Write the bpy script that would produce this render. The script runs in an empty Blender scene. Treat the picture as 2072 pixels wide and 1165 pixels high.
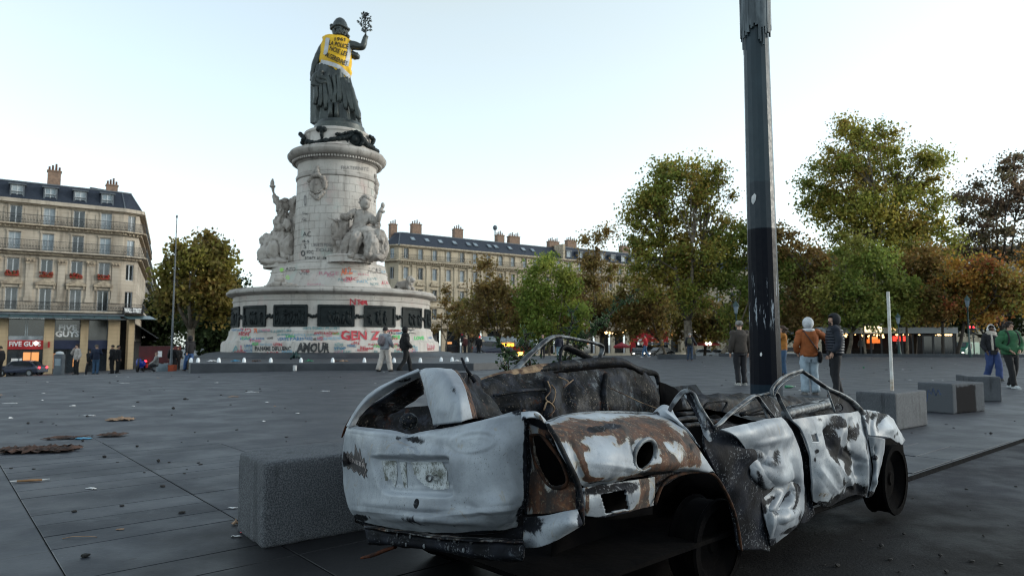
import bpy, bmesh, math, random
import numpy as np
from mathutils import Vector, Matrix, noise, Euler
from mathutils.bvhtree import BVHTree
random.seed(7); np.random.seed(7)
SC = bpy.context.scene
COL = SC.collection
R = math.radians

# ------------------------------------------------------------------ camera
FPX, CX, CY = 1381.0, 1036.0, 582.5          # photograph pixels
EYE = Vector((0, 0, 1.16)); PITCH = math.atan(110 / FPX)
cam = bpy.data.cameras.new('camera'); camo = bpy.data.objects.new('camera', cam); COL.objects.link(camo)
cam.sensor_fit = 'HORIZONTAL'; cam.sensor_width = 36; cam.lens = 36 * FPX / 2072
cam.clip_start = 0.05; cam.clip_end = 3000
cam.dof.use_dof = True; cam.dof.focus_distance = 3.4; cam.dof.aperture_fstop = 4.0
camo.location = EYE; camo.rotation_euler = (math.pi / 2 + PITCH, 0, 0)
SC.camera = camo

# ------------------------------------------------------------------ sky and sun
SUN_EL, SUN_AZ = 14.0, 84.0                    # azimuth clockwise from +Y
W = bpy.data.worlds.new('World'); SC.world = W; W.use_nodes = True
wn = W.node_tree; wn.nodes.clear()
wo = wn.nodes.new('ShaderNodeOutputWorld'); bg = wn.nodes.new('ShaderNodeBackground')
sk = wn.nodes.new('ShaderNodeTexSky'); sk.sky_type = 'NISHITA'; sk.sun_disc = False
sk.sun_elevation = R(SUN_EL); sk.sun_rotation = R(SUN_AZ); sk.altitude = 50
sk.air_density = 1.0; sk.dust_density = 0.9; sk.ozone_density = 2.0
# thin high veil of cloud over the whole dome: the sky colour drawn towards its own pale grey by soft noise
tc = wn.nodes.new('ShaderNodeTexCoord')
mp = wn.nodes.new('ShaderNodeMapping'); mp.inputs['Rotation'].default_value = (0.3, 0.5, 0.6); mp.inputs['Scale'].default_value = (0.8, 2.2, 2.6)
nz = wn.nodes.new('ShaderNodeTexNoise'); nz.inputs['Scale'].default_value = 1.3; nz.inputs['Detail'].default_value = 4; nz.inputs['Roughness'].default_value = .5
rp = wn.nodes.new('ShaderNodeMapRange'); rp.inputs['From Min'].default_value = .25; rp.inputs['From Max'].default_value = .75
rp.inputs['To Min'].default_value = .40; rp.inputs['To Max'].default_value = .95
hs = wn.nodes.new('ShaderNodeHueSaturation'); hs.inputs['Saturation'].default_value = .82
bw = wn.nodes.new('ShaderNodeRGBToBW')
pale = wn.nodes.new('ShaderNodeMix'); pale.data_type = 'RGBA'; pale.blend_type = 'MULTIPLY'; pale.inputs[0].default_value = 1
pale.inputs[7].default_value = (.90, 1.01, 1.05, 1)
mxs = wn.nodes.new('ShaderNodeMix'); mxs.data_type = 'RGBA'
L = wn.links.new
L(tc.outputs['Generated'], mp.inputs[0]); L(mp.outputs[0], nz.inputs['Vector']); L(nz.outputs[0], rp.inputs[0])
L(sk.outputs[0], hs.inputs['Color']); L(sk.outputs[0], bw.inputs[0]); L(bw.outputs[0], pale.inputs[6])
L(rp.outputs[0], mxs.inputs[0]); L(hs.outputs[0], mxs.inputs[6]); L(pale.outputs[2], mxs.inputs[7])
sc1 = wn.nodes.new('ShaderNodeVectorMath'); sc1.operation = 'SCALE'; sc1.inputs[3].default_value = 1 / 7
gm = wn.nodes.new('ShaderNodeGamma'); gm.inputs[1].default_value = .64      # the veil evens the dome out
sc2 = wn.nodes.new('ShaderNodeVectorMath'); sc2.operation = 'SCALE'; sc2.inputs[3].default_value = 7
tn = wn.nodes.new('ShaderNodeVectorMath'); tn.operation = 'MULTIPLY'; tn.inputs[1].default_value = (.93, 1.0, 1.0)
L(mxs.outputs[2], sc1.inputs[0]); L(sc1.outputs[0], gm.inputs[0]); L(gm.outputs[0], sc2.inputs[0]); L(sc2.outputs[0], tn.inputs[0]); L(tn.outputs[0], bg.inputs[0]); bg.inputs[1].default_value = .15; L(bg.outputs[0], wo.inputs[0])

sl = bpy.data.lights.new('sun', 'SUN'); sl.energy = .7; sl.angle = R(14); sl.color = (1, .90, .76)
so = bpy.data.objects.new('sun', sl); COL.objects.link(so)
sd = Vector((math.sin(R(SUN_AZ)) * math.cos(R(SUN_EL)), math.cos(R(SUN_AZ)) * math.cos(R(SUN_EL)), math.sin(R(SUN_EL))))
so.rotation_euler = (-sd).to_track_quat('-Z', 'Y').to_euler(); so.location = (0, 0, 60)

SC.view_settings.view_transform = 'Standard'; SC.view_settings.look = 'None'
SC.view_settings.exposure = 1.12; SC.view_settings.gamma = 1; SC.view_settings.use_curve_mapping = False
SC.render.engine = 'CYCLES'
SC.cycles.use_denoising = True
SC.cycles.filter_width = 1.0; SC.cycles.max_bounces = 6; SC.cycles.transparent_max_bounces = 8
SC.cycles.caustics_reflective = False; SC.cycles.caustics_refractive = False

# ------------------------------------------------------------------ helpers
def ray(u, v):
    x = (u - CX) / FPX; z = (CY - v) / FPX
    c, s = math.cos(PITCH), math.sin(PITCH)
    return Vector((x, c - z * s, s + z * c))
def at_y(u, v, y):
    d = ray(u, v); return EYE + d * (y / d.y)
def on_plane(u, v, p, n):
    d = ray(u, v); n = Vector(n); return EYE + d * ((Vector(p) - EYE).dot(n) / d.dot(n))
def proj(p):
    q = Vector(p) - EYE; c, s = math.cos(PITCH), math.sin(PITCH)
    w = q.y * c + q.z * s; h = -q.y * s + q.z * c
    return CX + FPX * q.x / w, CY - FPX * h / w
def sstep(a, b, x):
    t = min(1, max(0, (x - a) / (b - a))); return t * t * (3 - 2 * t)
def gz(x, y):                                   # the square falls away gently to the far left
    return -2.0 * max(0, min(1.25, (-x - 8) / 38)) * sstep(12, 50, y) - 1.5 * sstep(56, 115, y) * sstep(-30, -5, x)
def gp(x, y, dz=0): return Vector((x, y, gz(x, y) + dz))

class MB:
    """collects faces and links them as one mesh object"""
    def __init__(s): s.v = []; s.f = []; s.m = []
    def add(s, vs, fs, mi=0):
        o = len(s.v); s.v.extend([tuple(p) for p in vs]); s.f.extend([tuple(i + o for i in f) for f in fs]); s.m.extend([mi] * len(fs)); return s
    def box(s, c, d, rz=0, mi=0, M=None):
        x, y, z = d[0] / 2, d[1] / 2, d[2] / 2; ca, sa = math.cos(rz), math.sin(rz)
        vs = []
        for sx, sy, sz in ((-1,-1,-1),(1,-1,-1),(1,1,-1),(-1,1,-1),(-1,-1,1),(1,-1,1),(1,1,1),(-1,1,1)):
            p = Vector((sx * x, sy * y, sz * z)); p = Vector((p.x * ca - p.y * sa, p.x * sa + p.y * ca, p.z)) + Vector(c)
            vs.append(M @ p if M else p)
        return s.add(vs, [(0,3,2,1),(4,5,6,7),(0,1,5,4),(1,2,6,5),(2,3,7,6),(3,0,4,7)], mi)
    def hexa(s, b, t, mi=0):                    # two matching quads
        return s.add(list(b) + list(t), [(0,3,2,1),(4,5,6,7),(0,1,5,4),(1,2,6,5),(2,3,7,6),(3,0,4,7)], mi)
    def prism(s, poly, z0, z1, mi=0, M=None):
        n = len(poly); vs = [Vector((p[0], p[1], z0)) for p in poly] + [Vector((p[0], p[1], z1)) for p in poly]
        if M: vs = [M @ p for p in vs]
        return s.add(vs, [tuple(range(n - 1, -1, -1)), tuple(range(n, 2 * n))] + [(i, (i + 1) % n, n + (i + 1) % n, n + i) for i in range(n)], mi)
    def tube(s, pts, r, n=8, mi=0, cap=True, flat=1.0, up=None):
        pts = [Vector(p) for p in pts]; rs = r if hasattr(r, '__len__') else [r] * len(pts)
        vs = []; N = len(pts); pu = None
        for i, p in enumerate(pts):
            t = (pts[min(i + 1, N - 1)] - pts[max(i - 1, 0)])
            t = t.normalized() if t.length > 1e-9 else Vector((0, 0, 1))
            u0 = Vector(up) if up else (pu if pu is not None else (Vector((0, 0, 1)) if abs(t.z) < .9 else Vector((1, 0, 0))))
            a = u0 - t * u0.dot(t)
            if a.length < 1e-6: a = t.orthogonal()
            a.normalize(); b = t.cross(a); pu = a
            for k in range(n):
                w = 2 * math.pi * k / n
                vs.append(p + a * (math.cos(w) * rs[i] * flat) + b * (math.sin(w) * rs[i]))
        fs = [(i * n + k, i * n + (k + 1) % n, (i + 1) * n + (k + 1) % n, (i + 1) * n + k) for i in range(N - 1) for k in range(n)]
        if cap: fs += [tuple(range(n - 1, -1, -1)), tuple(range((N - 1) * n, N * n))]
        return s.add(vs, fs, mi)
    def lathe(s, prof, c=(0, 0, 0), n=48, a0=0, a1=2 * math.pi, mi=0, rfun=None):
        full = abs(a1 - a0 - 2 * math.pi) < 1e-6; k = n if full else n + 1; vs = []
        for r, z in prof:
            for i in range(k):
                a = a0 + (a1 - a0) * i / n; rr = r if rfun is None else rfun(r, z, a)
                vs.append((c[0] + rr * math.cos(a), c[1] + rr * math.sin(a), c[2] + z))
        fs = [(j * k + i, j * k + (i + 1) % k, (j + 1) * k + (i + 1) % k, (j + 1) * k + i) for j in range(len(prof) - 1) for i in range(n)]
        return s.add(vs, fs, mi)
    def ell(s, c, r, nu=10, nv=7, mi=0, M=None):
        c = Vector(c); r = Vector(r) if hasattr(r, '__len__') else Vector((r, r, r)); vs = []
        for j in range(nv + 1):
            t = math.pi * j / nv
            for i in range(nu):
                a = 2 * math.pi * i / nu
                p = Vector((math.sin(t) * math.cos(a) * r.x, math.sin(t) * math.sin(a) * r.y, math.cos(t) * r.z))
                vs.append(c + (M @ p if M else p))
        fs = [(j * nu + i, (j + 1) * nu + i, (j + 1) * nu + (i + 1) % nu, j * nu + (i + 1) % nu) for j in range(nv) for i in range(nu)]
        return s.add(vs, fs, mi)
    def build(s, name, mats, parent=None, smooth=False, **kw):
        me = bpy.data.meshes.new(name); me.from_pydata(s.v, [], s.f)
        mats = mats if isinstance(mats, (list, tuple)) else [mats]
        for m in mats: me.materials.append(m)
        if len(mats) > 1: me.polygons.foreach_set('material_index', s.m)
        if smooth: me.polygons.foreach_set('use_smooth', [True] * len(s.f))
        if smooth == 'auto':
            bm = bmesh.new(); bm.from_mesh(me); bmesh.ops.remove_doubles(bm, verts=bm.verts, dist=1e-5)
            for e in bm.edges:
                if len(e.link_faces) == 2 and e.calc_face_angle(0) > R(38): e.smooth = False
            bm.to_mesh(me); bm.free()
        me.update()
        o = bpy.data.objects.new(name, me); COL.objects.link(o)
        if parent is not None: o.parent = parent
        if kw: tag(o, **kw)
        return o

def tag(o, label=None, cat=None, group=None, kind=None):
    if label: o['label'] = label
    if cat: o['category'] = cat
    if group: o['group'] = group
    if kind: o['kind'] = kind
    return o
def thing(name, label, cat, group=None, loc=None, rz=0):
    o = bpy.data.objects.new(name, None); COL.objects.link(o); o.empty_display_size = .1
    if loc is not None: o.location = loc
    o.rotation_euler.z = rz
    return tag(o, label, cat, group)
def kids(o): return [c for c in COL.objects if c.parent == o]
def copy_tree(o, parent=None, ch=None):
    if ch is None:
        ch = {}
        for c in COL.objects:
            if c.parent: ch.setdefault(c.parent.name, []).append(c)
    c = o.copy(); COL.objects.link(c); c.parent = parent
    for k in ch.get(o.name, []): copy_tree(k, c, ch)
    return c

# ------------------------------------------------------------------ materials
class G:
    """tiny node-graph helper"""
    def __init__(s, name):
        s.mat = bpy.data.materials.new(name); s.mat.use_nodes = True; s.nt = s.mat.node_tree
        s.b = s.nt.nodes['Principled BSDF']; s.tc = s.nt.nodes.new('ShaderNodeTexCoord')
    def n(s, t, **kw):
        x = s.nt.nodes.new('ShaderNode' + t)
        for k, v in kw.items(): setattr(x, k, v)
        return x
    def l(s, a, b): s.nt.links.new(a, b)
    def put(s, sock, v):
        if hasattr(v, 'is_output') or hasattr(v, 'links'): s.l(v, sock)
        elif hasattr(v, '__len__') and len(v) == 3 and sock.type == 'RGBA': sock.default_value = (*v, 1)
        else: sock.default_value = v
    def noise(s, scale, detail=5, rough=.55, vec=None, dist=0):
        x = s.n('TexNoise'); x.inputs['Scale'].default_value = scale; x.inputs['Detail'].default_value = detail
        x.inputs['Roughness'].default_value = rough; x.inputs['Distortion'].default_value = dist
        s.l(vec if vec is not None else s.tc.outputs['Object'], x.inputs['Vector']); return x.outputs[0]
    def scaled(s, sc, rot=(0, 0, 0), loc=(0, 0, 0), src='Object'):
        x = s.n('Mapping'); x.inputs['Scale'].default_value = sc; x.inputs['Rotation'].default_value = rot; x.inputs['Location'].default_value = loc
        s.l(s.tc.outputs[src], x.inputs[0]); return x.outputs[0]
    def ramp(s, v, a, b, lo=0, hi=1):
        x = s.n('MapRange'); x.interpolation_type = 'SMOOTHSTEP'
        for i, q in zip((1, 2, 3, 4), (a, b, lo, hi)): x.inputs[i].default_value = q
        s.put(x.inputs[0], v); return x.outputs[0]
    def mix(s, f, a, b, mode='MIX'):
        x = s.n('Mix', data_type='RGBA', blend_type=mode); s.put(x.inputs[0], f); s.put(x.inputs[6], a); s.put(x.inputs[7], b); return x.outputs[2]
    def math(s, op, a, b=0, clamp=False):
        x = s.n('Math', operation=op, use_clamp=clamp); s.put(x.inputs[0], a); s.put(x.inputs[1], b); return x.outputs[0]
    def attr(s, name):
        x = s.n('Attribute', attribute_name=name); y = s.n('SeparateColor'); s.l(x.outputs['Color'], y.inputs[0]); return y.outputs
    def bump(s, h, strength=.3, dist=.01):
        x = s.n('Bump'); x.inputs['Strength'].default_value = strength; x.inputs['Distance'].default_value = dist
        s.l(h, x.inputs['Height']); s.l(x.outputs[0], s.b.inputs['Normal'])
    def fin(s, col=None, rough=.6, metal=0, spec=None):
        if col is not None: s.put(s.b.inputs['Base Color'], col)
        s.put(s.b.inputs['Roughness'], rough); s.put(s.b.inputs['Metallic'], metal)
        if spec is not None: s.put(s.b.inputs['Specular IOR Level'], spec)
        return s.mat

def surf(name, c1, c2=None, scale=4, rough=.65, metal=0, bump=.15, bscale=30, bdist=.01, lo=.35, hi=.65, spec=.4, detail=6):
    g = G(name); c2 = c2 or tuple(x * .7 for x in c1)
    col = g.mix(g.ramp(g.noise(scale, detail), lo, hi), c1, c2)
    if bump: g.bump(g.noise(bscale, 4), bump, bdist)
    return g.fin(col, rough, metal, spec)
def glow(name, col, strength, base=(.1, .1, .1)):
    g = G(name); g.put(g.b.inputs['Emission Color'], col); g.b.inputs['Emission Strength'].default_value = strength
    return g.fin(base, .5)

def plane_mat(name):                             # the square's big dark stone slabs
    g = G(name)
    geo = g.n('NewGeometry').outputs['Position']
    def gn(sc, d=5, dist=0): return g.noise(sc, d, .6, geo, dist)
    col = g.mix(g.ramp(gn(.35, 6), .35, .68), (.016, .019, .026), (.029, .034, .043))
    col = g.mix(g.ramp(gn(2.2, 8, 1.5), .48, .72, 0, .55), col, (.026, .028, .034))
    col = g.mix(g.ramp(gn(60, 3), .60, .72, 0, .45), col, (.10, .105, .12))
    col = g.mix(g.ramp(gn(9, 6), .66, .74, 0, .7), col, (.024, .025, .029))
    oi = g.n('ObjectInfo').outputs['Random']
    col = g.mix(g.math('MULTIPLY', oi, .55), col, (.060, .066, .080))
    col = g.mix(g.ramp(oi, .72, .95, 0, .75), col, (.020, .023, .030))
    col = g.mix(g.math('MULTIPLY', g.ramp(gn(14, 2), .70, .72), g.ramp(gn(.8, 3), .45, .6)), col, (.012, .012, .014))
    col = g.mix(g.ramp(gn(.9, 8, 2.5), .54, .64, 0, .65), col, (.019, .021, .027))
    col = g.mix(g.ramp(gn(3.2, 8, 1), .58, .70, 0, .45), col, (.070, .076, .088))
    dv = g.n('VectorMath', operation='DISTANCE'); g.l(geo, dv.inputs[0]); dv.inputs[1].default_value = (.75, 3.9, 0)
    burn = g.ramp(g.math('ADD', dv.outputs['Value'], g.math('MULTIPLY', gn(1.6, 6), 1.6)), 2.9, 4.0, .95, 0)
    col = g.mix(burn, col, (.006, .006, .007))  # soot round the wreck, plus the shade under it painted into the stone
    return g, col, gn
g, col, gn = plane_mat('slab stone')
g.bump(gn(45, 5), .25, .004)
M_SLAB = g.fin(col, g.ramp(gn(1.5, 5), .3, .7, .44, .66), 0, .27)
g, col, gn = plane_mat('paved square')
mpn = g.n('Mapping'); mpn.vector_type = 'TEXTURE'
mpn.inputs['Rotation'].default_value = (0, 0, R(40.5)); 
geo = g.n('NewGeometry').outputs['Position']; g.l(geo, mpn.inputs[0])
mp2 = g.n('Mapping'); mp2.inputs['Location'].default_value = (-.58, -4.0, 0); g.l(mpn.outputs[0], mp2.inputs[0])
bk = g.n('TexBrick'); bk.offset = 0; bk.inputs['Scale'].default_value = 1
for k, v in (('Brick Width', 1.02), ('Row Height', .325), ('Mortar Size', .006), ('Mortar Smooth', .3), ('Bias', 0)): bk.inputs[k].default_value = v
bk.inputs['Color1'].default_value = (0, 0, 0, 1); bk.inputs['Color2'].default_value = (1, 1, 1, 1); bk.inputs['Mortar'].default_value = (.5, .5, .5, 1)
g.l(mp2.outputs[0], bk.inputs['Vector'])
b2 = g.n('RGBToBW'); g.l(bk.outputs['Color'], b2.inputs[0])
col = g.mix(g.math('MULTIPLY', b2.outputs[0], .22), col, (.060, .066, .078))
gate = g.ramp(gn(.5, 3), .42, .55, .25, 1)
col = g.mix(g.math('MULTIPLY', bk.outputs['Fac'], gate), col, (.015, .016, .018))
g.bump(gn(40, 5), .25, .004)
M_SQUARE = g.fin(col, g.ramp(gn(1.5, 5), .3, .7, .44, .66), 0, .27)
M_JOINT = surf('joint dirt', (.008, .008, .009), (.014, .014, .015), 20, 1.0, bump=0, spec=.03)
# asphalt, with the burnt patch round the wreck and painted shade under it
g = G('asphalt'); geo = g.n('NewGeometry').outputs['Position']
dv = g.n('VectorMath', operation='DISTANCE'); g.l(geo, dv.inputs[0]); dv.inputs[1].default_value = (1.6, 3.1, 0)
burn = g.ramp(g.math('ADD', dv.outputs['Value'], g.math('MULTIPLY', g.noise(1.2, 6, .6, geo), 2.4)), 2.9, 4.6, 1, 0)
col = g.mix(g.ramp(g.noise(.8, 7, .6, geo), .35, .65), (.015, .016, .021), (.027, .029, .036))
col = g.mix(g.ramp(g.noise(90, 3, .6, geo), .6, .7, 0, .5), col, (.05, .052, .06))
col = g.mix(g.ramp(g.noise(5, 7, .65, geo, 2), .5, .7, 0, .7), col, (.014, .014, .016))
col = g.mix(burn, col, (.007, .007, .008))
g.bump(g.noise(70, 5, .6, geo), .6, .008)
M_ROAD = g.fin(col, g.ramp(g.noise(2.5, 5, .6, geo), .35, .7, .55, .9), 0, .12)

def granite(name, c1, c2, dark=(.03, .03, .035)):
    g = G(name)
    col = g.mix(g.ramp(g.noise(110, 3, .7), .42, .58), c1, c2)
    col = g.mix(g.ramp(g.noise(230, 2, .6), .56, .64, 0, .8), col, dark)
    col = g.mix(g.ramp(g.noise(3.5, 6, .6), .5, .8, 0, .6), col, tuple(x * .45 for x in c1))
    mpv = g.n('Mapping'); mpv.inputs['Scale'].default_value = (9, 9, 1.1); g.l(g.tc.outputs['Object'], mpv.inputs[0])
    col = g.mix(g.ramp(g.noise(1, 6, .65, mpv.outputs[0]), .52, .72, 0, .65), col, tuple(x * .35 for x in c1))
    g.bump(g.math('ADD', g.noise(120, 3), g.math('MULTIPLY', g.noise(14, 5), 1.2)), .5, .004)
    return g.fin(col, .8, 0, .25)
M_GRAN = granite('speckled granite', (.048, .052, .060), (.118, .125, .136))
M_DSTONE = surf('dark basin stone', (.026, .030, .037), (.045, .05, .058), 1.2, .55, bump=.1)

# ------------------------------------------------------------------ ground
E1 = Vector((math.cos(R(40.5)), math.sin(R(40.5)), 0)); E2 = Vector((-E1.y, E1.x, 0))
KERB = 2.35
def e_pt(a, b, dz=0):
    p = E1 * a + E2 * b; p.z = gz(p.x, p.y) + dz; return p
def graded(lo, hi, fine0, fine1, n_f, n_c):
    a = np.linspace(fine0, fine1, n_f)
    l = fine0 - (fine0 - lo) * (np.linspace(1, 0, n_c, endpoint=False) ** 2)
    r = fine1 + (hi - fine1) * (np.linspace(0, 1, n_c + 1)[1:] ** 2)
    return np.concatenate([l, a, r])
A_ = graded(-420, 520, -60, 80, 90, 14); B_ = np.concatenate([np.linspace(KERB + .004, 90, 90), 90 + 500 * (np.linspace(0, 1, 15)[1:] ** 2)])
mb = MB(); vs = [e_pt(a, b) for b in B_ for a in A_]; na = len(A_)
mb.add(vs, [(j * na + i, j * na + i + 1, (j + 1) * na + i + 1, (j + 1) * na + i) for j in range(len(B_) - 1) for i in range(na - 1)])
mb.build('paved_square', M_SQUARE, smooth=True, kind='structure')
mb = MB(); av = np.linspace(-60, 90, 60)
mb.add([e_pt(a, b, -.035) for b in (-60, -20, 0, KERB - .012) for a in av], [(j * 60 + i, j * 60 + i + 1, (j + 1) * 60 + i + 1, (j + 1) * 60 + i) for j in range(3) for i in range(59)])
mb.build('road', M_ROAD, kind='structure')
mb = MB(); mb.add([e_pt(a, b, z) for a in av for b, z in ((KERB - .03, -.06), (KERB + .006, -.06), (KERB + .006, -.001))], [(3 * i + q, 3 * i + 3 + q, 3 * i + 4 + q, 3 * i + 1 + q) for i in range(59) for q in (0, 1)])
mb.build('kerb_joint', M_JOINT, kind='structure')

# single paving slabs near the camera, laid on a dark bed
bed = MB(); cells = []
for i in range(-9, 12):
    for j in range(-6, 22):
        a = .58 + 1.02 * i; b = 4.0 + .325 * j
        if b < KERB - .01: continue
        c = E1 * (a + .51) + E2 * (b + .16)
        if c.y < 2.9: continue
        u, v = proj((c.x, c.y, 0))
        if -90 < u < 2160 and v < 1240 and c.y < 8.3 and (u < 1250 or u > 1790): cells.append((i, j, c.y))
cells.sort(key=lambda q: q[2]); cells = cells[:300]; cs = {(i, j) for i, j, _ in cells}
slabmesh = {}
def slab_mesh(k):
    if k in slabmesh: return slabmesh[k]
    w, h, t, e = 1.02 - .011, .325 * k - .009, .005, .003
    m = MB(); q = lambda d, z: [(-w / 2 + d, -h / 2 + d, z), (w / 2 - d, -h / 2 + d, z), (w / 2 - d, h / 2 - d, z), (-w / 2 + d, h / 2 - d, z)]
    m.add(q(0, 0) + q(0, t - .003) + q(e, t), [(0,1,5,4),(1,2,6,5),(2,3,7,6),(3,0,4,7),(4,5,9,8),(5,6,10,9),(6,7,11,10),(7,4,8,11),(8,9,10,11)])
    o = m.build('paving_slab', M_SLAB); me = o.data; bpy.data.objects.remove(o); slabmesh[k] = me; return me
ground_top = bpy.data.objects['paved_square']
used = set(); rng = random.Random(3)
for i, j, _ in sorted(cells):
    if (i, j) in used: continue
    k = 1
    if (i, j + 1) in cs and (i, j + 1) not in used and rng.random() < .38: k = 2
    for q in range(k): used.add((i, j + q))
    a = .58 + 1.02 * (i + .5); b = 4.0 + .325 * (j + k / 2)
    o = bpy.data.objects.new('paving_slab', slab_mesh(k)); COL.objects.link(o); o.parent = ground_top
    p = e_pt(a, b); o.location = (p.x, p.y, .0006 + rng.uniform(0, .0012)); o.rotation_euler = (rng.uniform(-.0015, .0015), rng.uniform(-.0015, .0015), R(40.5))
for i, j in cs:
    a = .58 + 1.02 * i; b = 4.0 + .325 * j
    bed.add([e_pt(a, b, .0022), e_pt(a + 1.02, b, .0022), e_pt(a + 1.02, b + .325, .0022), e_pt(a, b + .325, .0022)], [(0, 1, 2, 3)])
bed.build('joint_bed', M_JOINT, kind='structure')

# ------------------------------------------------------------------ granite blocks along the kerb
def rounded_block(name, w, l, h, r, m, loc, rz, label, mats=None):
    bm = bmesh.new(); bmesh.ops.create_cube(bm, size=1)
    for v in bm.verts: v.co = Vector((v.co.x * l, v.co.y * w, (v.co.z + .5) * h))
    bmesh.ops.bevel(bm, geom=bm.edges[:] , offset=r, segments=4, profile=.5, affect='EDGES')
    bmesh.ops.subdivide_edges(bm, edges=[e for e in bm.edges if e.calc_length() > .2], cuts=22, use_grid_fill=True)
    for v in bm.verts:
        k = max(0, noise.noise(v.co * 9 + Vector(loc)) - .25); ed = sum(1 for c, h_ in ((abs(v.co.x), l / 2), (abs(v.co.y), w / 2), (abs(v.co.z - h / 2), h / 2)) if c > h_ - .03)
        v.co += v.normal * (.0012 * noise.noise(v.co * 14) - (.014 * k if ed > 1 else .002 * k))
    for f in bm.faces: f.smooth = True
    me = bpy.data.meshes.new(name); bm.to_mesh(me); bm.free(); me.materials.append(m)
    o = bpy.data.objects.new(name, me); COL.objects.link(o); o.location = loc; o.rotation_euler.z = rz
    return tag(o, label, 'stone block', 'granite blocks along the kerb')
def block_at(corner, l, w, h, rz, label, m=M_GRAN):
    d1 = Vector((math.cos(rz), math.sin(rz), 0)); d2 = Vector((-math.sin(rz), math.cos(rz), 0))
    c = Vector((corner[0], corner[1], 0)) + d1 * (l / 2) + d2 * (w / 2)
    return rounded_block('granite_block', w, l, h, .022, m, c, rz, label)
block_at((-1.40, 3.93), 1.05, .49, .485, R(38), 'speckled granite block behind the white tailgate of the wreck')
block_at((2.85, 7.0), 1.05, .49, .485, R(40), 'granite block mostly hidden behind the wreck, at the foot of the dark mast')
b_pole = block_at((5.06, 9.1), 1.0, .52, .49, R(38), 'granite block with the white pole rising from its top')
g = G('stained granite')
col = g.mix(g.ramp(g.noise(110, 3, .7), .42, .58), (.048, .052, .060), (.118, .125, .136))
# black tar-like stain on the road face
sx = g.n('SeparateXYZ'); g.l(g.tc.outputs['Object'], sx.inputs[0])
inx = g.math('MULTIPLY', g.ramp(g.math('ADD', sx.outputs[0], g.math('MULTIPLY', g.noise(6, 5), .1)), -.36, -.32), g.ramp(g.math('ADD', sx.outputs[0], g.math('MULTIPLY', g.noise(7, 5), .1)), .24, .3, 1, 0))
inz = g.ramp(g.math('ADD', sx.outputs[2], g.math('MULTIPLY', g.noise(8, 5), .14)), .5, .53, 1, 0)
face = g.ramp(sx.outputs[1], -.23, -.2, 1, 0)
st = g.math('MULTIPLY', g.math('MULTIPLY', inx, inz), face)
col = g.mix(st, col, (.008, .008, .01)); g.bump(g.noise(120, 3), .35, .003)
M_STAIN = g.fin(col, .85, 0, .06)
b_st = block_at((7.16, 11.2), 1.0, .56, .49, R(30), 'granite block with a big black stain on its road side', M_STAIN)
block_at((9.6, 13.5), .95, .55, .49, R(70), 'farthest granite block, in front of the woman in green')
# scribble of blue paint on the stained block's end
M_BLUE = surf('blue marker', (.04, .10, .30), (.05, .13, .36), bump=0)
mb = MB(); sp = [(-.10, .30), (-.06, .38), (-.02, .28), (.02, .40), (.05, .30), (.10, .37), (.12, .22), (.16, .12)]
mb.tube([Vector((-.502, y, z)) for y, z in sp], .006, 4, flat=.4); mb.build('scribble', M_BLUE, b_st)

# white pole stuck in the second block
M_WPOLE = surf('chalky white pole', (.62, .62, .60), (.45, .43, .40), 6, .6)
pb = on_plane(1805, 781, (5.3, 9.6, .49), (0, 1, 0)); 
mb = MB(); mb.tube([(0, 0, 0), (0, 0, 1.38)], .021, 12); mb.tube([(0, 0, 1.36), (0, 0, 1.385)], .019, 12)
mb2 = MB(); mb2.tube([(0, 0, 0), (0, 0, .16)], .0225, 12)
t = thing('white_pole', 'thin white pole standing on a granite block', 'pole', loc=(pb.x, pb.y, .488))
mb.build('shaft', M_WPOLE, t, smooth='auto'); mb2.build('rusty_foot', surf('rusty white', (.35, .27, .2), (.5, .47, .42), 25), t)
# ------------------------------------------------------------------ tall dark mast
g = G('mast paint'); geo = g.tc.outputs['Object']
sx = g.n('SeparateXYZ'); g.l(geo, sx.inputs[0]); z = sx.outputs[2]
wob = g.math('MULTIPLY', g.noise(7, 4), .06)
zz = g.math('ADD', z, wob)
col = g.mix(g.ramp(g.noise(3, 5), .3, .7), (.016, .030, .040), (.022, .040, .052))
col = g.mix(g.ramp(zz, 2.95, 2.96, 1, 0), col, (.008, .017, .026))          # older poster-glue band
col = g.mix(g.ramp(z, 2.40, 2.405, 1, 0), col, (.003, .004, .008))           # black anti-sticker band
col = g.mix(g.ramp(z, .705, .71, 1, 0), col, (.010, .019, .030))
strk = g.noise(1, 5, .7, g.scaled((22, 22, 2.2)))
band = g.math('MULTIPLY', g.ramp(z, 1.25, 1.45), g.ramp(z, 1.75, 1.95, 1, 0))
col = g.mix(g.math('MULTIPLY', g.ramp(strk, .58, .62), band), col, (.30, .33, .37))
M_MAST = g.fin(col, g.ramp(g.noise(20, 4), .3, .7, .28, .45), 0, g.ramp(z, 2.40, 2.41, .07, .25))
g.bump(g.noise(12, 3), .12, .006)
t = thing('mast', 'thick dark blue-green mast rising out of the top of the photo', 'mast', loc=(2.77, 7.5, 0))
prof = []
mb = MB(); N = 20
zs = [0, .02, .7, 2.4, 2.95, 6, 12]
def rad(z): return .172 * (1 - .045 * z)
mb.lathe([(rad(z), z) for z in np.linspace(0, 9, 19)], n=16); mb.build('shaft', M_MAST, t)
mb = MB(); mb.lathe([(.23, 0), (.23, .02), (.19, .03)], n=32); mb.build('base_plate', M_MAST, t)
zt = at_y(1500, 70, 7.5).z
def shred(r, z, a): return r
mb = MB(); n = 64; rngm = random.Random(5); low = [zt - .02 + (.09 * rngm.random() ** 2 - (.14 if rngm.random() < .18 else 0) - .05 * math.sin(i * .4)) for i in range(n)]
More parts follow.
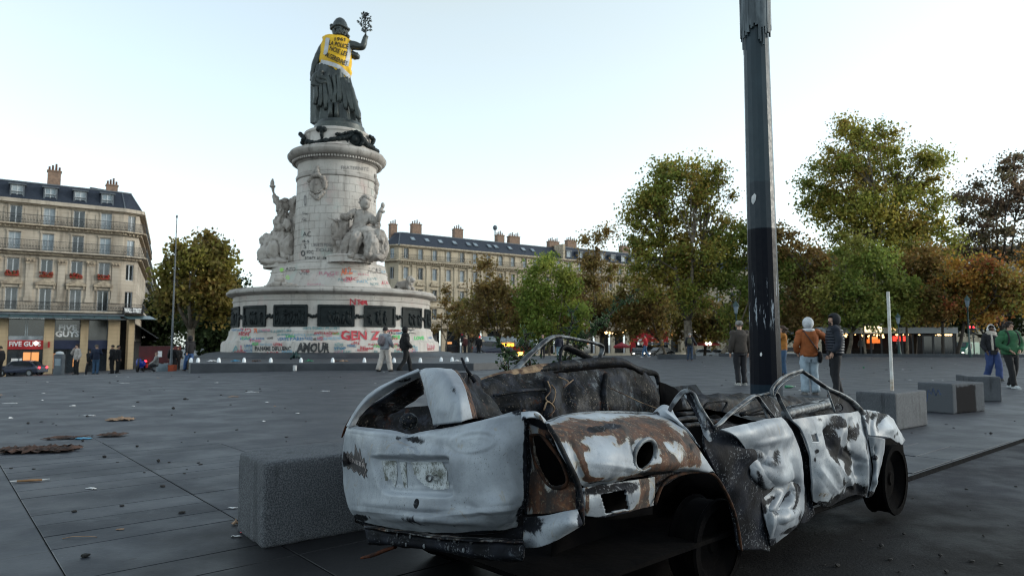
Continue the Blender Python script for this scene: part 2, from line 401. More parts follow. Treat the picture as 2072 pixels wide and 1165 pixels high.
for i in range(n):
    a0, a1 = 2 * math.pi * i / n, 2 * math.pi * (i + 1) / n; r0 = rad(zt) + .012; r1 = rad(zt) + .024 + .01 * rngm.random()
    z0 = low[i]; zt2 = zt + 2.2
    P = lambda r, a, z: (r * math.cos(a), r * math.sin(a), z)
    mb.hexa([P(r0, a0, z0), P(r1, a0, z0), P(r1, a1, z0), P(r0, a1, z0)], [P(r0, a0, zt2), P(r0 + .02, a0, zt2), P(r0 + .02, a1, zt2), P(r0, a1, zt2)])
g = G('torn wrap'); col = g.mix(g.ramp(g.noise(1, 5, .6, g.scaled((14, 14, 3))), .4, .62), (.035, .05, .06), (.10, .125, .14))
M_WRAP = g.fin(col, .55)
mb.build('torn_wrap', M_WRAP, t)
# scraps of white paper glued to it
M_PAPER = surf('old paper', (.60, .60, .60), (.42, .43, .44), 12, .8, bump=.1)
def scrap(u, v, w, h, seed, par):
    rg = random.Random(seed); z = at_y(u, v, 7.33).z; c0 = at_y(u, v, 7.33); ac = math.atan2(c0.y - 7.5, c0.x - 2.77)
    k = 10; pts = []
    for q in range(k):
        a = 2 * math.pi * q / k; rr = rg.uniform(.6, 1.1); pts.append((math.cos(a) * w / 2 * rr, math.sin(a) * h / 2 * rr))
    m = MB(); vs = []
    for off in (.002, .005):
        for x, y in pts:
            zz = z + y; r = rad(zz) + off; a = ac + x / r; vs.append((r * math.cos(a), r * math.sin(a), zz))
    n = k; m.add(vs, [tuple(range(n - 1, -1, -1)), tuple(range(n, 2 * n))] + [(i, (i + 1) % n, n + (i + 1) % n, n + i) for i in range(n)])
    m.build('paper_scrap', M_PAPER, par)
scrap(1516, 400, .07, .13, 1, t); scrap(1538, 716, .03, .05, 4, t)

# ================================================================== the burnt car
CO = Vector((.20, 2.36, 0)); CA = Vector((.724, .69, 0)).normalized(); CB = Vector((-CA.y, CA.x, 0))
def side(u, v, b): return on_plane(u, v, CO + CB * b, CB)          # a point on a plane parallel to the car's flank
def rear(u, v, a): return on_plane(u, v, CO + CA * a, CA)          # a point on a plane parallel to its tail
def car_pt(a, b, c): return CO + CA * a + CB * b + Vector((0, 0, c))

g = G('burnt car paint')
w = g.attr('wear')
obj = g.tc.outputs['Object']
n1 = g.noise(11, 10, .7, None, .9); n2 = g.noise(16, 9, .7, g.scaled((1, 1, .55)), .8); n3 = g.noise(150, 2, .6)
white = g.mix(g.ramp(g.noise(3.2, 6), .3, .7), (.31, .34, .375), (.17, .19, .22))
white = g.mix(g.ramp(g.noise(60, 4), .60, .75, 0, .5), white, (.12, .13, .14))
white = g.mix(g.ramp(g.noise(1.6, 7, .65, None, 1.2), .46, .66, 0, .6), white, (.10, .115, .14))
white = g.mix(g.ramp(g.noise(9, 8, .7, g.scaled((1, 1, .16))), .50, .70, 0, .5), white, (.12, .135, .155))
white = g.mix(g.ramp(g.noise(38, 7, .75), .53, .68, 0, .55), white, (.14, .15, .165))
white = g.mix(g.ramp(g.noise(4, 9, .75, None, 2), .60, .66, 0, .55), white, (.20, .165, .12))
white = g.mix(g.math('MULTIPLY', w[2], .55), white, (.42, .46, .51))
soot = g.ramp(g.math('ADD', g.math('MULTIPLY', w[0], 1.55), g.math('MULTIPLY', g.math('SUBTRACT', n1, .5), 1.7)), .47, .76)
rust = g.ramp(g.math('ADD', g.math('MULTIPLY', w[1], 1.5), g.math('MULTIPLY', g.math('SUBTRACT', n2, .5), 2.4)), .44, .64)
rc = g.mix(g.ramp(g.noise(14, 8, .7), .35, .65), (.090, .032, .012), (.014, .008, .006))
rc = g.mix(g.ramp(g.noise(34, 6, .7), .55, .70), rc, (.15, .060, .020))
rc = g.mix(g.ramp(g.noise(70, 5, .7), .56, .66, 0, .8), rc, (.20, .15, .10))
rc = g.mix(g.ramp(g.noise(5, 6, .7), .5, .62, 0, .8), rc, (.012, .009, .008))
edge = g.ramp(g.math('ADD', g.math('MULTIPLY', w[1], 1.5), g.math('MULTIPLY', g.math('SUBTRACT', n2, .5), 2.4)), .28, .52, 0, .6)
col = g.mix(edge, white, (.24, .205, .14))
col = g.mix(rust, col, rc)
sc = g.mix(g.ramp(g.noise(7, 8), .4, .7), (.003, .0035, .005), (.013, .015, .022))
sc = g.mix(g.math('MULTIPLY', g.ramp(g.noise(85, 3, .7), .56, .64), g.ramp(g.noise(6, 5), .44, .60)), sc, (.14, .15, .165))
sc = g.mix(g.ramp(g.noise(5, 9, .75, None, 1.5), .60, .66, 0, .7), sc, (.06, .07, .085))
col = g.mix(soot, col, sc)
speck = g.math('MULTIPLY', g.ramp(n3, .63, .68), g.ramp(g.noise(5, 4), .48, .62))
col = g.mix(g.math('MULTIPLY', speck, .8), col, (.02, .02, .022))
hgt = g.math('ADD', g.noise(26, 6), g.math('MULTIPLY', g.noise(120, 4), .35))
g.bump(hgt, .32, .007)
M_CAR = g.fin(col, g.mix(soot, g.mix(rust, g.ramp(g.noise(8, 4), .3, .7, .42, .68), (.8, .8, .8)), (.7, .7, .7)), 0, g.mix(soot, (.5, .5, .5), (.10, .10, .10)))
g = G('charred metal')
n1 = g.noise(8, 8, .7, None, .8)
col = g.mix(g.ramp(n1, .45, .62), (.0025, .003, .004), (.016, .019, .027))
col = g.mix(g.math('MULTIPLY', g.ramp(g.noise(11, 10, .75, None, 1), .52, .60), g.ramp(g.noise(2.6, 3), .5, .6)), col, (.085, .095, .105))
col = g.mix(g.math('MULTIPLY', g.ramp(g.noise(70, 4, .7), .57, .64), g.ramp(g.noise(5, 5), .5, .62)), col, (.15, .13, .11))
col = g.mix(g.ramp(g.noise(13, 8, .7), .58, .68), col, (.032, .011, .006))
col = g.mix(g.ramp(g.noise(4, 9, .75), .64, .72, 0, .8), col, (.075, .08, .082))
col = g.mix(g.ramp(g.noise(90, 3), .64, .7, 0, .6), col, (.14, .12, .10))
g.bump(g.noise(30, 7), .5, .01); M_CHAR = g.fin(col, g.ramp(g.noise(6, 4), .3, .7, .5, .8), 0, .12)
M_BLACK = surf('soot and shade black', (.0015, .0015, .002), (.004, .0035, .0035), 6, 1.0, bump=.4, bscale=20, spec=.04)  # soot, and painted shade for the openings, wheels and underside
M_RUST = surf('orange rust', (.085, .024, .009), (.018, .008, .006), 15, .85, bump=.5, bscale=60, spec=.2)
M_TAN = surf('peeled rust and ash', (.22, .15, .09), (.045, .020, .011), 18, .8, bump=.6, bscale=45)
M_CHARR = surf('rusty charred edge', (.05, .022, .012), (.007, .006, .006), 22, .85, bump=.6, bscale=50, spec=.15)
M_DULL = surf('greyed frame metal', (.15, .165, .18), (.012, .013, .017), 16, .5, bump=.4, bscale=60, lo=.38, hi=.60)

car = thing('burnt_car', 'crushed burnt-out white hatchback without roof or bumpers on the kerb', 'car', loc=CO)
def car_part(o):
    o.parent = car; o.location = -CO; return o

def catmull(P, n):
    P = np.asarray(P, float); m = len(P); t = np.linspace(0, m - 1, n); i = np.clip(t.astype(int), 0, m - 2); f = (t - i)
    f = f.reshape(-1, *([1] * (P.ndim - 1)))
    e = np.concatenate([[2 * P[0] - P[1]], P, [2 * P[-1] - P[-2]]])
    p0, p1, p2, p3 = e[i], e[i + 1], e[i + 2], e[i + 3]
    return .5 * (2 * p1 + (p2 - p0) * f + (2 * p0 - 5 * p1 + 4 * p2 - p3) * f ** 2 + (3 * p1 - p0 - 3 * p2 + p3) * f ** 3)
def blob(px, b):                                 # b = (u, v, ru, rv, degrees, strength)
    c, s = math.cos(R(b[4])), math.sin(R(b[4])); x = px[..., 0] - b[0]; y = px[..., 1] - b[1]
    d = ((x * c + y * s) / b[2]) ** 2 + ((-x * s + y * c) / b[3]) ** 2
    return np.exp(-d * 1.2) * b[5]
def panel(name, rows, unp, nu, nv, dents=(), soot=(), rust=(), fresh=(), base=(0, 0, 0), mats=None, hole=None, disp=None, thick=.006, rough=.003, keepfn=None, seed=1, parent=None, crease=0, cfreq=5, ridges=()):
    """rows: control points (u, v, offset); unp(u, v, offset) puts each into the car; then a smooth skin with dents, burn marks and cut-outs"""
    P = np.array([[list(unp(*q)) for q in r] for r in rows])
    S = catmull(np.swapaxes(catmull(P, nv), 0, 1), nu); S = np.swapaxes(S, 0, 1)
    du = np.gradient(S, axis=1); dv = np.gradient(S, axis=0); N = np.cross(du, dv); N /= np.linalg.norm(N, axis=-1, keepdims=True) + 1e-9
    eye = np.array(EYE); N *= np.sign(((eye - S) * N).sum(-1, keepdims=True))
    def pix(S):
        q = S - eye; c, s = math.cos(PITCH), math.sin(PITCH); wv = q[..., 1] * c + q[..., 2] * s; h = -q[..., 1] * s + q[..., 2] * c
        return np.stack([CX + FPX * q[..., 0] / wv, CY - FPX * h / wv], -1)
    px = pix(S); D = np.zeros(S.shape[:2])
    for b in dents: D += blob(px, b)
    if disp: D += disp(px)
    for (u0, v0, u1, v1, wd, dp) in ridges:         # sharp folds in the sheet metal
        a_ = np.array([u0, v0], float); ab = np.array([u1 - u0, v1 - v0], float); tt = ((px - a_) @ ab) / (ab @ ab); ql = np.clip(tt, 0, 1); dd = np.linalg.norm(px - a_ - ql[..., None] * ab, axis=-1)
        D += dp * np.clip(1 - dd / wd, 0, 1) * np.clip(np.minimum(tt + .15, 1.15 - tt) * 4, 0, 1)
    if rough:
        for j in range(nv):
            for i in range(nu):
                p = Vector(S[j, i]); D[j, i] += rough * (noise.noise(p * 7 + Vector((seed, 0, 0))) + .5 * noise.noise(p * 19 + Vector((0, seed, 0))))
    if crease:
        for j in range(nv):
            for i in range(nu):
                p = Vector(S[j, i]) * cfreq; e = noise.noise(p * .35 + Vector((seed * 3, 1, 2))); k1 = abs(noise.noise(p + Vector((seed, 2, 5)))); k2 = abs(noise.noise(p * 2.1 + Vector((3, seed, 1))))
                D[j, i] += crease * (min(k1 * 2.2, 1) + .45 * min(k2 * 2, 1) - .8) * (.35 + 1.3 * max(0, e + .25))
    S = S + N * D[..., None]
    wear = np.zeros(S.shape[:2] + (4,)); wear[..., 3] = 1
    for ch, bl in enumerate((soot, rust, fresh)):
        wear[..., ch] = base[ch]
        for b in bl: wear[..., ch] = np.clip(wear[..., ch] + blob(px, b), 0, 1.2)
    keep = np.ones((nv - 1, nu - 1), bool)
    ce = (px[:-1, :-1] + px[1:, 1:]) / 2
    if hole is not None:
        for h in hole: keep &= ~inpoly(ce, h)
    if keepfn is not None: keep &= keepfn(ce)
    fs = [(j * nu + i, j * nu + i + 1, (j + 1) * nu + i + 1, (j + 1) * nu + i) for j in range(nv - 1) for i in range(nu - 1) if keep[j, i]]
    me = bpy.data.meshes.new(name); me.from_pydata(S.reshape(-1, 3).tolist(), [], fs)
    me.polygons.foreach_set('use_smooth', [True] * len(fs))
    a = me.color_attributes.new('wear', 'FLOAT_COLOR', 'POINT'); a.data.foreach_set('color', wear.reshape(-1).astype(np.float32))
    me.materials.append(mats or M_CAR); me.validate(); me.update()
    # faces towards the camera
    f0 = me.polygons[len(fs) // 2]
    if f0.normal.dot(EYE - f0.center) < 0: me.flip_normals()
    o = bpy.data.objects.new(name, me); COL.objects.link(o)
    so_ = o.modifiers.new('thickness', 'SOLIDIFY'); so_.thickness = thick; so_.offset = -1; so_.use_even_offset = False
    if parent is None: car_part(o)
    else: o.parent = parent
    return o
def inpoly(px, poly):
    x, y = px[..., 0], px[..., 1]; r = np.zeros(x.shape, bool); n = len(poly)
    for i in range(n):
        x0, y0 = poly[i]; x1, y1 = poly[(i + 1) % n]
        c = ((y0 > y) != (y1 > y)) & (x < (x1 - x0) * (y - y0) / (y1 - y0 + 1e-9) + x0); r ^= c
    return r
def smooth_poly_mask(px, poly, soft):            # 1 inside, falling to 0 over soft pixels
    best = np.full(px.shape[:2], 1e9); n = len(poly)
    for i in range(n):
        a = np.array(poly[i], float); b = np.array(poly[(i + 1) % n], float); ab = b - a
        t = np.clip(((px - a) @ ab) / (ab @ ab), 0, 1); d = np.linalg.norm(px - a - t[..., None] * ab, axis=-1); best = np.minimum(best, d)
    sd_ = np.where(inpoly(px, poly), best, -best); t = np.clip(sd_ / soft, 0, 1); return t * t * (3 - 2 * t)
def tube_px(name, pts, r, unp, mats, flat=1.0, n=8, res=None, parent=None, up=None):
    W_ = [list(unp(*p)) for p in pts]; rs = r if hasattr(r, '__len__') else [r] * len(pts)
    k = res or max(len(pts) * 4, 8); Q = catmull(np.array(W_), k) if len(pts) > 2 else np.linspace(W_[0], W_[1], k)
    rr = np.interp(np.linspace(0, len(rs) - 1, k), range(len(rs)), rs)
    m = MB(); m.tube([Vector(q) for q in Q], list(rr), n, flat=flat, up=up)
    o = m.build(name, mats, smooth=True)
    return car_part(o) if parent is None else o
def multi_tube(name, paths, unp, mats, **k):
    m = MB()
    for pts, r in paths:
        W_ = [list(unp(*p)) for p in pts]; rs = r if hasattr(r, '__len__') else [r] * len(pts)
        kk = max(len(pts) * 4, 8); Q = catmull(np.array(W_), kk) if len(pts) > 2 else np.linspace(W_[0], W_[1], kk)
        m.tube([Vector(q) for q in Q], list(np.interp(np.linspace(0, len(rs) - 1, kk), range(len(rs)), rs)), 8, flat=k.get('flat', 1.0))
    return car_part(m.build(name, mats, smooth=True))
S_ = lambda u, v, b: side(u, v, b)
R_ = lambda u, v, a: rear(u, v, a)

# --- tailgate
PLATE = [(748, 922), (770, 919), (900, 920), (908, 924), (912, 955), (919, 998), (914, 1005), (900, 1008), (790, 1003), (775, 999), (762, 980), (752, 948)]
INNER = [(772, 930), (896, 932), (903, 960), (908, 990), (800, 990), (778, 985)]
def tail_disp(px):
    d = -.030 * smooth_poly_mask(px, PLATE, 9) - .006 * smooth_poly_mask(px, INNER, 5)
    x = px[..., 0] - 829; y = px[..., 1] - 921
    e = np.sqrt((x / 17) ** 2 + (y / 15) ** 2); d += np.where(y < 6, .016, .0) * np.clip(1.25 - e, 0, .25) * 4
    X = px[..., 0] - 958; Y = px[..., 1] - 893 + X * .11; e = np.sqrt((X / 46) ** 2 + (Y / 20) ** 2)
    d += .005 * np.exp(-((e - 1) / .13) ** 2) - .003 * np.exp(-(e / .8) ** 4)
    e = np.sqrt((X / 33) ** 2 + ((Y - 3) / 12) ** 2); d += .003 * np.exp(-((e - 1) / .15) ** 2)
    x, y = px[..., 0] - 868, px[..., 1] - 967; e = np.sqrt(x * x + y * y); d += .008 * np.exp(-((e - 7) / 3) ** 2) - .012 * np.exp(-(e / 3) ** 2)
    # lip under the window and shelf above the beam
    return d
tail_rows = [
 [(703,862,.02),(745,864,0),(800,871,-.015),(829,876,.0),(862,871,-.01),(920,861,-.02),(990,846,-.02),(1050,828,.02)],
 [(698,876,.0),(743,880,-.05),(800,886,-.06),(829,893,-.045),(862,887,-.06),(920,877,-.065),(990,865,-.06),(1059,850,.02)],
 [(694,910,.02),(740,915,-.07),(798,920,-.09),(829,923,-.08),(860,922,-.09),(920,917,-.10),(992,908,-.085),(1065,895,.03)],
 [(693,948,.03),(740,953,-.075),(798,958,-.10),(829,959,-.10),(860,959,-.105),(920,955,-.105),(993,950,-.09),(1067,940,.04)],
 [(695,985,.03),(741,992,-.07),(798,998,-.095),(829,1000,-.10),(862,1001,-.10),(921,999,-.10),(994,994,-.09),(1066,986,.04)],
 [(701,1012,.03),(744,1019,-.075),(800,1027,-.10),(830,1029,-.11),(864,1031,-.11),(923,1031,-.11),(996,1024,-.10),(1063,1015,.04)],
 [(708,1032,.04),(750,1038,-.06),(803,1047,-.09),(833,1050,-.10),(866,1053,-.10),(925,1053,-.095),(996,1047,-.08),(1058,1036,.05)],
 [(722,1052,.06),(762,1062,-.01),(808,1071,-.03),(836,1074,-.03),(866,1078,-.03),(928,1081,-.02),(994,1078,.0),(1046,1066,.07)]]
tg = panel('tailgate', tail_rows, R_, 150, 110,
  dents=[(830,886,16,12,0,-.012),(905,905,70,14,12,-.012),(940,1022,60,12,0,-.008),(1000,985,26,40,0,-.010),(770,1020,40,10,0,.006),(880,1052,120,7,3,.010),(1015,905,20,25,0,.008),(860,1040,90,8,2,-.01)],
  soot=[(1066,940,9,110,0,1.1),(1060,1040,16,30,20,.95),(1046,832,14,14,0,.75),(728,1046,28,9,8,.75),(1000,1077,75,6,-3,1.0),(836,887,22,10,10,.55),(890,912,45,16,25,.30),(830,1050,40,12,0,.42),(806,887,10,6,0,.4),(900,1062,70,8,0,.36),(842,1018,5,10,10,1.2),(840,958,45,30,0,.20),(760,1070,60,7,8,.9),(900,1082,90,5,2,.9),(740,870,60,3,4,.35)],
  rust=[(1062,1065,10,8,0,.4),(842,1018,4,8,10,.6)],
  fresh=[(1000,960,50,70,0,.7),(840,1002,70,8,3,1),(735,980,30,40,0,.4),(930,880,80,20,0,.35),(840,880,120,4,2,.7)],
  ridges=[(705,868,829,886,7,.008),(829,886,1046,842,7,.008),(715,1030,860,1046,9,.009),(860,1046,1040,1030,9,.008),(1000,870,1050,1000,16,.006),(940,1020,1000,1060,12,-.007)], disp=tail_disp, rough=.0025, thick=.008, crease=.003, cfreq=4)
tgv = BVHTree.FromPolygons([v.co[:] for v in tg.data.vertices], [p.vertices[:] for p in tg.data.polygons])
def on_tail(u, v, off=.003):
    d = ray(u, v).normalized(); h = tgv.ray_cast(EYE, d)
    if h[0] is None: return rear(u, v, -.08) - d * off
    return h[0] - d * off
# number plate recess: mottled grey stains are a plate-sized sheet inside
g = G('stained plate bed'); col = g.mix(g.ramp(g.noise(10, 9, .75), .42, .6), (.40, .43, .45), (.085, .09, .075))
col = g.mix(g.ramp(g.noise(160, 3), .6, .68), col, (.03, .03, .03)); g.bump(g.noise(60, 5), .4, .004); M_PBED = g.fin(col, .7)
def decal(name, polys, mat, off, parent, surfn):
    m = MB()
    for poly in polys:
        vs = [surfn(u, v, off) for u, v in poly]; m.add(vs, [tuple(range(len(vs)))])
    o = m.build(name, mat); o.parent = parent
    bm = bmesh.new(); bm.from_mesh(o.data); bmesh.ops.triangulate(bm, faces=bm.faces); bm.to_mesh(o.data); bm.free(); return o
bedp = MB()
def gridpoly(poly, nx, ny, off):
    us = [p[0] for p in poly]; vs_ = [p[1] for p in poly]; out = []
    gu = np.linspace(min(us), max(us), nx + 1); gv = np.linspace(min(vs_), max(vs_), ny + 1)
    for i in range(nx):
        for j in range(ny):
            c = np.array([[(gu[i] + gu[i + 1]) / 2, (gv[j] + gv[j + 1]) / 2]])
            if inpoly(c, poly)[0]: out.append([on_tail(gu[i + a], gv[j + b], off) for a, b in ((0, 0), (0, 1), (1, 1), (1, 0))])
    return out
for poly in ([(772,932),(802,932),(804,960),(800,985),(790,968),(780,972)], [(808,934),(822,934),(824,985),(818,986),(812,960)], [(832,934),(895,934),(905,955),(908,988),(880,990),(855,978),(838,958)]):
    for q in gridpoly(poly, 26, 20, .004): bedp.add(q, [(0, 1, 2, 3)])
o = bedp.build('plate_recess_stain', M_PBED, tg)
m = MB()
for k in range(20):
    a0, a1 = 2 * math.pi * k / 20, 2 * math.pi * (k + 1) / 20
    m.hexa([on_tail(868 + 7 * math.cos(a) * s, 967 + 8 * math.sin(a) * s, .005) for a, s in ((a0, .62), (a0, 1), (a1, 1), (a1, .62))], [on_tail(868 + 7 * math.cos(a) * s, 967 + 8 * math.sin(a) * s, .014) for a, s in ((a0, .65), (a0, .95), (a1, .95), (a1, .65))])
m.build('lock_ring', M_DULL, tg)
# black jagged sticker with outlined letters
spk = [(693,930),(695,912),(700,922),(702,911),(705,921),(711,912),(713,925),(717,918),(718,896),(722,908),(725,920),(728,905),(731,922),(734,934),(737,925),(738,938),(742,936),(740,946),(744,950),(741,958),(744,967),(739,962),(737,968),(731,958),(727,962),(722,952),(716,956),(710,946),(704,950),(700,940),(695,944)]
M_STICK = surf('black sticker', (.018, .016, .018), (.03, .026, .028), 30, .5, bump=0)
M_STL = surf('sticker letters', (.24, .21, .20), (.30, .27, .26), 20, .6, bump=0)
cen = (719, 936); fan = MB(); sp_in = [(cen[0] + (u - cen[0]) * .5, cen[1] + (v - cen[1]) * .5) for u, v in spk]
for i in range(len(spk)):
    j = (i + 1) % len(spk)
    fan.add([on_tail(*spk[i], .004), on_tail(*spk[j], .004), on_tail(*sp_in[j], .004), on_tail(*sp_in[i], .004)], [(0, 1, 2, 3)])
    fan.add([on_tail(*sp_in[i], .004), on_tail(*sp_in[j], .004), on_tail(*cen, .004)], [(0, 1, 2)])
stk = fan.build('sticker', M_STICK, tg)
def text_mesh(txt, size=1.0, ext=0, off=0, shear=0, space=1.0, align='CENTER'):
    cu = bpy.data.curves.new('lettering', 'FONT'); cu.body = txt; cu.size = size; cu.offset = off; cu.shear = shear; cu.align_x = align; cu.align_y = 'CENTER'
    cu.space_character = space; cu.resolution_u = 2; cu.fill_mode = 'BOTH'; cu.extrude = ext
    o = bpy.data.objects.new('lettering', cu); COL.objects.link(o)
    dg = bpy.context.evaluated_depsgraph_get(); me = bpy.data.meshes.new_from_object(o.evaluated_get(dg))
    vs = [v.co.copy() for v in me.vertices]; fs = [tuple(p.vertices) for p in me.polygons]
    bpy.data.objects.remove(o); bpy.data.curves.remove(cu); bpy.data.meshes.remove(me); return vs, fs
vs, fs = text_mesh('TENEBR', 10.5, off=.25, space=1.15)
lm = MB(); lm.add([on_tail(719 + p.x * .93, 934 - p.y * 1.15 + p.x * .42, .007) for p in vs], fs)
om = [(699,940),(702,930)]
for i in range(len(spk)):
    j = (i + 1) % len(spk); sc_ = lambda p, s: (cen[0] + (p[0] - cen[0]) * s, cen[1] + (p[1] - cen[1]) * s)
    lm.add([on_tail(*sc_(spk[i], .88), .007), on_tail(*sc_(spk[j], .88), .007), on_tail(*sc_(spk[j], .84), .007), on_tail(*sc_(spk[i], .84), .007)], [(0, 1, 2, 3)])
lm.build('sticker_lettering', M_STL, stk)

# --- window frame of the tailgate
panel('window_frame', [[(700,862,.0),(717,830,.02),(738,804,.05),(769,781,.09),(815,758,.13),(846,745,.16)],
                       [(706,863,-.01),(722,834,.01),(742,810,.04),(772,787,.08),(817,764,.12),(849,751,.15)],
                       [(718,862,.03),(737,833,.06),(760,812,.09),(790,792,.13),(826,775,.17),(852,762,.19)]], R_, 60, 14,
  soot=[(760,815,60,12,-50,.35),(735,848,20,14,-45,.5),(820,770,30,8,-20,.4)], fresh=[(760,785,60,6,-35,.8)], rough=.004, thick=.012)
panel('frame_inner', [[(716,860,.06),(745,828,.11),(790,795,.18),(850,760,.24)],[(735,862,.14),(762,842,.2),(800,815,.26),(856,778,.30)],[(745,864,.22),(764,851,.28),(786,843,.32),(858,795,.38)]], R_, 40, 16, mats=M_CHAR, rough=.014, thick=.01)
panel('tailgate_pillar', [[(846,749,.17),(866,744,.15),(890,744,.14),(914,746,.16)],
                      [(851,759,.12),(874,755,.09),(900,754,.08),(926,757,.13)],
                      [(858,783,.06),(884,778,.03),(914,777,.02),(940,781,.07)],
                      [(866,818,.02),(896,813,-.01),(926,811,-.02),(949,812,.04)],
                      [(876,860,-.01),(905,856,-.04),(932,852,-.04),(956,846,.03)]], R_, 46, 50,
  dents=[(920,795,14,18,0,-.012),(895,830,12,10,0,.006),(872,800,5,50,-12,.008)], soot=[(917,786,12,16,30,.45),(858,800,4,50,-14,.8),(870,846,8,22,-10,.55),(912,815,22,14,0,.15)], fresh=[(895,800,18,40,0,.6)], rough=.003, thick=.012)
panel('seam_strip', [[(916,748,.17),(924,748,.2)],[(932,775,.12),(943,776,.16)],[(943,806,.08),(955,808,.13)],[(954,846,.05),(966,846,.12)]], R_, 8, 30, rust=[(950,800,30,80,0,.75)], base=(.35,.2,0), rough=.006)
panel('crumpled_corner', [[(922,748,.22),(945,752,.3),(962,762,.42)],[(936,770,.2),(958,776,.32),(975,790,.45)],[(950,800,.2),(972,806,.32),(1000,812,.5)],[(960,846,.22),(985,845,.35),(1030,842,.55)]], R_, 26, 34, mats=M_CHAR, rough=.03, thick=.01, seed=5)
tube_px('bent_rod', [(934,724,.32),(945,748,.32),(962,772,.34)], [.006,.007,.012], R_, M_CHAR)
tube_px('rust_strip', [(692,884,.10),(700,864,.10),(711,842,.12)], [.005,.009,.005], R_, M_RUST, flat=.5)
m = MB(); c = rear(827, 852, .06); m.ell(c, (.045, .035, .04), 9, 6); car_part(m.build('melted_lock', M_CHAR, smooth=False))

# --- bumper beam under the tailgate
bt = [(736,1062),(800,1073),(880,1083),(960,1090),(1057,1092)]; bb = [(744,1100),(812,1107),(890,1116),(972,1131),(1058,1136)]
panel('bumper_beam', [[(u, v, .03) for u, v in bt], [(u + 1, v + 6, -.035) for u, v in bt], [((u + x) / 2, (v + y) / 2, -.045) for (u, v), (x, y) in zip(bt, bb)], [(x, y - 5, -.04) for x, y in bb], [(x, y, .02) for x, y in bb]], R_, 90, 30,
  base=(.62, .15, 0), soot=[(760,1085,25,14,0,.3),(1015,1115,35,16,0,.4)], rust=[(756,1100,30,6,10,1),(860,1113,80,4,6,1),(1000,1134,60,5,5,1),(1036,1124,9,14,0,1),(1056,1110,4,20,0,.8)], rough=.007, thick=.01)
m = MB(); beam_c = lambda u, v: rear(u, v, -.05)
for u, v in ((804,1082),(830,1085),(888,1091),(920,1093),(953,1096),(795,1098),(822,1101),(858,1104),(908,1108),(938,1112)):
    m.ell(beam_c(u, v), (.006, .006, .010), 6, 5)
car_part(m.build('beam_bolt', M_DULL))['kind'] = 'stuff'
panel('beam_edge', [[(736,1064,-.04),(800,1074,-.06),(880,1085,-.06),(960,1092,-.06),(1058,1094,-.05)],[(736,1060,.0),(800,1070,.0),(880,1080,.0),(960,1086,.0),(1058,1089,.0)]], R_, 60, 6, base=(.45,.35,0), rough=.004)
tube_px('tow_bracket', [(732,1128,.10),(755,1122,.12),(780,1112,.14),(800,1106,.16)], [.012,.02,.02,.015], R_, M_RUST, flat=.5)
panel('valance', [[(722,1050,.05),(800,1070,.03),(900,1082,.03),(1000,1078,.05),(1062,1060,.09)],[(736,1066,.06),(800,1076,.05),(900,1088,.05),(1000,1094,.05),(1064,1096,.08)]], R_, 60, 14, base=(.85,.1,0), rough=.005)

# --- rear corner: lamp opening, flange and grey valance
LAMP = [(1074,881),(1092,879),(1110,897),(1134,932),(1148,972),(1133,986),(1110,981),(1091,952),(1078,920)]
panel('lamp_surround', [[(1056,832,.03),(1074,838,.04),(1092,845,.05),(1108,858,.08)],
                        [(1062,872,.07),(1084,868,.07),(1106,880,.08),(1126,893,.11)],
                        [(1062,915,.09),(1092,908,.08),(1122,915,.09),(1143,926,.12)],
                        [(1062,960,.10),(1100,955,.08),(1140,958,.09),(1160,965,.12)],
                        [(1062,1010,.10),(1104,1005,.07),(1146,1000,.08),(1170,1003,.12)],
                        [(1062,1040,.10),(1104,1038,.06),(1148,1032,.07),(1174,1030,.12)]], R_, 70, 100, hole=[LAMP],
  base=(.20,.35,0), soot=[(1064,940,7,100,0,.8),(1120,895,20,9,40,.8),(1090,858,26,8,20,.8),(1152,945,9,40,-22,.6),(1172,1010,7,30,0,.7)],
  rust=[(1085,1000,14,40,-14,.9),(1130,1018,30,16,0,.6),(1150,990,16,30,0,.35),(1098,872,14,8,0,.5)], fresh=[(1146,962,8,14,0,1)], rough=.007, thick=.01)
ring = LAMP + [LAMP[0]]
tube_px('lamp_rim', [(u, v, .078) for u, v in ring], [.007, .004, .008, .005, .006, .009, .005, .007, .004, .007], R_, M_CHARR, res=60)
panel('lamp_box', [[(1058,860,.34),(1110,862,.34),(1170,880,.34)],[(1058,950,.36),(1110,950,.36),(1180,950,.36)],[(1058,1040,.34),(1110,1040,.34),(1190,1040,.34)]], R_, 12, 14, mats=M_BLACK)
panel('corner_flange', [[(1054,832,.02),(1070,830,.04),(1088,832,.07),(1102,846,.11),(1112,862,.14)],[(1055,848,.0),(1070,842,.02),(1086,844,.05),(1098,856,.09),(1106,868,.12)]], R_, 36, 10, fresh=[(1080,838,40,12,0,1)], soot=[(1060,846,8,8,0,.6)], rough=.004)
panel('corner_valance', [[(1058,1046,.06),(1100,1042,.03),(1140,1034,.03),(1168,1029,.07)],[(1058,1075,.03),(1100,1070,.0),(1144,1060,.0),(1179,1058,.06)],[(1059,1108,.04),(1090,1106,.01),(1130,1092,.02),(1172,1068,.07)]], R_, 50, 34, base=(.22,.05,0), soot=[(1070,1055,22,20,0,.8),(1110,1106,60,5,-20,.6),(1176,1050,8,20,0,.7)], fresh=[(1150,1045,25,10,0,.3)], rough=.004, thick=.008)

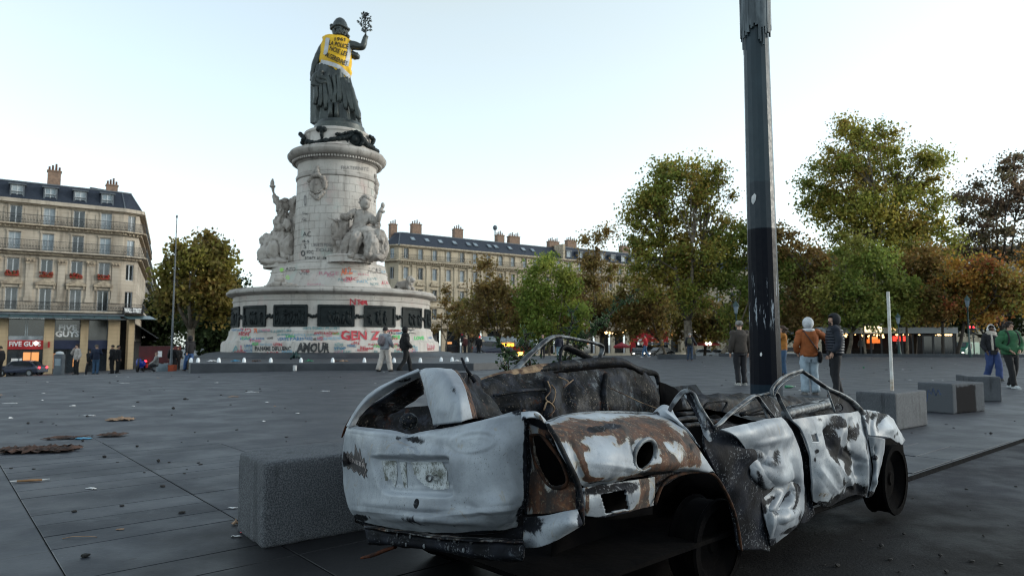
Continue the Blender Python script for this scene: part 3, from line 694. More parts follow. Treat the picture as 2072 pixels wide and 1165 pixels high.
# --- rear quarter panel with the fuel filler hole
FUEL = [(1305 + 22 * math.cos(t) + 7 * math.sin(t), 920 + 31 * math.sin(t) + 8 * math.cos(t)) for t in np.linspace(0, 2 * math.pi, 28, endpoint=False)]
FUEL = [(1305 + 20 * math.cos(t) * math.cos(.35) - 33 * math.sin(t) * -math.sin(.35) * -1 * 1.0, 920 + 33 * math.sin(t) * math.cos(.35) + 20 * math.cos(t) * math.sin(.35)) for t in np.linspace(0, 2 * math.pi, 28, endpoint=False)]
quarter = panel('quarter_panel', [
 [(1104,854,.20),(1150,840,.26),(1225,835,.28),(1290,837,.27),(1335,838,.24),(1362,846,.20)],
 [(1112,868,.10),(1165,852,.16),(1235,847,.18),(1296,849,.17),(1346,850,.15),(1380,862,.12)],
 [(1124,890,.05),(1184,872,.07),(1248,868,.08),(1307,870,.08),(1360,872,.07),(1398,884,.05)],
 [(1142,926,.02),(1202,910,.01),(1262,906,.01),(1319,906,.01),(1372,905,.01),(1418,914,.02)],
 [(1160,960,.02),(1216,945,-.02),(1276,938,-.02),(1330,932,-.02),(1384,931,-.01),(1434,938,.03)],
 [(1176,980,.03),(1226,968,-.01),(1284,958,-.01),(1337,950,-.01),(1393,947,.0),(1446,955,.04)],
 [(1182,986,.07),(1230,976,.03),(1287,966,.03),(1340,958,.03),(1396,953,.04),(1450,960,.07)]], S_, 150, 90, hole=[FUEL],
 dents=[(1305,920,34,44,-20,-.012),(1240,925,40,30,0,.006),(1180,900,20,40,-30,-.008),(1385,915,16,30,-30,.008)],
 rust=[(1240,872,120,12,2,.75),(1395,900,28,30,35,.6),(1345,915,9,34,-25,.5),(1180,905,26,12,10,.6),(1130,880,22,18,0,.6),(1400,935,16,14,0,.6),(1320,890,16,26,-10,.55),(1215,865,30,10,0,.7),(1150,870,32,22,0,.85),(1190,860,28,14,0,.9),(1290,855,60,12,0,1.0),(1345,875,50,10,28,1.0),(1175,920,7,55,-18,1.0),(1200,968,26,6,0,.8),(1256,890,12,22,30,.7),(1340,945,40,9,-6,1.0),(1300,962,50,5,-8,.9),(1400,905,20,9,50,.7),(1165,940,9,20,0,.4),(1280,890,9,18,20,.5),(1355,930,14,16,0,.55)],
 soot=[(1205,868,24,9,0,.75),(1395,905,16,20,35,.45),(1240,862,26,8,0,.6),(1330,958,60,4,-5,.8),(1440,956,14,6,0,.6),(1205,975,25,4,-6,.6)],
 fresh=[(1225,915,30,26,0,1),(1355,905,14,20,-30,1),(1215,842,60,5,0,1),(1410,925,16,16,0,.7),(1150,925,8,20,-20,.8)], ridges=[(1150,880,1176,965,10,-.008),(1260,850,1280,955,12,.006),(1345,860,1420,940,14,.010),(1380,880,1395,945,9,-.008),(1190,935,1300,950,10,.006)], rough=.003, thick=.008, crease=.005, cfreq=6, seed=2)
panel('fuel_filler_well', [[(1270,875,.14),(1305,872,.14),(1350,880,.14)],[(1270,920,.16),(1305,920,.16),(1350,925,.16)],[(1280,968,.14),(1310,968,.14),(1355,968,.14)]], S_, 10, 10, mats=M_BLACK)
tube_px('fuel_filler_rim', [(u, v, -.004) for u, v in FUEL + [FUEL[0]]], .009, S_, M_DULL, res=60)
tube_px('quarter_window_rail', [(1102,855,.25),(1150,840,.30),(1225,834,.32),(1300,836,.31),(1345,839,.28)], [.008,.012,.012,.012,.01], S_, M_DULL, flat=.6)
# white upstand behind the quarter panel (base of the rear pillar)
panel('pillar_base', [[(1318,838,.30),(1330,826,.30),(1343,819,.28),(1356,824,.24),(1366,840,.2)],[(1328,842,.24),(1338,834,.22),(1350,834,.18),(1366,846,.14),(1384,862,.11)],[(1345,845,.20),(1358,848,.16),(1374,858,.12),(1392,874,.09),(1416,906,.04)]], S_, 40, 24, fresh=[(1360,840,40,30,0,1)], soot=[(1328,838,10,8,0,.7)], rough=.004)
# box under the quarter panel with a square opening
SQ = [(1214,1000),(1264,990),(1272,1029),(1226,1040)]
panel('bumper_mount', [[(1180,986,.05),(1230,978,.04),(1285,970,.04),(1325,964,.05)],[(1182,1012,.03),(1232,1004,.02),(1287,996,.02),(1325,992,.05)],[(1186,1044,.05),(1230,1046,.04),(1285,1032,.04),(1322,1022,.07)]], S_, 60, 40, hole=[SQ], base=(.25,.1,0),
   soot=[(1215,990,40,8,-8,.6),(1270,985,30,10,-8,.5),(1240,1044,60,5,-10,.5)], rust=[(1305,1000,10,40,0,1),(1188,1010,4,30,0,.8),(1260,1038,40,4,-14,.8),(1290,1030,6,10,0,.6)], fresh=[(1198,1020,10,22,0,.8),(1285,985,14,8,0,.5)], rough=.006)
panel('mount_box', [[(1190,975,.17),(1250,965,.17),(1320,955,.17)],[(1190,1050,.17),(1250,1050,.17),(1320,1040,.17)]], S_, 8, 8, mats=M_BLACK)
tube_px('corner_seam', [(1108,858,.10),(1128,890,.04),(1150,935,.01),(1168,975,.01),(1176,1010,.02),(1180,1060,.04)], [.008,.010,.010,.012,.012,.008], S_, M_CHAR, flat=.7)
# torn lower flap by the wheel arch
panel('torn_flap', [[(1312,962,.06),(1360,955,.06),(1385,954,.06)],[(1316,985,.07),(1345,975,.08),(1375,962,.08)],[(1318,1022,.08),(1330,990,.09),(1366,968,.09)]], S_, 24, 24, base=(.5,.6,0), rough=.02, keepfn=lambda c: (np.sin(c[..., 0] * .55) * 8 + np.sin(c[..., 0] * .21) * 9 + 1000 > c[..., 1]))

# --- rear wheel arch, housing and wheel
tube_px('wheel_arch_lip', [(1325,1020,.05),(1345,975,.05),(1390,956,.04),(1440,957,.05),(1466,990,.04),(1484,1030,.04),(1494,1070,.05),(1500,1112,.06)], .007, S_, M_CHARR)
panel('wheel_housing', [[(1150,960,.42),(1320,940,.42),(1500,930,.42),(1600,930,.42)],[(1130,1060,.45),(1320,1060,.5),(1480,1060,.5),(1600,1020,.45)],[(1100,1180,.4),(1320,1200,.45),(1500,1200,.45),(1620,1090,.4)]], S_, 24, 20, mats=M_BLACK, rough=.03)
def wheel(name, cpt, r, w):
    t = bpy.data.objects.new(name, None); COL.objects.link(t); t.parent = car; t.location = cpt - CO
    M = Matrix((CA, CB, Vector((0, 0, 1)))).transposed().to_4x4() @ Matrix.Rotation(R(-90), 4, 'X')
    m = MB(); pr = [(r * .80, -w / 2), (r * .97, -w / 2), (r, -w / 2 + .012), (r * .94, -w / 2 + .025), (r * .93, w / 2 - .025), (r, w / 2 - .01), (r * .97, w / 2), (r * .8, w / 2)]
    m.lathe(pr, n=36); m.v = [M @ Vector(p) for p in m.v]; m.build('tyre', M_BLACK, t, smooth='auto')
    m = MB(); m.lathe([(0, w * .28), (r * .16, w * .30), (r * .2, w * .22), (r * .55, w * .12), (r * .72, w * .3), (r * .8, w * .42), (r * .84, w * .45), (r * .84, w * .2)], n=36); m.v = [M @ Vector((p[0], p[1], -p[2])) for p in m.v]; m.build('rim', M_BLACK, t, smooth='auto')
    return t
pw = side(1428, 1084, .20); wheel('wheel', Vector((pw.x, pw.y, .215)), .215, .15)
pf = side(1790, 955, .12); wheel('wheel', Vector((pf.x, pf.y, .235)), .24, .15)

# --- burnt strip behind the arch, rear door, seam, front door, front wing
panel('sill_post', [[(1426,862,.10),(1465,856,.07),(1508,862,.05),(1540,880,.05)],[(1424,898,.07),(1468,893,.04),(1518,903,.02),(1562,930,.04)],[(1442,944,.05),(1482,950,.02),(1530,964,.02),(1568,986,.05)],[(1474,1010,.05),(1506,1026,.03),(1537,1040,.03),(1566,1058,.05)],[(1496,1112,.06),(1520,1112,.05),(1540,1112,.05),(1556,1116,.06)]], S_, 50, 70, base=(.93,.1,0),
  dents=[(1520,920,24,22,20,.02),(1490,960,14,30,20,-.015)], soot=[(1500,1000,80,100,0,.3)], fresh=[(1520,935,5,20,-30,.6)], rough=.006, thick=.01, crease=.006, cfreq=5)
door1 = panel('rear_door', [
 [(1456,870,.03),(1500,860,.02),(1540,851,.02),(1578,844,.03)],
 [(1488,884,.0),(1520,876,-.01),(1556,866,-.01),(1592,860,.02)],
 [(1509,912,.02),(1541,908,-.01),(1576,903,-.01),(1611,903,.02)],
 [(1516,950,.02),(1548,955,-.02),(1585,955,-.02),(1620,953,.02)],
 [(1534,988,.05),(1565,994,.04),(1594,996,.03),(1624,998,.04)],
 [(1539,1020,.03),(1568,1030,-.01),(1598,1032,.0),(1624,1028,.04)],
 [(1550,1066,.03),(1576,1062,.0),(1604,1055,.01),(1620,1044,.05)],
 [(1556,1104,.05),(1576,1088,.04),(1598,1072,.04),(1612,1062,.06)]], S_, 100, 130,
 dents=[(1578,915,12,24,10,-.035),(1545,930,16,34,-40,-.025),(1578,965,16,12,0,.018),(1590,1010,10,26,35,-.03),(1560,1030,16,24,-30,-.028),(1560,990,34,7,-8,-.02),(1604,1000,5,26,20,.015),(1556,892,30,5,-12,.008),(1590,1045,30,6,-22,.010),(1610,930,8,40,-8,.01)],
 soot=[(1545,925,14,30,-38,.38),(1578,915,12,22,10,.42),(1552,990,22,8,-10,.8),(1606,1015,7,30,12,.8),(1565,1040,22,18,20,.40),(1556,1098,14,14,0,.9),(1520,965,6,30,-20,.5),(1600,1068,30,6,-20,.8),(1585,978,18,7,-20,.5),(1616,1045,6,20,0,.6),(1540,1010,7,40,-10,.6),(1570,930,9,16,20,.35),(1600,880,14,7,0,.3),(1590,1010,5,24,30,.7),(1558,1010,14,8,-20,.6),(1535,960,7,24,-30,.5),(1612,985,6,10,0,.7)],
 fresh=[(1600,935,14,30,0,.5),(1578,968,14,10,0,1),(1540,865,60,6,-14,.5),(1600,1040,14,14,0,.5)], ridges=[(1514,948,1560,986,11,.016),(1545,992,1612,974,10,-.018),(1576,1000,1552,1080,9,.015),(1592,874,1574,950,12,.014),(1562,903,1546,958,10,-.016),(1606,998,1582,1054,9,.014),(1530,915,1572,940,9,.012),(1600,930,1612,985,8,-.012),(1560,1040,1606,1026,8,-.012)], rough=.004, thick=.01, seed=3, crease=.005, cfreq=4.2)
panel('door_shut_post', [[(1578,845,.06),(1588,845,.06),(1602,848,.05)],[(1602,872,.05),(1610,874,.06),(1622,880,.05)],[(1620,922,.05),(1628,924,.07),(1637,926,.05)],[(1626,975,.06),(1633,976,.08),(1641,978,.05)],[(1630,1020,.06),(1637,1020,.08),(1644,1018,.06)],[(1618,1060,.08),(1632,1056,.1),(1650,1040,.09)]], S_, 20, 60, base=(.95,.25,0), rough=.008)
LATCH = [(1640,879),(1651,877),(1655,892),(1643,893)]
door2 = panel('front_door', [
 [(1603,848,.02),(1640,842,.01),(1682,837,.01),(1722,834,.02),(1740,830,.04)],
 [(1621,870,.0),(1656,867,-.01),(1692,864,-.01),(1726,864,.0),(1750,868,.04)],
 [(1636,910,.0),(1666,910,-.02),(1699,907,-.02),(1733,907,-.01),(1759,911,.04)],
 [(1641,950,.01),(1670,952,-.02),(1702,952,-.01),(1738,950,.02),(1764,950,.05)],
 [(1643,985,.02),(1672,990,.0),(1705,986,.02),(1735,982,.03),(1761,980,.06)],
 [(1646,1014,.05),(1672,1026,.05),(1699,1014,.06),(1729,1002,.07),(1755,1006,.08)]], S_, 110, 110, hole=[LATCH],
 dents=[(1680,880,10,26,0,-.03),(1705,870,8,22,0,.02),(1722,885,7,30,5,-.025),(1712,925,18,16,30,-.03),(1690,950,8,30,-25,.02),(1738,960,5,30,0,-.025),(1748,945,5,50,0,.02),(1725,990,16,12,0,-.02),(1660,960,16,40,0,.008)],
 soot=[(1680,880,14,22,0,.72),(1700,858,14,12,20,.6),(1712,918,20,15,30,.9),(1714,950,7,14,30,.8),(1722,880,8,26,5,.62),(1652,912,8,8,0,.6),(1700,1010,26,16,-10,.95),(1735,990,20,14,0,.75),(1672,1028,34,7,0,.8),(1685,925,6,26,-25,.5),(1732,985,5,10,0,.6),(1640,850,20,4,0,.2),(1752,920,7,60,0,.45),(1690,845,12,8,0,.6),(1660,848,12,8,0,.3),(1690,900,9,30,-10,.55),(1735,870,6,26,8,.6),(1705,975,10,14,0,.45),(1742,1000,16,9,0,.7),(1726,930,10,12,0,.6),(1660,1018,20,7,0,.6),(1648,930,5,8,0,.5)],
 rust=[(1725,865,7,10,0,.35),(1668,1000,10,8,0,.35)], fresh=[(1665,965,18,30,0,.6),(1718,870,8,16,0,.6),(1730,950,8,20,0,.7)], ridges=[(1702,842,1690,930,9,.014),(1722,850,1736,962,8,-.016),(1690,932,1730,990,9,.015),(1660,950,1700,1002,12,.010),(1741,876,1751,992,6,.014),(1672,868,1684,905,9,-.014),(1712,905,1742,935,8,-.015),(1700,985,1722,950,8,.012)], rough=.004, thick=.01, seed=9, crease=.005, cfreq=4.2)
wing_tail = (1838, 892)
panel('front_wing', [
 [(1738,828,.06),(1768,830,.05),(1796,838,.06),(1814,858,.10),(1832,890,.14)],
 [(1750,850,.02),(1774,853,.0),(1796,862,.0),(1811,876,.05),(1828,897,.11)],
 [(1757,880,.01),(1776,882,-.02),(1794,884,-.02),(1806,888,.03),(1822,904,.10)]], S_, 70, 40,
 dents=[(1782,850,7,20,10,-.025),(1800,868,10,8,0,.015),(1765,860,6,30,0,-.02)], soot=[(1785,845,6,22,20,.6),(1812,880,6,12,30,.5),(1756,845,8,20,0,.6),(1772,840,10,14,20,.4),(1810,895,14,4,10,.7),(1790,838,14,5,20,.5),(1778,875,6,16,0,.35)], fresh=[(1798,862,14,14,0,1)], rough=.004, crease=.006, cfreq=6, keepfn=lambda c: c[..., 1] < 897 + np.sin(c[..., 0] * .5) * 2.5)
panel('wing_rear', [[(1757,884,.02),(1775,884,-.01),(1791,888,.0)],[(1763,920,.03),(1776,920,.0),(1788,912,.02)],[(1766,955,.04),(1774,955,.01),(1781,945,.03)],[(1757,1006,.07),(1766,1000,.06),(1772,985,.06)]], S_, 30, 60, dents=[(1772,915,5,12,0,-.03),(1770,970,4,14,0,.015)], soot=[(1772,925,6,8,0,.9),(1762,1000,9,9,0,.8),(1764,930,4,60,0,.4)], fresh=[(1772,960,8,20,0,.8)], rough=.006)
panel('wing_arch', [[(1755,890,.3),(1800,886,.3),(1830,890,.3)],[(1755,1000,.3),(1800,1000,.3),(1825,990,.3)]], S_, 10, 10, mats=M_BLACK, rough=.02)

# --- bent window frames
F1 = lambda *a: multi_tube(*a)
multi_tube('front_window_frame', [([(1562,800,.06),(1562,788,.06),(1576,770,.06),(1598,757,.07),(1622,750,.07)], [.016,.017,.017,.016,.014]),
  ([(1622,750,.07),(1645,765,.06),(1672,784,.05),(1703,799,.04),(1725,815,.04),(1742,835,.05)], [.014,.016,.018,.022,.028,.032]),
  ([(1674,788,.05),(1680,806,.04),(1689,832,.03)], [.008,.009,.010]), ([(1565,802,.07),(1578,780,.07),(1600,764,.08),(1622,754,.08)], .006)], S_, M_DULL, flat=.55)
panel('mirror_plate', [[(1675,790,.05),(1702,799,.04),(1726,816,.04),(1742,835,.05)],[(1682,812,.04),(1698,814,.035),(1716,826,.035),(1738,842,.04)],[(1690,834,.03),(1700,836,.03),(1715,838,.03),(1734,848,.035)]], S_, 44, 30, hole=[[(1697 + 8 * math.cos(t), 824 + 8.5 * math.sin(t)) for t in np.linspace(0, 6.28, 16, endpoint=False)]], base=(.72,.1,0), soot=[(1715,812,20,9,35,.4)], fresh=[(1690,800,8,20,0,.4)], rough=.005)
multi_tube('rear_window_frame', [([(1445,864,.05),(1458,855,.06),(1476,837,.07),(1502,816,.08),(1527,800,.08),(1540,812,.07),(1553,829,.06),(1568,847,.04)], [.010,.013,.013,.013,.014,.013,.013,.013]),
  ([(1531,801,.09),(1546,797,.10),(1570,794,.08),(1579,812,.07),(1592,836,.05),(1600,848,.04)], [.010,.010,.013,.015,.014,.012]),
  ([(1534,806,.09),(1545,824,.08),(1552,846,.06)], .008), ([(1450,860,.07),(1480,838,.09),(1505,821,.10),(1527,806,.10)], .005)], S_, M_DULL, flat=.55)
panel('shut_pillar', [[(1534,803,.08),(1545,799,.09),(1556,799,.09)],[(1548,822,.06),(1558,820,.07),(1568,818,.07)],[(1562,845,.04),(1572,843,.05),(1582,842,.05)]], S_, 16, 24, base=(.5,.05,0), rough=.006)
multi_tube('pillar_loop', [([(1352,838,.20),(1358,824,.20),(1368,808,.19),(1381,794,.18),(1393,790,.16)], [.010,.012,.014,.016,.016]),
  ([(1393,790,.16),(1405,798,.14),(1413,815,.12),(1427,838,.09),(1449,870,.06)], [.014,.014,.013,.012,.010])], S_, M_DULL, flat=.6)
panel('rear_pillar', [[(1383,797,.17),(1391,794,.16),(1400,797,.15)],[(1399,820,.13),(1408,818,.13),(1416,816,.12)],[(1411,843,.11),(1421,842,.10),(1433,846,.08)],[(1421,872,.09),(1432,872,.07),(1448,870,.06)],[(1430,905,.07),(1439,906,.06),(1448,898,.06)],[(1434,930,.06),(1446,932,.05),(1460,928,.05)]], S_, 20, 60, base=(.36,.08,0), soot=[(1440,930,20,20,0,.8),(1400,815,4,30,-25,.5),(1445,880,5,20,-15,.5)], rough=.006)

# --- inside: floor, left flank seen from within, seats' frames, flattened dashboard
m = MB(); q = [car_pt(.08, .12, .26), car_pt(3.35, .12, .22), car_pt(3.35, 1.52, .22), car_pt(.08, 1.52, .26)]
m.hexa(q, [p + Vector((0, 0, .02)) for p in q]); car_part(m.build('floor_pan', M_BLACK))
left = panel('inner_flank', [
 [(958,773,1.47),(1006,759,1.47),(1090,747,1.48),(1153,741,1.48),(1216,738,1.48),(1262,736,1.48),(1302,752,1.47),(1328,776,1.46)],
 [(962,790,1.42),(1008,776,1.42),(1090,766,1.44),(1153,761,1.44),(1216,758,1.44),(1262,757,1.44),(1306,768,1.44),(1331,788,1.44)],
 [(970,820,1.40),(1012,812,1.38),(1092,803,1.34),(1153,800,1.36),(1216,800,1.36),(1262,800,1.38),(1310,802,1.42),(1335,812,1.42)],
 [(985,880,1.38),(1020,875,1.36),(1094,870,1.34),(1153,868,1.33),(1216,868,1.35),(1262,868,1.38),(1312,870,1.40),(1340,872,1.40)],
 [(1000,1010,1.36),(1030,1010,1.36),(1096,1000,1.36),(1153,1000,1.36),(1216,990,1.38),(1262,980,1.40),(1314,980,1.40),(1345,980,1.40)]], S_, 110, 70, mats=M_CHAR, crease=.014, cfreq=5,
 dents=[(1100,810,20,30,0,.04),(1150,800,10,40,0,-.05),(1240,820,40,30,0,.04),(1040,820,30,18,0,.03),(1292,790,12,30,0,-.03)], rough=.008, thick=.02, seed=4)
for w_ in [([(1108,770,1.28),(1114,790,1.26),(1104,806,1.25),(1118,815,1.25),(1124,792,1.26),(1116,778,1.27)], .004), ([(1130,762,1.3),(1150,772,1.24),(1140,784,1.24),(1160,768,1.26)], .004), ([(1235,785,1.2),(1268,800,1.1),(1300,815,1.0),(1330,826,.9)], .003), ([(1100,830,1.2),(1108,812,1.2),(1122,826,1.2),(1112,842,1.2)], .005)]: multi_tube('loose_wire', [w_], S_, M_TAN)
for w_ in [([(1106,764,1.40),(1110,800,1.30),(1108,850,1.28)], [.02,.026,.03]), ([(1226,756,1.42),(1222,800,1.33),(1226,850,1.31)], [.018,.022,.026]), ([(1000,800,1.36),(1060,790,1.33),(1104,788,1.31)], [.014,.018,.016])]: multi_tube('inner_rib', [w_], S_, M_CHAR, flat=.6)
tube_px('rolled_roof_edge', [(962,778,1.50),(1004,766,1.50),(1046,757,1.50),(1089,746,1.50),(1120,742,1.50)], [.026,.035,.036,.032,.026], S_, M_TAN)
tube_px('roof_rail', [(1085,748,1.49),(1120,742,1.49),(1153,738,1.49),(1217,732,1.49),(1256,732,1.49),(1282,744,1.48),(1306,752,1.48),(1327,757,1.47),(1333,778,1.46)], [.02,.03,.034,.034,.032,.028,.026,.02,.015], S_, M_CHAR)
tube_px('rail_seam', [(966,788,1.47),(1006,774,1.47),(1089,760,1.47),(1153,750,1.47),(1259,740,1.46),(1300,756,1.45)], .010, S_, M_BLACK)
panel('left_seat_side', [[(1334,772,1.3),(1352,778,1.3),(1368,786,1.3),(1376,796,1.3)],[(1335,800,1.28),(1350,802,1.26),(1366,808,1.26),(1380,818,1.28)],[(1336,850,1.28),(1350,850,1.26),(1366,855,1.26),(1385,860,1.28)]], S_, 24, 24, mats=M_BLACK, rough=.01)
multi_tube('left_window_frame', [([(1040,752,1.52),(1056,734,1.52),(1078,712,1.53),(1106,688,1.53),(1122,681,1.53),(1144,682,1.53),(1185,690,1.53),(1213,697,1.52),(1219,706,1.52),(1213,724,1.51),(1206,736,1.5)], [.03,.03,.028,.026,.026,.024,.024,.024,.022,.022,.02])], S_, M_DULL, flat=.5)
multi_tube('left_quarter_frame', [([(1134,736,1.55),(1134,718,1.55),(1138,704,1.55),(1150,704,1.55),(1176,716,1.55),(1204,731,1.55)], [.024,.024,.026,.026,.026,.022])], S_, M_CHAR, flat=.5)
panel('left_door_inside', [[(1366,802,1.5),(1412,797,1.5),(1500,796,1.5),(1560,799,1.5),(1620,802,1.5),(1692,806,1.5)],[(1366,822,1.45),(1412,818,1.42),(1500,816,1.42),(1560,818,1.42),(1620,820,1.42),(1692,822,1.42)],[(1366,900,1.42),(1412,895,1.4),(1500,890,1.4),(1560,880,1.4),(1620,870,1.4),(1692,865,1.42)]], S_, 80, 40, mats=M_CHAR, rough=.02, thick=.03, seed=8)
multi_tube('seat_frame', [([(1360,852,.7),(1400,846,.7),(1440,852,.7),(1470,860,.6)], .016), ([(1370,838,1.1),(1440,836,1.1),(1500,838,1.1),(1560,832,1.1)], .018), ([(1420,838,1.0),(1432,815,1.0),(1470,812,1.0),(1460,836,1.0)], .010), ([(1500,838,.6),(1540,826,.6),(1565,818,.6)], .016), ([(1380,862,.45),(1430,856,.45),(1460,850,.45)], .014)], S_, M_CHAR)
multi_tube('dashboard_bar', [([(1588,838,.45),(1630,828,.5),(1664,820,.55),(1700,812,.6)], .030), ([(1592,828,.8),(1640,818,.85),(1692,808,.9)], .024)], S_, M_DULL)
panel('dashboard', [[(1600,822,.8),(1640,816,.8),(1700,808,.8)],[(1600,836,.6),(1640,830,.6),(1705,822,.6)],[(1600,875,.5),(1640,870,.5),(1710,860,.5)]], S_, 30, 20, mats=M_CHAR, rough=.03)
m = MB()
for (a0, b0, c0, s) in ((1.15, .8, .42, .3), (1.6, .55, .40, .26), (1.62, 1.1, .42, .26), (2.2, .75, .5, .3), (2.7, .9, .5, .33)):
    m.ell(car_pt(a0, b0, c0), (s, s, s * .45), 12, 8)
o = m.build('charred_seat_remains', M_BLACK, smooth=True); car_part(o)
bm = bmesh.new(); bm.from_mesh(o.data)
for v in bm.verts: v.co += Vector((noise.noise(v.co * 6), noise.noise(v.co * 6 + Vector((9, 0, 0))), noise.noise(v.co * 6 + Vector((0, 9, 0))))) * .09
bm.to_mesh(o.data); bm.free()
# outer left flank and bonnet, seen only from a step to the side
m = MB(); nA = 16; vs = []
for i in range(nA + 1):
    a = .15 + 3.3 * i / nA
    for (b, c) in ((1.50, .93 - .25 * sstep(1.2, .2, a) - .22 * sstep(1.7, 2.6, a) if False else (.93 - .3 * (1 - sstep(.3, 1.3, a)) - .25 * sstep(1.6, 2.4, a))), (1.60, .80), (1.62, .55), (1.58, .26)): vs.append(car_pt(a, b + .02 * math.sin(a * 4), c))
m.add(vs, [(i * 4 + j, (i + 1) * 4 + j, (i + 1) * 4 + j + 1, i * 4 + j + 1) for i in range(nA) for j in range(3)]); car_part(m.build('left_flank', M_CHAR, smooth=True))
m = MB(); vs = []
for i in range(6):
    a = 2.62 + .78 * i / 5
    for j in range(9):
        b = .22 + 1.3 * j / 8; vs.append(car_pt(a, b, .66 - .03 * i + .03 * math.sin(b * 7 + a * 5)))
m.add(vs, [(i * 9 + j, (i + 1) * 9 + j, (i + 1) * 9 + j + 1, i * 9 + j + 1) for i in range(5) for j in range(8)]); car_part(m.build('bonnet', M_CHAR, smooth=True))
for a in (.62, 2.75):
    for b in (1.42,): wheel('wheel', car_pt(a, b, .215), .215, .15)

# ================================================================== figures grown from a skeleton
def skin_mesh(J, E, sub=2, root=None):
    """J = {name: (point, radius)}, E = [(a, b)]; returns the vertices and faces of one continuous tapered body"""
    names = list(J); ix = {n: i for i, n in enumerate(names)}
    me = bpy.data.meshes.new('skeleton'); me.from_pydata([tuple(J[n][0]) for n in names], [(ix[a], ix[b]) for a, b in E], [])
    o = bpy.data.objects.new('skeleton', me); COL.objects.link(o)
    o.modifiers.new('s', 'SKIN').branch_smoothing = .3
    sv = me.skin_vertices[0].data
    for i, n in enumerate(names):
        r = J[n][1]; sv[i].radius = r if hasattr(r, '__len__') else (r, r); sv[i].use_root = (n == (root or names[0]))
    m = o.modifiers.new('u', 'SUBSURF'); m.levels = m.render_levels = sub
    dg = bpy.context.evaluated_depsgraph_get(); out = bpy.data.meshes.new_from_object(o.evaluated_get(dg))
    vs = [v.co.copy() for v in out.vertices]; fs = [tuple(p.vertices) for p in out.polygons]
    bpy.data.objects.remove(o); bpy.data.meshes.remove(me); bpy.data.meshes.remove(out); return vs, fs
def displace(o, amp, freq, seed=0, stretch=(1, 1, 1), ridged=False):
    me = o.data; N = [v.normal.copy() for v in me.vertices]
    for v, n in zip(me.vertices, N):
        p = Vector((v.co.x * freq * stretch[0] + seed, v.co.y * freq * stretch[1], v.co.z * freq * stretch[2]))
        k = noise.noise(p)
        if ridged: k = 1 - 2 * abs(k) ** .7
        v.co += n * k * amp
    me.update()

# ================================================================== the monument
MC = Vector((-11.44, 44, 0)); MU = 677.0
def mz(v): return at_y(MU, v, 44).z
def mr(hp, v): return hp / FPX * (44 * math.cos(PITCH) + (mz(v) - 1.16) * math.sin(PITCH))
def mprof(lst): return [(mr(h, v), mz(v)) for h, v in lst]
def stone_mat(name, a, b, dirty, streak=.5):
    g = G(name); geo = g.n('NewGeometry').outputs['Position']
    col = g.mix(g.ramp(g.noise(.55, 7, .6, geo), .35, .65), a, b)
    mpv = g.n('Mapping'); mpv.inputs['Scale'].default_value = (2.2, 2.2, .28); g.l(geo, mpv.inputs[0])
    st = g.noise(1.3, 7, .62, mpv.outputs[0])
    col = g.mix(g.ramp(st, .5, .74, 0, streak), col, dirty)
    col = g.mix(g.ramp(g.noise(6, 8, .7, geo), .56, .74, 0, .55), col, dirty)
    if 'monument' in name:
        col = g.mix(g.ramp(g.noise(.8, 5, .6, g.scaled((1, 1, .8), loc=(3, 1, 2))), .55, .72, 0, .35), col, (.50, .30, .28)); col = g.mix(g.ramp(g.noise(.9, 5, .6, g.scaled((1, 1, .7), loc=(9, 4, 7))), .58, .72, 0, .32), col, (.30, .46, .42))
    oi = g.n('ObjectInfo').outputs['Random']
    col = g.mix(g.math('MULTIPLY', oi, .18), col, tuple(x * .75 for x in a))
    g.bump(g.noise(9, 7, .65, geo), .35, .03)
    return g.fin(col, .85, 0, .25)
M_STONE = stone_mat('monument stone', (.52, .485, .45), (.42, .38, .345), (.12, .105, .09))
M_STONE2 = stone_mat('weathered stone', (.43, .40, .37), (.29, .26, .235), (.055, .05, .044), .8)
M_STATUE = stone_mat('carved stone', (.44, .40, .365), (.25, .215, .19), (.04, .034, .03), .75)
g = G('dark bronze'); geo = g.n('NewGeometry').outputs['Position']
col = g.mix(g.ramp(g.noise(1.2, 7, .65, geo), .35, .62), (.030, .036, .036), (.055, .065, .062))
col = g.mix(g.ramp(g.noise(4, 8, .7, geo), .55, .72, 0, .8), col, (.115, .105, .090))
g.bump(g.noise(7, 6, .6, geo), .5, .03); M_BRONZE = g.fin(col, .42, .35, .5)
M_BRONZED = surf('black bronze', (.006, .009, .010), (.013, .018, .019), 3, .6, 0, bump=.4, bscale=14, spec=.2)

mon = thing('monument', 'round stone monument with a bronze frieze, covered in graffiti, under the bronze statue', 'monument', loc=(MC.x, MC.y, 0))
def mpart(mb, name, mats, smooth=False, parent=None):
    o = mb.build(name, mats, smooth=smooth); o.parent = parent or mon; o.location = Vector((0, 0, 0)) if parent else -Vector((MC.x, MC.y, 0)); return o
C0 = (MC.x, MC.y, 0)
# stepped base and drum
m = MB(); m.lathe(mprof([(212, 722), (211, 696), (209, 691.5)]), C0, 120); m.lathe(mprof([(209, 691.5), (203, 689.5), (201, 687), (199, 682), (197.5, 678), (197.5, 672), (195, 670), (194, 667), (191, 664)]), C0, 120)
base = mpart(m, 'base', M_STONE, 'auto')
m = MB(); m.lathe(mprof([(191, 664), (190.5, 660), (190.5, 618.5), (192, 617.5), (192.5, 615), (190, 614.5)]), C0, 120); drum = mpart(m, 'drum', M_STONE, 'auto')
m = MB(); m.lathe(mprof([(192, 608), (194, 607), (197, 606), (201.5, 604.5), (203.5, 602.5), (203.5, 599), (201, 597.5), (199, 596.5), (199, 594.5), (180, 592.5), (150, 590), (60, 588)]), C0, 140); mpart(m, 'cornice', M_STONE2, 'auto')
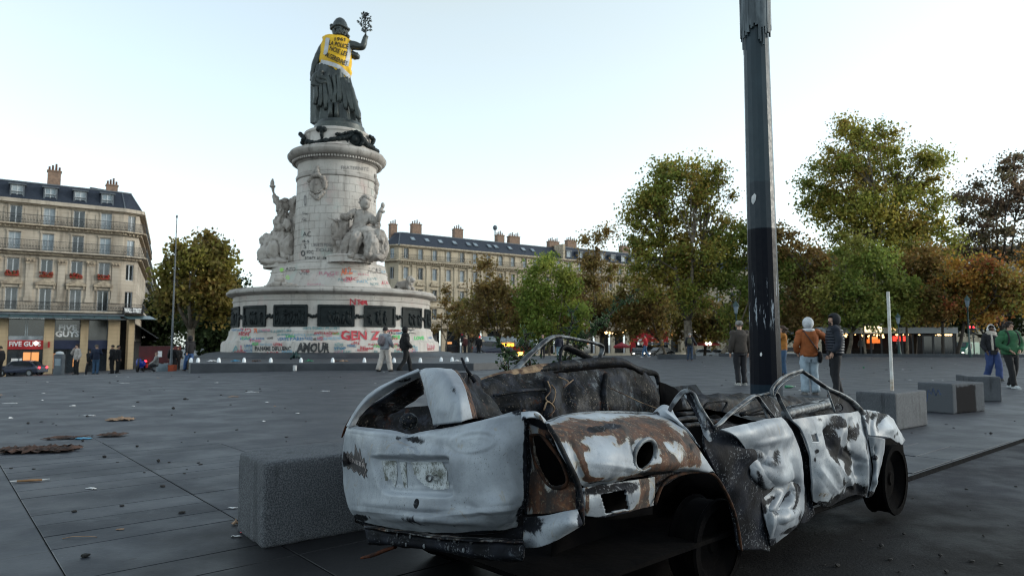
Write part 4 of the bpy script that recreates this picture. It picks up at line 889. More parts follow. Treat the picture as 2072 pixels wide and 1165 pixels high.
# dentil-like course of frieze stones under the cornice
def ring_blocks(name, r0, r1, z0, z1, n, a0, a1, mat, parent, gap=.012, off=.0, seg=3):
    rg = random.Random(int(z0 * 100)); out = []
    for k in range(n):
        b0 = a0 + (a1 - a0) * (k + off) / n; b1 = a0 + (a1 - a0) * (k + 1 + off) / n; rr = rg.uniform(-.006, .012)
        g0 = gap / r0 / 2; vs = []; e = .012
        for (ra, rb_, z) in ((r0, r0, z0 + gap / 2), (r1, r1, z1 - gap / 2)):
            for s in range(seg + 1):
                a = b0 + g0 + (b1 - b0 - 2 * g0) * s / seg
                vs.append((C0[0] + (ra + rr) * math.cos(a), C0[1] + (ra + rr) * math.sin(a), z))
            for s in range(seg, -1, -1):
                a = b0 + g0 + (b1 - b0 - 2 * g0) * s / seg
                vs.append((C0[0] + (ra - .2) * math.cos(a), C0[1] + (ra - .2) * math.sin(a), z))
        q = 2 * (seg + 1)
        mb_ = MB(); mb_.add(vs, [tuple(range(q - 1, -1, -1)), tuple(range(q, 2 * q))] + [(i, (i + 1) % q, q + (i + 1) % q, q + i) for i in range(q)])
        o = mb_.build(name, mat); o.parent = parent; o.location = -(parent.matrix_local.translation) if parent is not mon else -Vector((MC.x, MC.y, 0)); out.append(o)
    return out
FRONT0, FRONT1 = R(-188), R(8)
p_fr = mpart(MB().lathe(mprof([(189, 615), (189, 607.5)]), C0, 100), 'frieze_core', M_STONE2)
ring_blocks('frieze_stone', mr(190.5, 614), mr(191.5, 608), mz(614.6), mz(608), 22, FRONT0, FRONT1, M_STONE, mon)
# upper plinth with three projecting pedestals
LOBES = (R(-62), R(178), R(58))
def lobe(r, z, a):
    k = 0
    for l in LOBES:
        d = (a - l + math.pi) % (2 * math.pi) - math.pi; k = max(k, math.exp(-(d / .40) ** 4))
    return r + k * .78
pl = [(118,590),(116,586),(113,583),(110,577),(106,570),(103.5,563),(102.5,558),(102,556),(103.5,555),(103.5,553),(101,552),(101,547),(99,543)]
m = MB(); m.lathe(mprof(pl), C0, 120, rfun=lobe); m.lathe(mprof([(99, 543), (98.5, 541)]), C0, 120, rfun=lobe); plinth = mpart(m, 'plinth', M_STONE, 'auto')
m = MB(); m.lathe(mprof([(99, 541.5), (99.5, 540), (97, 538.5), (84, 537)]), C0, 120, rfun=lobe)
for l in LOBES[:2]:
    c = (C0[0] + 3.35 * math.cos(l), C0[1] + 3.35 * math.sin(l), 0); zt = mz(541)
    m.lathe([(1.32, zt - .1), (1.32, zt + .22), (1.36, zt + .26), (1.36, zt + .32), (1.28, zt + .36), (0, zt + .38)], c, 36)
mpart(m, 'pedestal_top', M_STONE, 'auto')
# column: a core with courses of single stones in front of it
m = MB(); m.lathe(mprof([(84, 541), (84, 536), (82, 533)]), C0, 80); m.lathe(mprof([(81.6, 533), (80.3, 480), (78.2, 400), (77, 360)]), C0, 80); column = mpart(m, 'column', M_STONE2, 'auto')
vcs = np.linspace(533, 373, 12)
for k in range(11):
    va, vb = vcs[k], vcs[k + 1]
    ra = np.interp(va, [360, 400, 480, 533], [77.3, 78.5, 80.6, 81.9]); rb_ = np.interp(vb, [360, 400, 480, 533], [77.3, 78.5, 80.6, 81.9])
    ring_blocks('column_stone', mr(ra, va), mr(rb_, vb), mz(va), mz(vb), 12, R(-186), R(6), M_STONE, mon, gap=.03, off=.5 * (k % 2), seg=4)
m = MB(); m.lathe(mprof([(77, 373), (80, 371.5), (80.5, 368), (79.5, 365.5), (77.5, 364.5), (77.5, 362)]), C0, 90); mpart(m, 'astragal', M_STONE2, 'auto')
m = MB(); m.lathe(mprof([(77.2, 364), (77.2, 342)]), C0, 90); fz = mpart(m, 'frieze', M_STONE, True)
m = MB(); m.lathe(mprof([(77.5, 342.5), (79.5, 341.5), (81, 339.5), (82, 339)]), C0, 90); m.lathe(mprof([(83, 339), (84, 334.5)]), C0, 90); m.lathe(mprof([(88, 334.4), (92, 333), (95, 330.5), (97, 327), (97.3, 324), (95.5, 322.6), (95.2, 321.2), (93.5, 319.5), (93, 317.5), (84, 315), (74, 313), (70, 312)]), C0, 110); mpart(m, 'capital', M_STONE2, 'auto')
m = MB()
for k in range(96):
    a = 2 * math.pi * k / 96; r = mr(86.3, 337); m.box((C0[0] + r * math.cos(a), C0[1] + r * math.sin(a), (mz(338.6) + mz(334.8)) / 2), (.13, .105, mz(334.8) - mz(338.6)), a)
o = mpart(m, 'dentil', M_STONE); tag(o, kind='stuff')
m = MB(); m.lathe(mprof([(76, 312), (71, 309), (67.5, 303), (65.5, 295), (64, 284), (64.5, 282), (66, 280.5), (66, 276.5), (63, 274.5), (50, 273)]), C0, 80); top = mpart(m, 'upper_drum', M_STONE, 'auto')
mzt = mz(273.5)

def ring_pt(u, v, r):                             # meets a vertical cylinder of radius r round the monument's axis
    d = ray(u, v); o = EYE - Vector((MC.x, MC.y, 0)); a = d.x ** 2 + d.y ** 2; b = o.x * d.x + o.y * d.y; c = o.x ** 2 + o.y ** 2 - r * r
    disc = b * b - a * c
    t = (-b - math.sqrt(disc)) / a if disc > 0 else -b / a
    return EYE + d * t
# bronze reliefs round the drum
rel_z0, rel_z1 = 2.06, 3.22; rR = mr(190.5, 640)
def relief(ac, seed):
    rg = random.Random(seed); hw = .97 / rR
    P = lambda a, r, z: (C0[0] + r * math.cos(a), C0[1] + r * math.sin(a), z)
    m = MB()
    for s in range(6):
        a0, a1 = ac - hw + 2 * hw * s / 6, ac - hw + 2 * hw * (s + 1) / 6
        m.hexa([P(a0, rR - .02, rel_z0), P(a0, rR + .035, rel_z0), P(a1, rR + .035, rel_z0), P(a1, rR - .02, rel_z0)], [P(a0, rR - .02, rel_z1), P(a0, rR + .035, rel_z1), P(a1, rR + .035, rel_z1), P(a1, rR - .02, rel_z1)])
    o = mpart(m, 'bronze_relief', M_BRONZED)
    f = MB()
    for s in range(6):
        a0, a1 = ac - hw + 2 * hw * s / 6, ac - hw + 2 * hw * (s + 1) / 6
        for z0, z1 in ((rel_z0 - .04, rel_z0 + .10), (rel_z1 - .10, rel_z1 + .05)):
            f.hexa([P(a0, rR, z0), P(a0, rR + .10, z0 + .02), P(a1, rR + .10, z0 + .02), P(a1, rR, z0)], [P(a0, rR, z1), P(a0, rR + .10, z1 - .02), P(a1, rR + .10, z1 - .02), P(a1, rR, z1)])
    for sgn in (-1, 1):
        a0, a1 = ac + sgn * (hw - .018), ac + sgn * (hw + .006)
        f.hexa([P(a0, rR, rel_z0), P(a0, rR + .095, rel_z0), P(a1, rR + .095, rel_z0), P(a1, rR, rel_z0)], [P(a0, rR, rel_z1), P(a0, rR + .095, rel_z1), P(a1, rR + .095, rel_z1), P(a1, rR, rel_z1)])
    fo = f.build('relief_frame', M_BRONZED, o)
    h = MB()
    for q in range(rg.randint(9, 13)):
        a = ac + rg.uniform(-.82, .82) * hw; z = rel_z0 + rg.uniform(.28, .55); s = rg.uniform(.8, 1.15); r = rR + .045
        Mx = Matrix.Rotation(rg.uniform(-.25, .25), 3, 'Y')
        h.ell(P(a, r, z), (.085 * s, .06, .24 * s), 8, 6, M=Mx); h.ell(P(a + rg.uniform(-.006, .006), r + .02, z + .30 * s), .062 * s, 7, 5)
        h.ell(P(a + .018, r, z - .2), (.05, .05, .2), 6, 5)
        if rg.random() < .5: h.tube([P(a, r + .02, z + .15), P(a + rg.uniform(-.05, .05), r + .05, z + rg.uniform(.15, .45))], [.035, .025], 6)
    h.build('relief_figures', M_BRONZED, o, smooth=True)['kind'] = 'stuff'
for k in range(15): relief(R(-90 - 8.6 + 24 * k), k)
m = MB()
for k in range(15):
    a = R(-90 - 8.6 + 12 + 24 * k)
    rg = random.Random(k)
    for q in range(7):
        m.ell((C0[0] + (rR + .06) * math.cos(a + (q - 3) * .012), C0[1] + (rR + .06) * math.sin(a + (q - 3) * .012), 2.62 + rg.uniform(-.08, .08)), (.07, .07, .09), 7, 5)
o = mpart(m, 'bronze_garland', M_BRONZED, True); tag(o, kind='stuff')
# garland and medallion round the upper drum
def lumpy(m, pts, r, n=60, seed=1, mul=1.0):
    rg = random.Random(seed); Q = catmull(np.array([list(p) for p in pts]), n)
    for q in Q: m.ell(Vector(q) + Vector((rg.uniform(-.03, .03), rg.uniform(-.03, .03), rg.uniform(-.03, .03))), r * rg.uniform(.75, 1.2), 6, 4)
m = MB(); rg_ = mr(68, 288)
lumpy(m, [ring_pt(u, v, rg_) for u, v in ((613,290),(620,287),(632,289),(657,286),(688,280),(706,276),(716,270))], .155, 90, 1)
lumpy(m, [ring_pt(u, v, rg_ + .1) for u, v in ((722,270),(732,281),(742,292),(752,299),(762,307))], .17, 50, 2)
lumpy(m, [ring_pt(u, v, rg_) for u, v in ((681,271),(690,272),(700,270),(712,266))], .09, 26, 3)
for c, s in (((612,280), 9), ((753,283), 7)): lumpy(m, [ring_pt(c[0] - 4, c[1] - s, rg_ + .1), ring_pt(c[0] + 3, c[1], rg_ + .15), ring_pt(c[0], c[1] + s, rg_ + .1)], .14, 20, s)
mpart(m, 'garland', M_BRONZED, True)['kind'] = 'stuff'
m = MB(); c = ring_pt(719, 284, rg_ + .12); m.ell(c, (.42, .2, .44), 16, 10); lumpy(m, [c + Vector((.5 * math.cos(t), -.12, .5 * math.sin(t))) for t in np.linspace(0, 6.28, 14)], .11, 40, 4)
m.ell(c + Vector((0, -.2, .03)), (.2, .14, .24), 10, 8); mpart(m, 'medallion', M_BRONZED, True)
m = MB(); c = ring_pt(650, 266, rg_); lumpy(m, [ring_pt(645, 261, rg_ - .1), ring_pt(656, 262, rg_ - .1)], .17, 12, 9); lumpy(m, [ring_pt(650, 262, rg_), ring_pt(651, 270, rg_), ring_pt(651, 279, rg_)], .11, 14, 10); mpart(m, 'bronze_tassel', M_BRONZED, True)
# carved cartouche on the column, second one at its edge, mask at the foot of the left pedestal
def cartouche(uc, vc, s, r, name):
    m = MB(); P = lambda du, dv, o=0: ring_pt(uc + du * s, vc + dv * s, r + o)
    vs = []; 
    c = P(0, 0, .02); m.ell(c, (.46 * s, .16, .5 * s), 18, 10); m.ell(P(-1, -4, .15), (.10, .08, .10), 10, 6)
    lumpy(m, [P(14 * math.sin(t) * (1 + .12 * math.cos(t)), -14 * math.cos(t), .05) for t in np.linspace(.5, 5.8, 18)], .075 * s, 60, 5)
    lumpy(m, [P(-15, -9, .08), P(-10, -17, .1), P(0, -22, .12), P(10, -18, .1), P(17, -9, .08), P(16, 2, .05)], .13 * s, 44, 6)
    lumpy(m, [P(-13, 14, .05), P(-6, 20, .08), P(0, 26, .08), P(7, 20, .08), P(13, 14, .05)], .11 * s, 30, 7)
    lumpy(m, [P(1, -24, .1), P(2, -30, .08), P(0, -38, .04)], .10 * s, 10, 8)
    return mpart(m, name, M_STATUE, True)
cartouche(641, 376, 1.0, mr(78.5, 380), 'carved_cartouche')
m = MB()
for du, v, r in ((762, 366, .2), (764, 374, .24), (763, 382, .22), (764, 390, .16), (762, 398, .15), (761, 407, .10), (762, 357, .14)):
    p = ring_pt(du - 3, v, mr(78.5, 380)); m.ell(p, (r, r, r * 1.2), 9, 6)
mpart(m, 'edge_cartouche', M_STATUE, True)
m = MB(); RR = 4.6
for u, v, r in ((566,565,.26),(566,558,.20),(565,573,.24),(555,575,.16),(577,575,.16),(546,579,.15),(586,577,.16),(538,581,.13),(596,579,.14),(606,581,.12),(616,582,.1),(531,583,.11),(557,583,.15),(572,583,.15),(541,585,.13),(601,584,.13)):
    m.ell(ring_pt(u, v, RR), (r * 1.35, r, r), 10, 7)
mask_ = mpart(m, 'carved_mask', M_STATUE, True); mask_['kind'] = 'stuff'
# engraved word on the frieze
def surf_hit(objs):
    V = []; F = []
    for o in objs:
        off = len(V); me = o.data; mw = Matrix.Translation(Vector((MC.x, MC.y, 0)) + o.location)
        V += [mw @ v.co for v in me.vertices]; F += [tuple(i + off for i in p.vertices) for p in me.polygons]
    b = BVHTree.FromPolygons(V, F)
    def f(u, v, off):
        d = ray(u, v).normalized(); h = b.ray_cast(EYE, d)
        return None if h[0] is None else h[0] - d * off
    return f
def write_on(hit, txt, u, v, hpx, mat, parent, name='graffiti', rot=0, wide=1.0, bold=0, off=.03, shear=0, curve=0, jit=0, wpx=None, seed=0):
    """lettering laid on the stone where the photograph shows it: (u, v) middle, hpx capital height"""
    vs, fs = text_mesh(txt, hpx / .72, off=bold * hpx, shear=shear)
    if not vs: return
    xs = [p.x for p in vs]; w = max(xs) - min(xs) + 1e-6
    if wpx: wide = wpx / w
    c, s = math.cos(R(rot)), math.sin(R(rot)); m = MB(); out = []; ok = True
    for p in vs:
        x, y = p.x * wide, -p.y
        if jit: x += jit * hpx * noise.noise(Vector((p.x * .3, p.y * .3, seed))); y += jit * hpx * 1.5 * noise.noise(Vector((p.x * .12, p.y * .2, seed + 5)))
        y += curve * (x / max(w * wide / 2, 1e-6)) ** 2
        h = hit(u + x * c - y * s, v + x * s + y * c, off)
        if h is None: ok = False; h = hit(u, v, off)
        if h is None: return
        out.append(h)
    m.add(out, fs); o = m.build(name, mat)
    o.parent = parent; o.location = -(Vector((MC.x, MC.y, 0)) if parent is mon else (Vector((MC.x, MC.y, 0)) + parent.location)); return o
P_ = {k: surf('spray ' + k, c, tuple(x * .8 + .03 for x in c), 3, .6, bump=0) for k, c in dict(black=(.018, .018, .02), red=(.42, .03, .045), teal=(.10, .25, .27), blue=(.05, .16, .30), pink=(.5, .20, .25), green=(.05, .42, .10), orange=(.60, .16, .08), lime=(.32, .62, .12), grey=(.16, .15, .15), sky=(.22, .38, .48)).items()}
hitb = surf_hit([base, drum]); hitp = surf_hit([plinth]); hitf = surf_hit([fz])
colv = MB().lathe(mprof([(82.1, 541), (80.9, 480), (78.8, 400), (77.6, 360)]), C0, 80).build('tmp', M_STONE); colv.location = -Vector((MC.x, MC.y, 0)); hitc = surf_hit([colv]); bpy.data.objects.remove(colv)
rgx = random.Random(77)
write_on(hitf, 'FRATERNITE', 718, 340.5, 7.5, P_['grey'], mon, 'engraved_word', rot=4, wpx=56, curve=1)
wb = lambda *a, **k: write_on(hitb, *a, mon, **k)
wb('GEN Z', 729, 679, 18, P_['red'], wpx=80, bold=.045, jit=.10, rot=-1)
wb('AMOUR', 633, 704, 18, P_['black'], wpx=68, bold=.075, shear=.12, jit=.10)
wb('PANAME DIFLUENC', 552, 705.5, 9, P_['black'], wpx=72, bold=.03, jit=.10)
wb('UTIN', 562, 697, 5.5, P_['red'], wpx=17, bold=.05, jit=.1)
wb('ENCELADE', 538, 697, 5, P_['sky'], wpx=24, jit=.12)
wb('ACAB', 551, 714, 4.5, P_['red'], wpx=26, bold=.05, jit=.15)
wb('A', 477, 706, 13, P_['teal'], bold=.03, jit=.1); wb('1', 487, 706, 14, P_['pink'], bold=.05, jit=.1)
for i, tx in enumerate(('LIBRE', 'TOUS', 'SAVE', 'LUTTE')): wb(tx, 502, 699 + 5 * i, 4.2, P_['sky' if i % 2 else 'blue'], wpx=17, bold=.03, jit=.15, seed=i)
rgg = random.Random(12); wl = ['VIVE LA LIBERTE', 'ENSEMBLE', 'JUSTICE', 'PAIX', 'RESISTANCE', 'VERITE', 'PARIS', 'DEMAIN', 'TOUJOURS', 'LIBRE']
for (v, u0, u1, h, cs) in ((670, 520, 590, 5, ('teal',)), (663.5, 612, 690, 5.5, ('teal', 'grey')), (677, 560, 650, 4.5, ('sky', 'teal')), (685.5, 484, 535, 5, ('sky', 'blue')), (685.5, 560, 640, 7, ('blue', 'black', 'blue')), (685, 640, 690, 6, ('teal', 'sky')), (697, 676, 700, 6, ('teal',)), (704, 676, 698, 5, ('teal',)), (711, 676, 712, 5, ('teal',)), (699, 702, 724, 5.5, ('blue',)), (703, 728, 740, 5, ('red',)), (709, 722, 746, 5.5, ('red',)), (697, 744, 768, 5.5, ('red', 'pink')), (711, 757, 764, 6, ('teal',)), (710, 797, 818, 6, ('teal',)), (697, 797, 806, 5, ('red',)), (705, 836, 846, 9, ('sky',)), (712, 836, 846, 5, ('blue',))):
    u = u0
    while u < u1 - 6:
        t_ = rgg.choice(wl); w_ = min(u1 - u, rgg.uniform(16, 34)); wb(t_, u + w_ / 2, v + rgg.uniform(-.8, .8), h * rgg.uniform(.8, 1.1), P_[rgg.choice(cs)], wpx=w_ * .92, bold=.025, jit=.18, seed=u); u += w_
wb('ANTI RACISME', 660, 674, 4.5, P_['red'], wpx=50, bold=.05, jit=.12)
wb('ZAD', 497, 669, 8, P_['red'], wpx=22, bold=.06, jit=.2); wb('NON', 493, 676, 6, P_['red'], wpx=20, bold=.06, jit=.2); wb('R', 517, 669, 9, P_['orange'], bold=.05, jit=.2)
wb('Free', 516, 688, 7, P_['pink'], wpx=22, bold=.05, jit=.15); wb('TAK', 816, 671, 10, P_['black'], wpx=52, bold=.07, jit=.3)
wb('OUI', 801, 682, 7, P_['green'], wpx=16, bold=.07, jit=.1); wb('LOVE', 848, 684, 7, P_['green'], wpx=20, bold=.06, jit=.1); wb('Free', 872, 700, 9, P_['pink'], wpx=16, bold=.02, jit=.1)
for q in range(46):
    u = rgx.uniform(478, 872); v = rgx.choice((668, 674, 679, 684, 695, 700, 706, 712)) + rgx.uniform(-1.5, 1.5)
    if 595 < u < 672 and v > 690 or 686 < u < 772 and v < 692: continue
    wb(rgx.choice(wl + ['ACAB', 'RIC', 'LOVE', 'STOP', 'NON', 'OUI', 'GAZA', 'VIE']), u, v, rgx.uniform(3.5, 6.5), P_[rgx.choice(('red', 'pink', 'teal', 'sky', 'blue', 'black', 'green', 'red', 'grey'))], wpx=rgx.uniform(10, 26), bold=rgx.uniform(.01, .06), jit=.2, seed=q)
hitr = surf_hit([drum])
write_on(hitr, 'NTM', 726, 611, 13, P_['red'], mon, wpx=36, bold=.03, jit=.05, off=.16)
wc = lambda *a, **k: write_on(hitc, *a, mon, **k)
wc('AC', 621, 474, 10, P_['black'], wpx=17, jit=.12, bold=.01); wc('as', 619, 487, 8, P_['black'], wpx=15, jit=.2); wc('S', 617, 498, 10, P_['black'], jit=.2)
wc('SOC', 627, 510, 6, P_['black'], wpx=14, bold=.02, jit=.1); wc('O', 613, 513, 12, P_['black'], wide=.7, bold=.05, jit=.1)
wc('Free', 617, 432, 6, P_['black'], wpx=10, jit=.1, off=.08); wc('Gl', 615, 444, 6, P_['black'], wpx=8, jit=.1, off=.08); wc('0', 617, 407, 24, P_['grey'], wide=.35, off=.06)
wc('FORCE AU AMOUR', 647, 523, 7.5, P_['black'], wpx=60, jit=.1, bold=.01); wc('LA JEUNESSE SE LEVE', 643, 535, 5.5, P_['black'], wpx=68, jit=.12)
wc('LIBERTE POUR', 652, 496, 6, P_['grey'], wpx=44, jit=.15); wc('TOUS', 655, 506, 7, P_['grey'], wpx=36, jit=.15); wc('____', 663, 523, 5, P_['red'], wpx=24)
wp = lambda *a, **k: write_on(hitp, *a, mon, **k)
wp('ARZ', 701, 549, 13, P_['orange'], wpx=24, bold=.05, jit=.12, rot=-8); wp('ACAB', 758, 548, 12, P_['grey'], wpx=28, jit=.06); wp('DEGAGE', 753, 528.5, 5, P_['teal'], wpx=36, jit=.1)
for q in range(16): wp(rgx.choice(('ACAB', 'NON', 'LOVE', 'RIC', 'VIE', 'AMOUR', 'PAIX')), rgx.uniform(600, 790), rgx.uniform(546, 582), rgx.uniform(4, 8), P_[rgx.choice(('pink', 'grey', 'teal', 'red', 'grey', 'sky'))], wpx=rgx.uniform(14, 26), jit=.2, seed=q)
wp('RAGE', 665, 553, 7, P_['pink'], wpx=40, jit=.1); wp('6', 544, 559, 11, P_['lime'], bold=.04, jit=.1); wp('o', 582, 560, 11, P_['lime'], bold=.04, jit=.1)
wp('O', 530, 545, 8, P_['lime'], wpx=13, bold=.2); wp('o', 570, 545, 8, P_['lime'], bold=.2); wp('AZO', 588, 544.5, 6, P_['black'], wpx=20, jit=.2)

# ------------------------------------------------------------------ platform round the monument
plat = [(-13.3, 28.4), (-1.6, 28.6), (-.5, 30.2), (-.3, 34), (-.5, 57), (-22, 57), (-20.2, 43), (-14.6, 31)]
m = MB(); m.prism([(x, y) for x, y in plat], -1.0, .30); o = m.build('stone_platform', M_DSTONE); tag(o, 'low dark stone platform round the foot of the monument', 'platform')
bv = o.modifiers.new('edge', 'BEVEL'); bv.width = .025; bv.segments = 2
m = MB(); m.lathe([(7.9, .30), (7.9, .32), (7.5, .52), (6.6, .62), (6.0, .62)], C0, 90); o = m.build('sloping_step', M_DSTONE, smooth='auto'); tag(o, 'sloping ring of dark stone between the platform and the graffiti base', 'step')

# ------------------------------------------------------------------ seated stone figures
def J_(d): return {k: (at_y(u, v, y), r) for k, (u, v, y, r) in d.items()}
def stone_figure(name, label, d, E, extra, amp=.05, seed=0, root='hip', parts=()):
    J = J_(d); vs, fs = skin_mesh(J, E, 3, root)
    c = J[root][0]; t = thing(name, label, 'statue', loc=c)
    m = MB(); m.add(vs, fs); o = m.build('figure', M_STATUE, smooth=True); displace(o, amp * 1.5, 4.5, seed, (1, 1, .4), True); displace(o, amp * .8, 11, seed + 9, (1, 1, .5), True); o.parent = t; o.location = -c
    m = MB()
    for u, v, y, r in extra: m.ell(at_y(u, v, y), r, 26, 18)
    if extra:
        o = m.build('drapery', M_STATUE, smooth=True); displace(o, .14, 3.2, seed + 3, (1, 1, .45), True); displace(o, .06, 8, seed + 5, (1, 1, .5), True); o.parent = t; o.location = -c
    for nm, fn in parts:
        m = MB(); fn(m); o = m.build(nm, M_STATUE, smooth=True); o.parent = t; o.location = -c
    return t
def face(m, u, v, y, s, yaw):
    c = at_y(u, v, y); M3 = Matrix.Rotation(yaw, 3, 'Z')
    m.ell(c, (.27 * s, .31 * s, .36 * s), 14, 10, M=M3)
    m.ell(c + M3 @ Vector((0, -.30 * s, -.02 * s)), (.05 * s, .08 * s, .09 * s), 8, 6, M=M3)
    m.ell(c + M3 @ Vector((0, -.25 * s, -.22 * s)), (.11 * s, .08 * s, .09 * s), 8, 6, M=M3)
    rg = random.Random(3)
    for q in range(46):
        a = rg.uniform(0, 6.28); e = rg.uniform(-.2, 1.5); p = Vector((math.cos(a) * math.cos(e), math.sin(a) * math.cos(e), math.sin(e)))
        if p.y < -.45 and p.z < .55: continue
        m.ell(c + M3 @ Vector((p.x * .27 * s, p.y * .30 * s, p.z * .34 * s + .05 * s)), .095 * s, 7, 5)
stone_figure('stone_statue', 'seated stone woman with a child and a staff on the right pedestal', dict(
  hip=(730,470,41.0,.52), waist=(729,458,40.9,.36), chest=(732,442,40.8,.44), neck=(735,427,40.75,.17), head0=(737,419,40.7,.18),
  sl=(718,430,40.75,.26), el=(704,440,40.5,.19), hl=(687,438,40.5,.13), sr=(750,439,40.8,.27), er=(760,452,40.6,.20), hr=(768,448,40.6,.13),
  kl=(722,480,39.9,.34), al=(714,512,40.0,.20), fl=(708,519,39.7,.15), kl2=(705,488,40.2,.33), al2=(695,518,40.3,.22), fl2=(690,532,40.1,.14),
  kr=(750,480,40.0,.36), ar=(748,512,40.1,.30), fr=(744,521,39.9,.2), c0=(764,470,40.5,.26), c1=(768,494,40.5,.30), c2=(764,516,40.3,.14), c3=(775,518,40.4,.14)),
  [('hip','waist'),('waist','chest'),('chest','neck'),('neck','head0'),('chest','sl'),('sl','el'),('el','hl'),('chest','sr'),('sr','er'),('er','hr'),('hip','kl'),('kl','al'),('al','fl'),('hip','kl2'),('kl2','al2'),('al2','fl2'),('hip','kr'),('kr','ar'),('ar','fr'),('kr','c0'),('c0','c1'),('c1','c2'),('c1','c3')],
  [(735,505,41.2,(1.0,.7,.8)),(735,480,41.5,(.9,.6,.9)),(690,470,40.9,(.30,.3,.75)),(686,485,41.0,(.34,.3,.5)),(687,505,41.1,(.26,.3,.6)),(740,470,40.6,(.8,.6,.28)),(771,500,41.0,(.35,.4,.8)),(699,462,40.9,(.22,.3,.7)),(692,495,40.7,(.3,.3,.3)),(684,478,40.7,(.25,.25,.3)),(690,512,40.8,(.25,.25,.35)),(776,505,40.7,(.22,.25,.4)),(768,480,40.4,(.28,.25,.4)),(752,497,40.0,(.3,.25,.6)),(680,462,40.7,(.16,.2,.45)),(758,520,40.2,(.5,.3,.14)),(720,523,40.2,(.6,.3,.13))], .055, 1,
  parts=[('head', lambda m: face(m, 739, 412, 40.65, 1.15, .55)), ('child_head', lambda m: face(m, 764, 458, 40.5, .62, -.3)), ('staff', lambda m: (m.tube([at_y(762,452,40.5), at_y(769,430,40.5), at_y(773,420,40.5)], [.2, .16, .10], 10), m.ell(at_y(773,428,40.5), (.2,.2,.1), 10, 6), m.tube([at_y(773,420,40.5), at_y(775,411,40.5)], [.05,.03], 8), m.ell(at_y(774.5,416,40.5), (.13,.13,.2), 8, 6))), ('sickle', lambda m: m.tube([at_y(663,441,40.4), at_y(672,443,40.4), at_y(684,449,40.4)], [.02,.04,.05], 8)), ('child_arm', lambda m: m.tube([at_y(763,486,40.2), at_y(761,504,40.1), at_y(763,518,40.1)], [.15,.15,.17], 9))])
stone_figure('stone_statue', 'seated stone figure raising a torch on the left pedestal', dict(
  hip=(569,482,44.0,.50), waist=(572,464,44.0,.36), chest=(575,446,44.0,.44), neck=(577,431,44,.18), head0=(577,424,44,.18),
  s1=(571,436,43.7,.25), e1=(565,418,43.5,.19), h1=(554,394,43.5,.13), s2=(584,440,44,.25), e2=(592,456,43.6,.2), h2=(597,470,43.5,.14),
  k1=(533,502,43.7,.36), a1=(560,522,43.4,.24), f1=(568,530,43.3,.17), k2=(548,496,44.2,.36), a2=(534,526,44.2,.3), f2=(530,534,44.1,.2), k3=(578,502,43.4,.36), a3=(580,526,43.3,.3)),
  [('hip','waist'),('waist','chest'),('chest','neck'),('neck','head0'),('chest','s1'),('s1','e1'),('e1','h1'),('chest','s2'),('s2','e2'),('e2','h2'),('hip','k1'),('k1','a1'),('a1','f1'),('hip','k2'),('k2','a2'),('a2','f2'),('hip','k3'),('k3','a3')],
  [(560,515,44.2,(1.1,.8,.75)),(578,488,44.2,(.75,.6,.9)),(592,470,44.1,(.45,.5,1.2)),(598,430,43.9,(.28,.3,.75)),(597,412,43.9,(.26,.28,.4)),(545,488,44.2,(.55,.5,.42)),(590,515,43.8,(.5,.5,.7)),(570,460,43.7,(.42,.3,.25)),(538,515,43.6,(.45,.4,.6)),(552,505,43.3,(.35,.3,.5)),(585,498,43.3,(.3,.3,.7)),(600,480,43.5,(.2,.25,.5)),(600,448,43.5,(.22,.25,.35)),(583,455,43.4,(.25,.25,.3)),(560,530,43.2,(.9,.4,.16)),(595,527,43.3,(.4,.4,.3)),(563,448,43.6,(.2,.25,.25))], .06, 5,
  parts=[('head', lambda m: face(m, 577, 417, 44, 1.15, -1.2)), ('torch', lambda m: (m.tube([at_y(556,398,43.5), at_y(553,388,43.5), at_y(552,378,43.5)], [.06,.07,.12], 9), m.ell(at_y(551.5,377,43.5), (.2,.2,.12), 10, 6), m.ell(at_y(551,371,43.5), (.14,.14,.24), 8, 6), m.ell(at_y(551.5,366,43.5), (.08,.08,.16), 8, 6)))])
# two crouching stone lions on the cornice edge
def lion(c, rz, label):
    t = thing('stone_lion', label, 'statue', 'stone lions on the cornice', loc=c, rz=rz)
    J = dict(b=((0,0,.32),.26), m=((.35,0,.36),.27), s=((.7,0,.42),.26), n=((.9,0,.58),.2), h=((1.05,0,.66),.17), z=((1.22,0,.60),.10), l1=((.8,.18,.2),.11), p1=((1.05,.2,.07),.09), l2=((.8,-.18,.2),.11), p2=((1.05,-.2,.07),.09), r1=((.05,.22,.18),.15), q1=((.3,.26,.06),.08), r2=((.05,-.22,.18),.15), q2=((.3,-.26,.06),.08), t0=((-.3,0,.2),.05), t1=((-.5,.1,.06),.04))
    vs, fs = skin_mesh({k: (Vector(p), r) for k, (p, r) in J.items()}, [('b','m'),('m','s'),('s','n'),('n','h'),('h','z'),('s','l1'),('l1','p1'),('s','l2'),('l2','p2'),('b','r1'),('r1','q1'),('b','r2'),('r2','q2'),('b','t0'),('t0','t1')], 2, 'm')
    m = MB(); m.add(vs, fs); o = m.build('body', M_STATUE, t, smooth=True); displace(o, .03, 7, 2)
    m = MB(); rg = random.Random(2)
    for q in range(60):
        a = rg.uniform(0, 6.28); m.ell((.86 + rg.uniform(-.12, .1), .22 * math.cos(a), .60 + .22 * math.sin(a)), .08, 6, 4)
    m.build('mane', M_STATUE, t, smooth=True)
rl = mr(190, 594); zl = mz(595) + .02
lion((C0[0] + 5.1 * math.cos(R(-28)), C0[1] + 5.1 * math.sin(R(-28)), zl), R(-28), 'pinkish stone lion lying on the right end of the cornice')

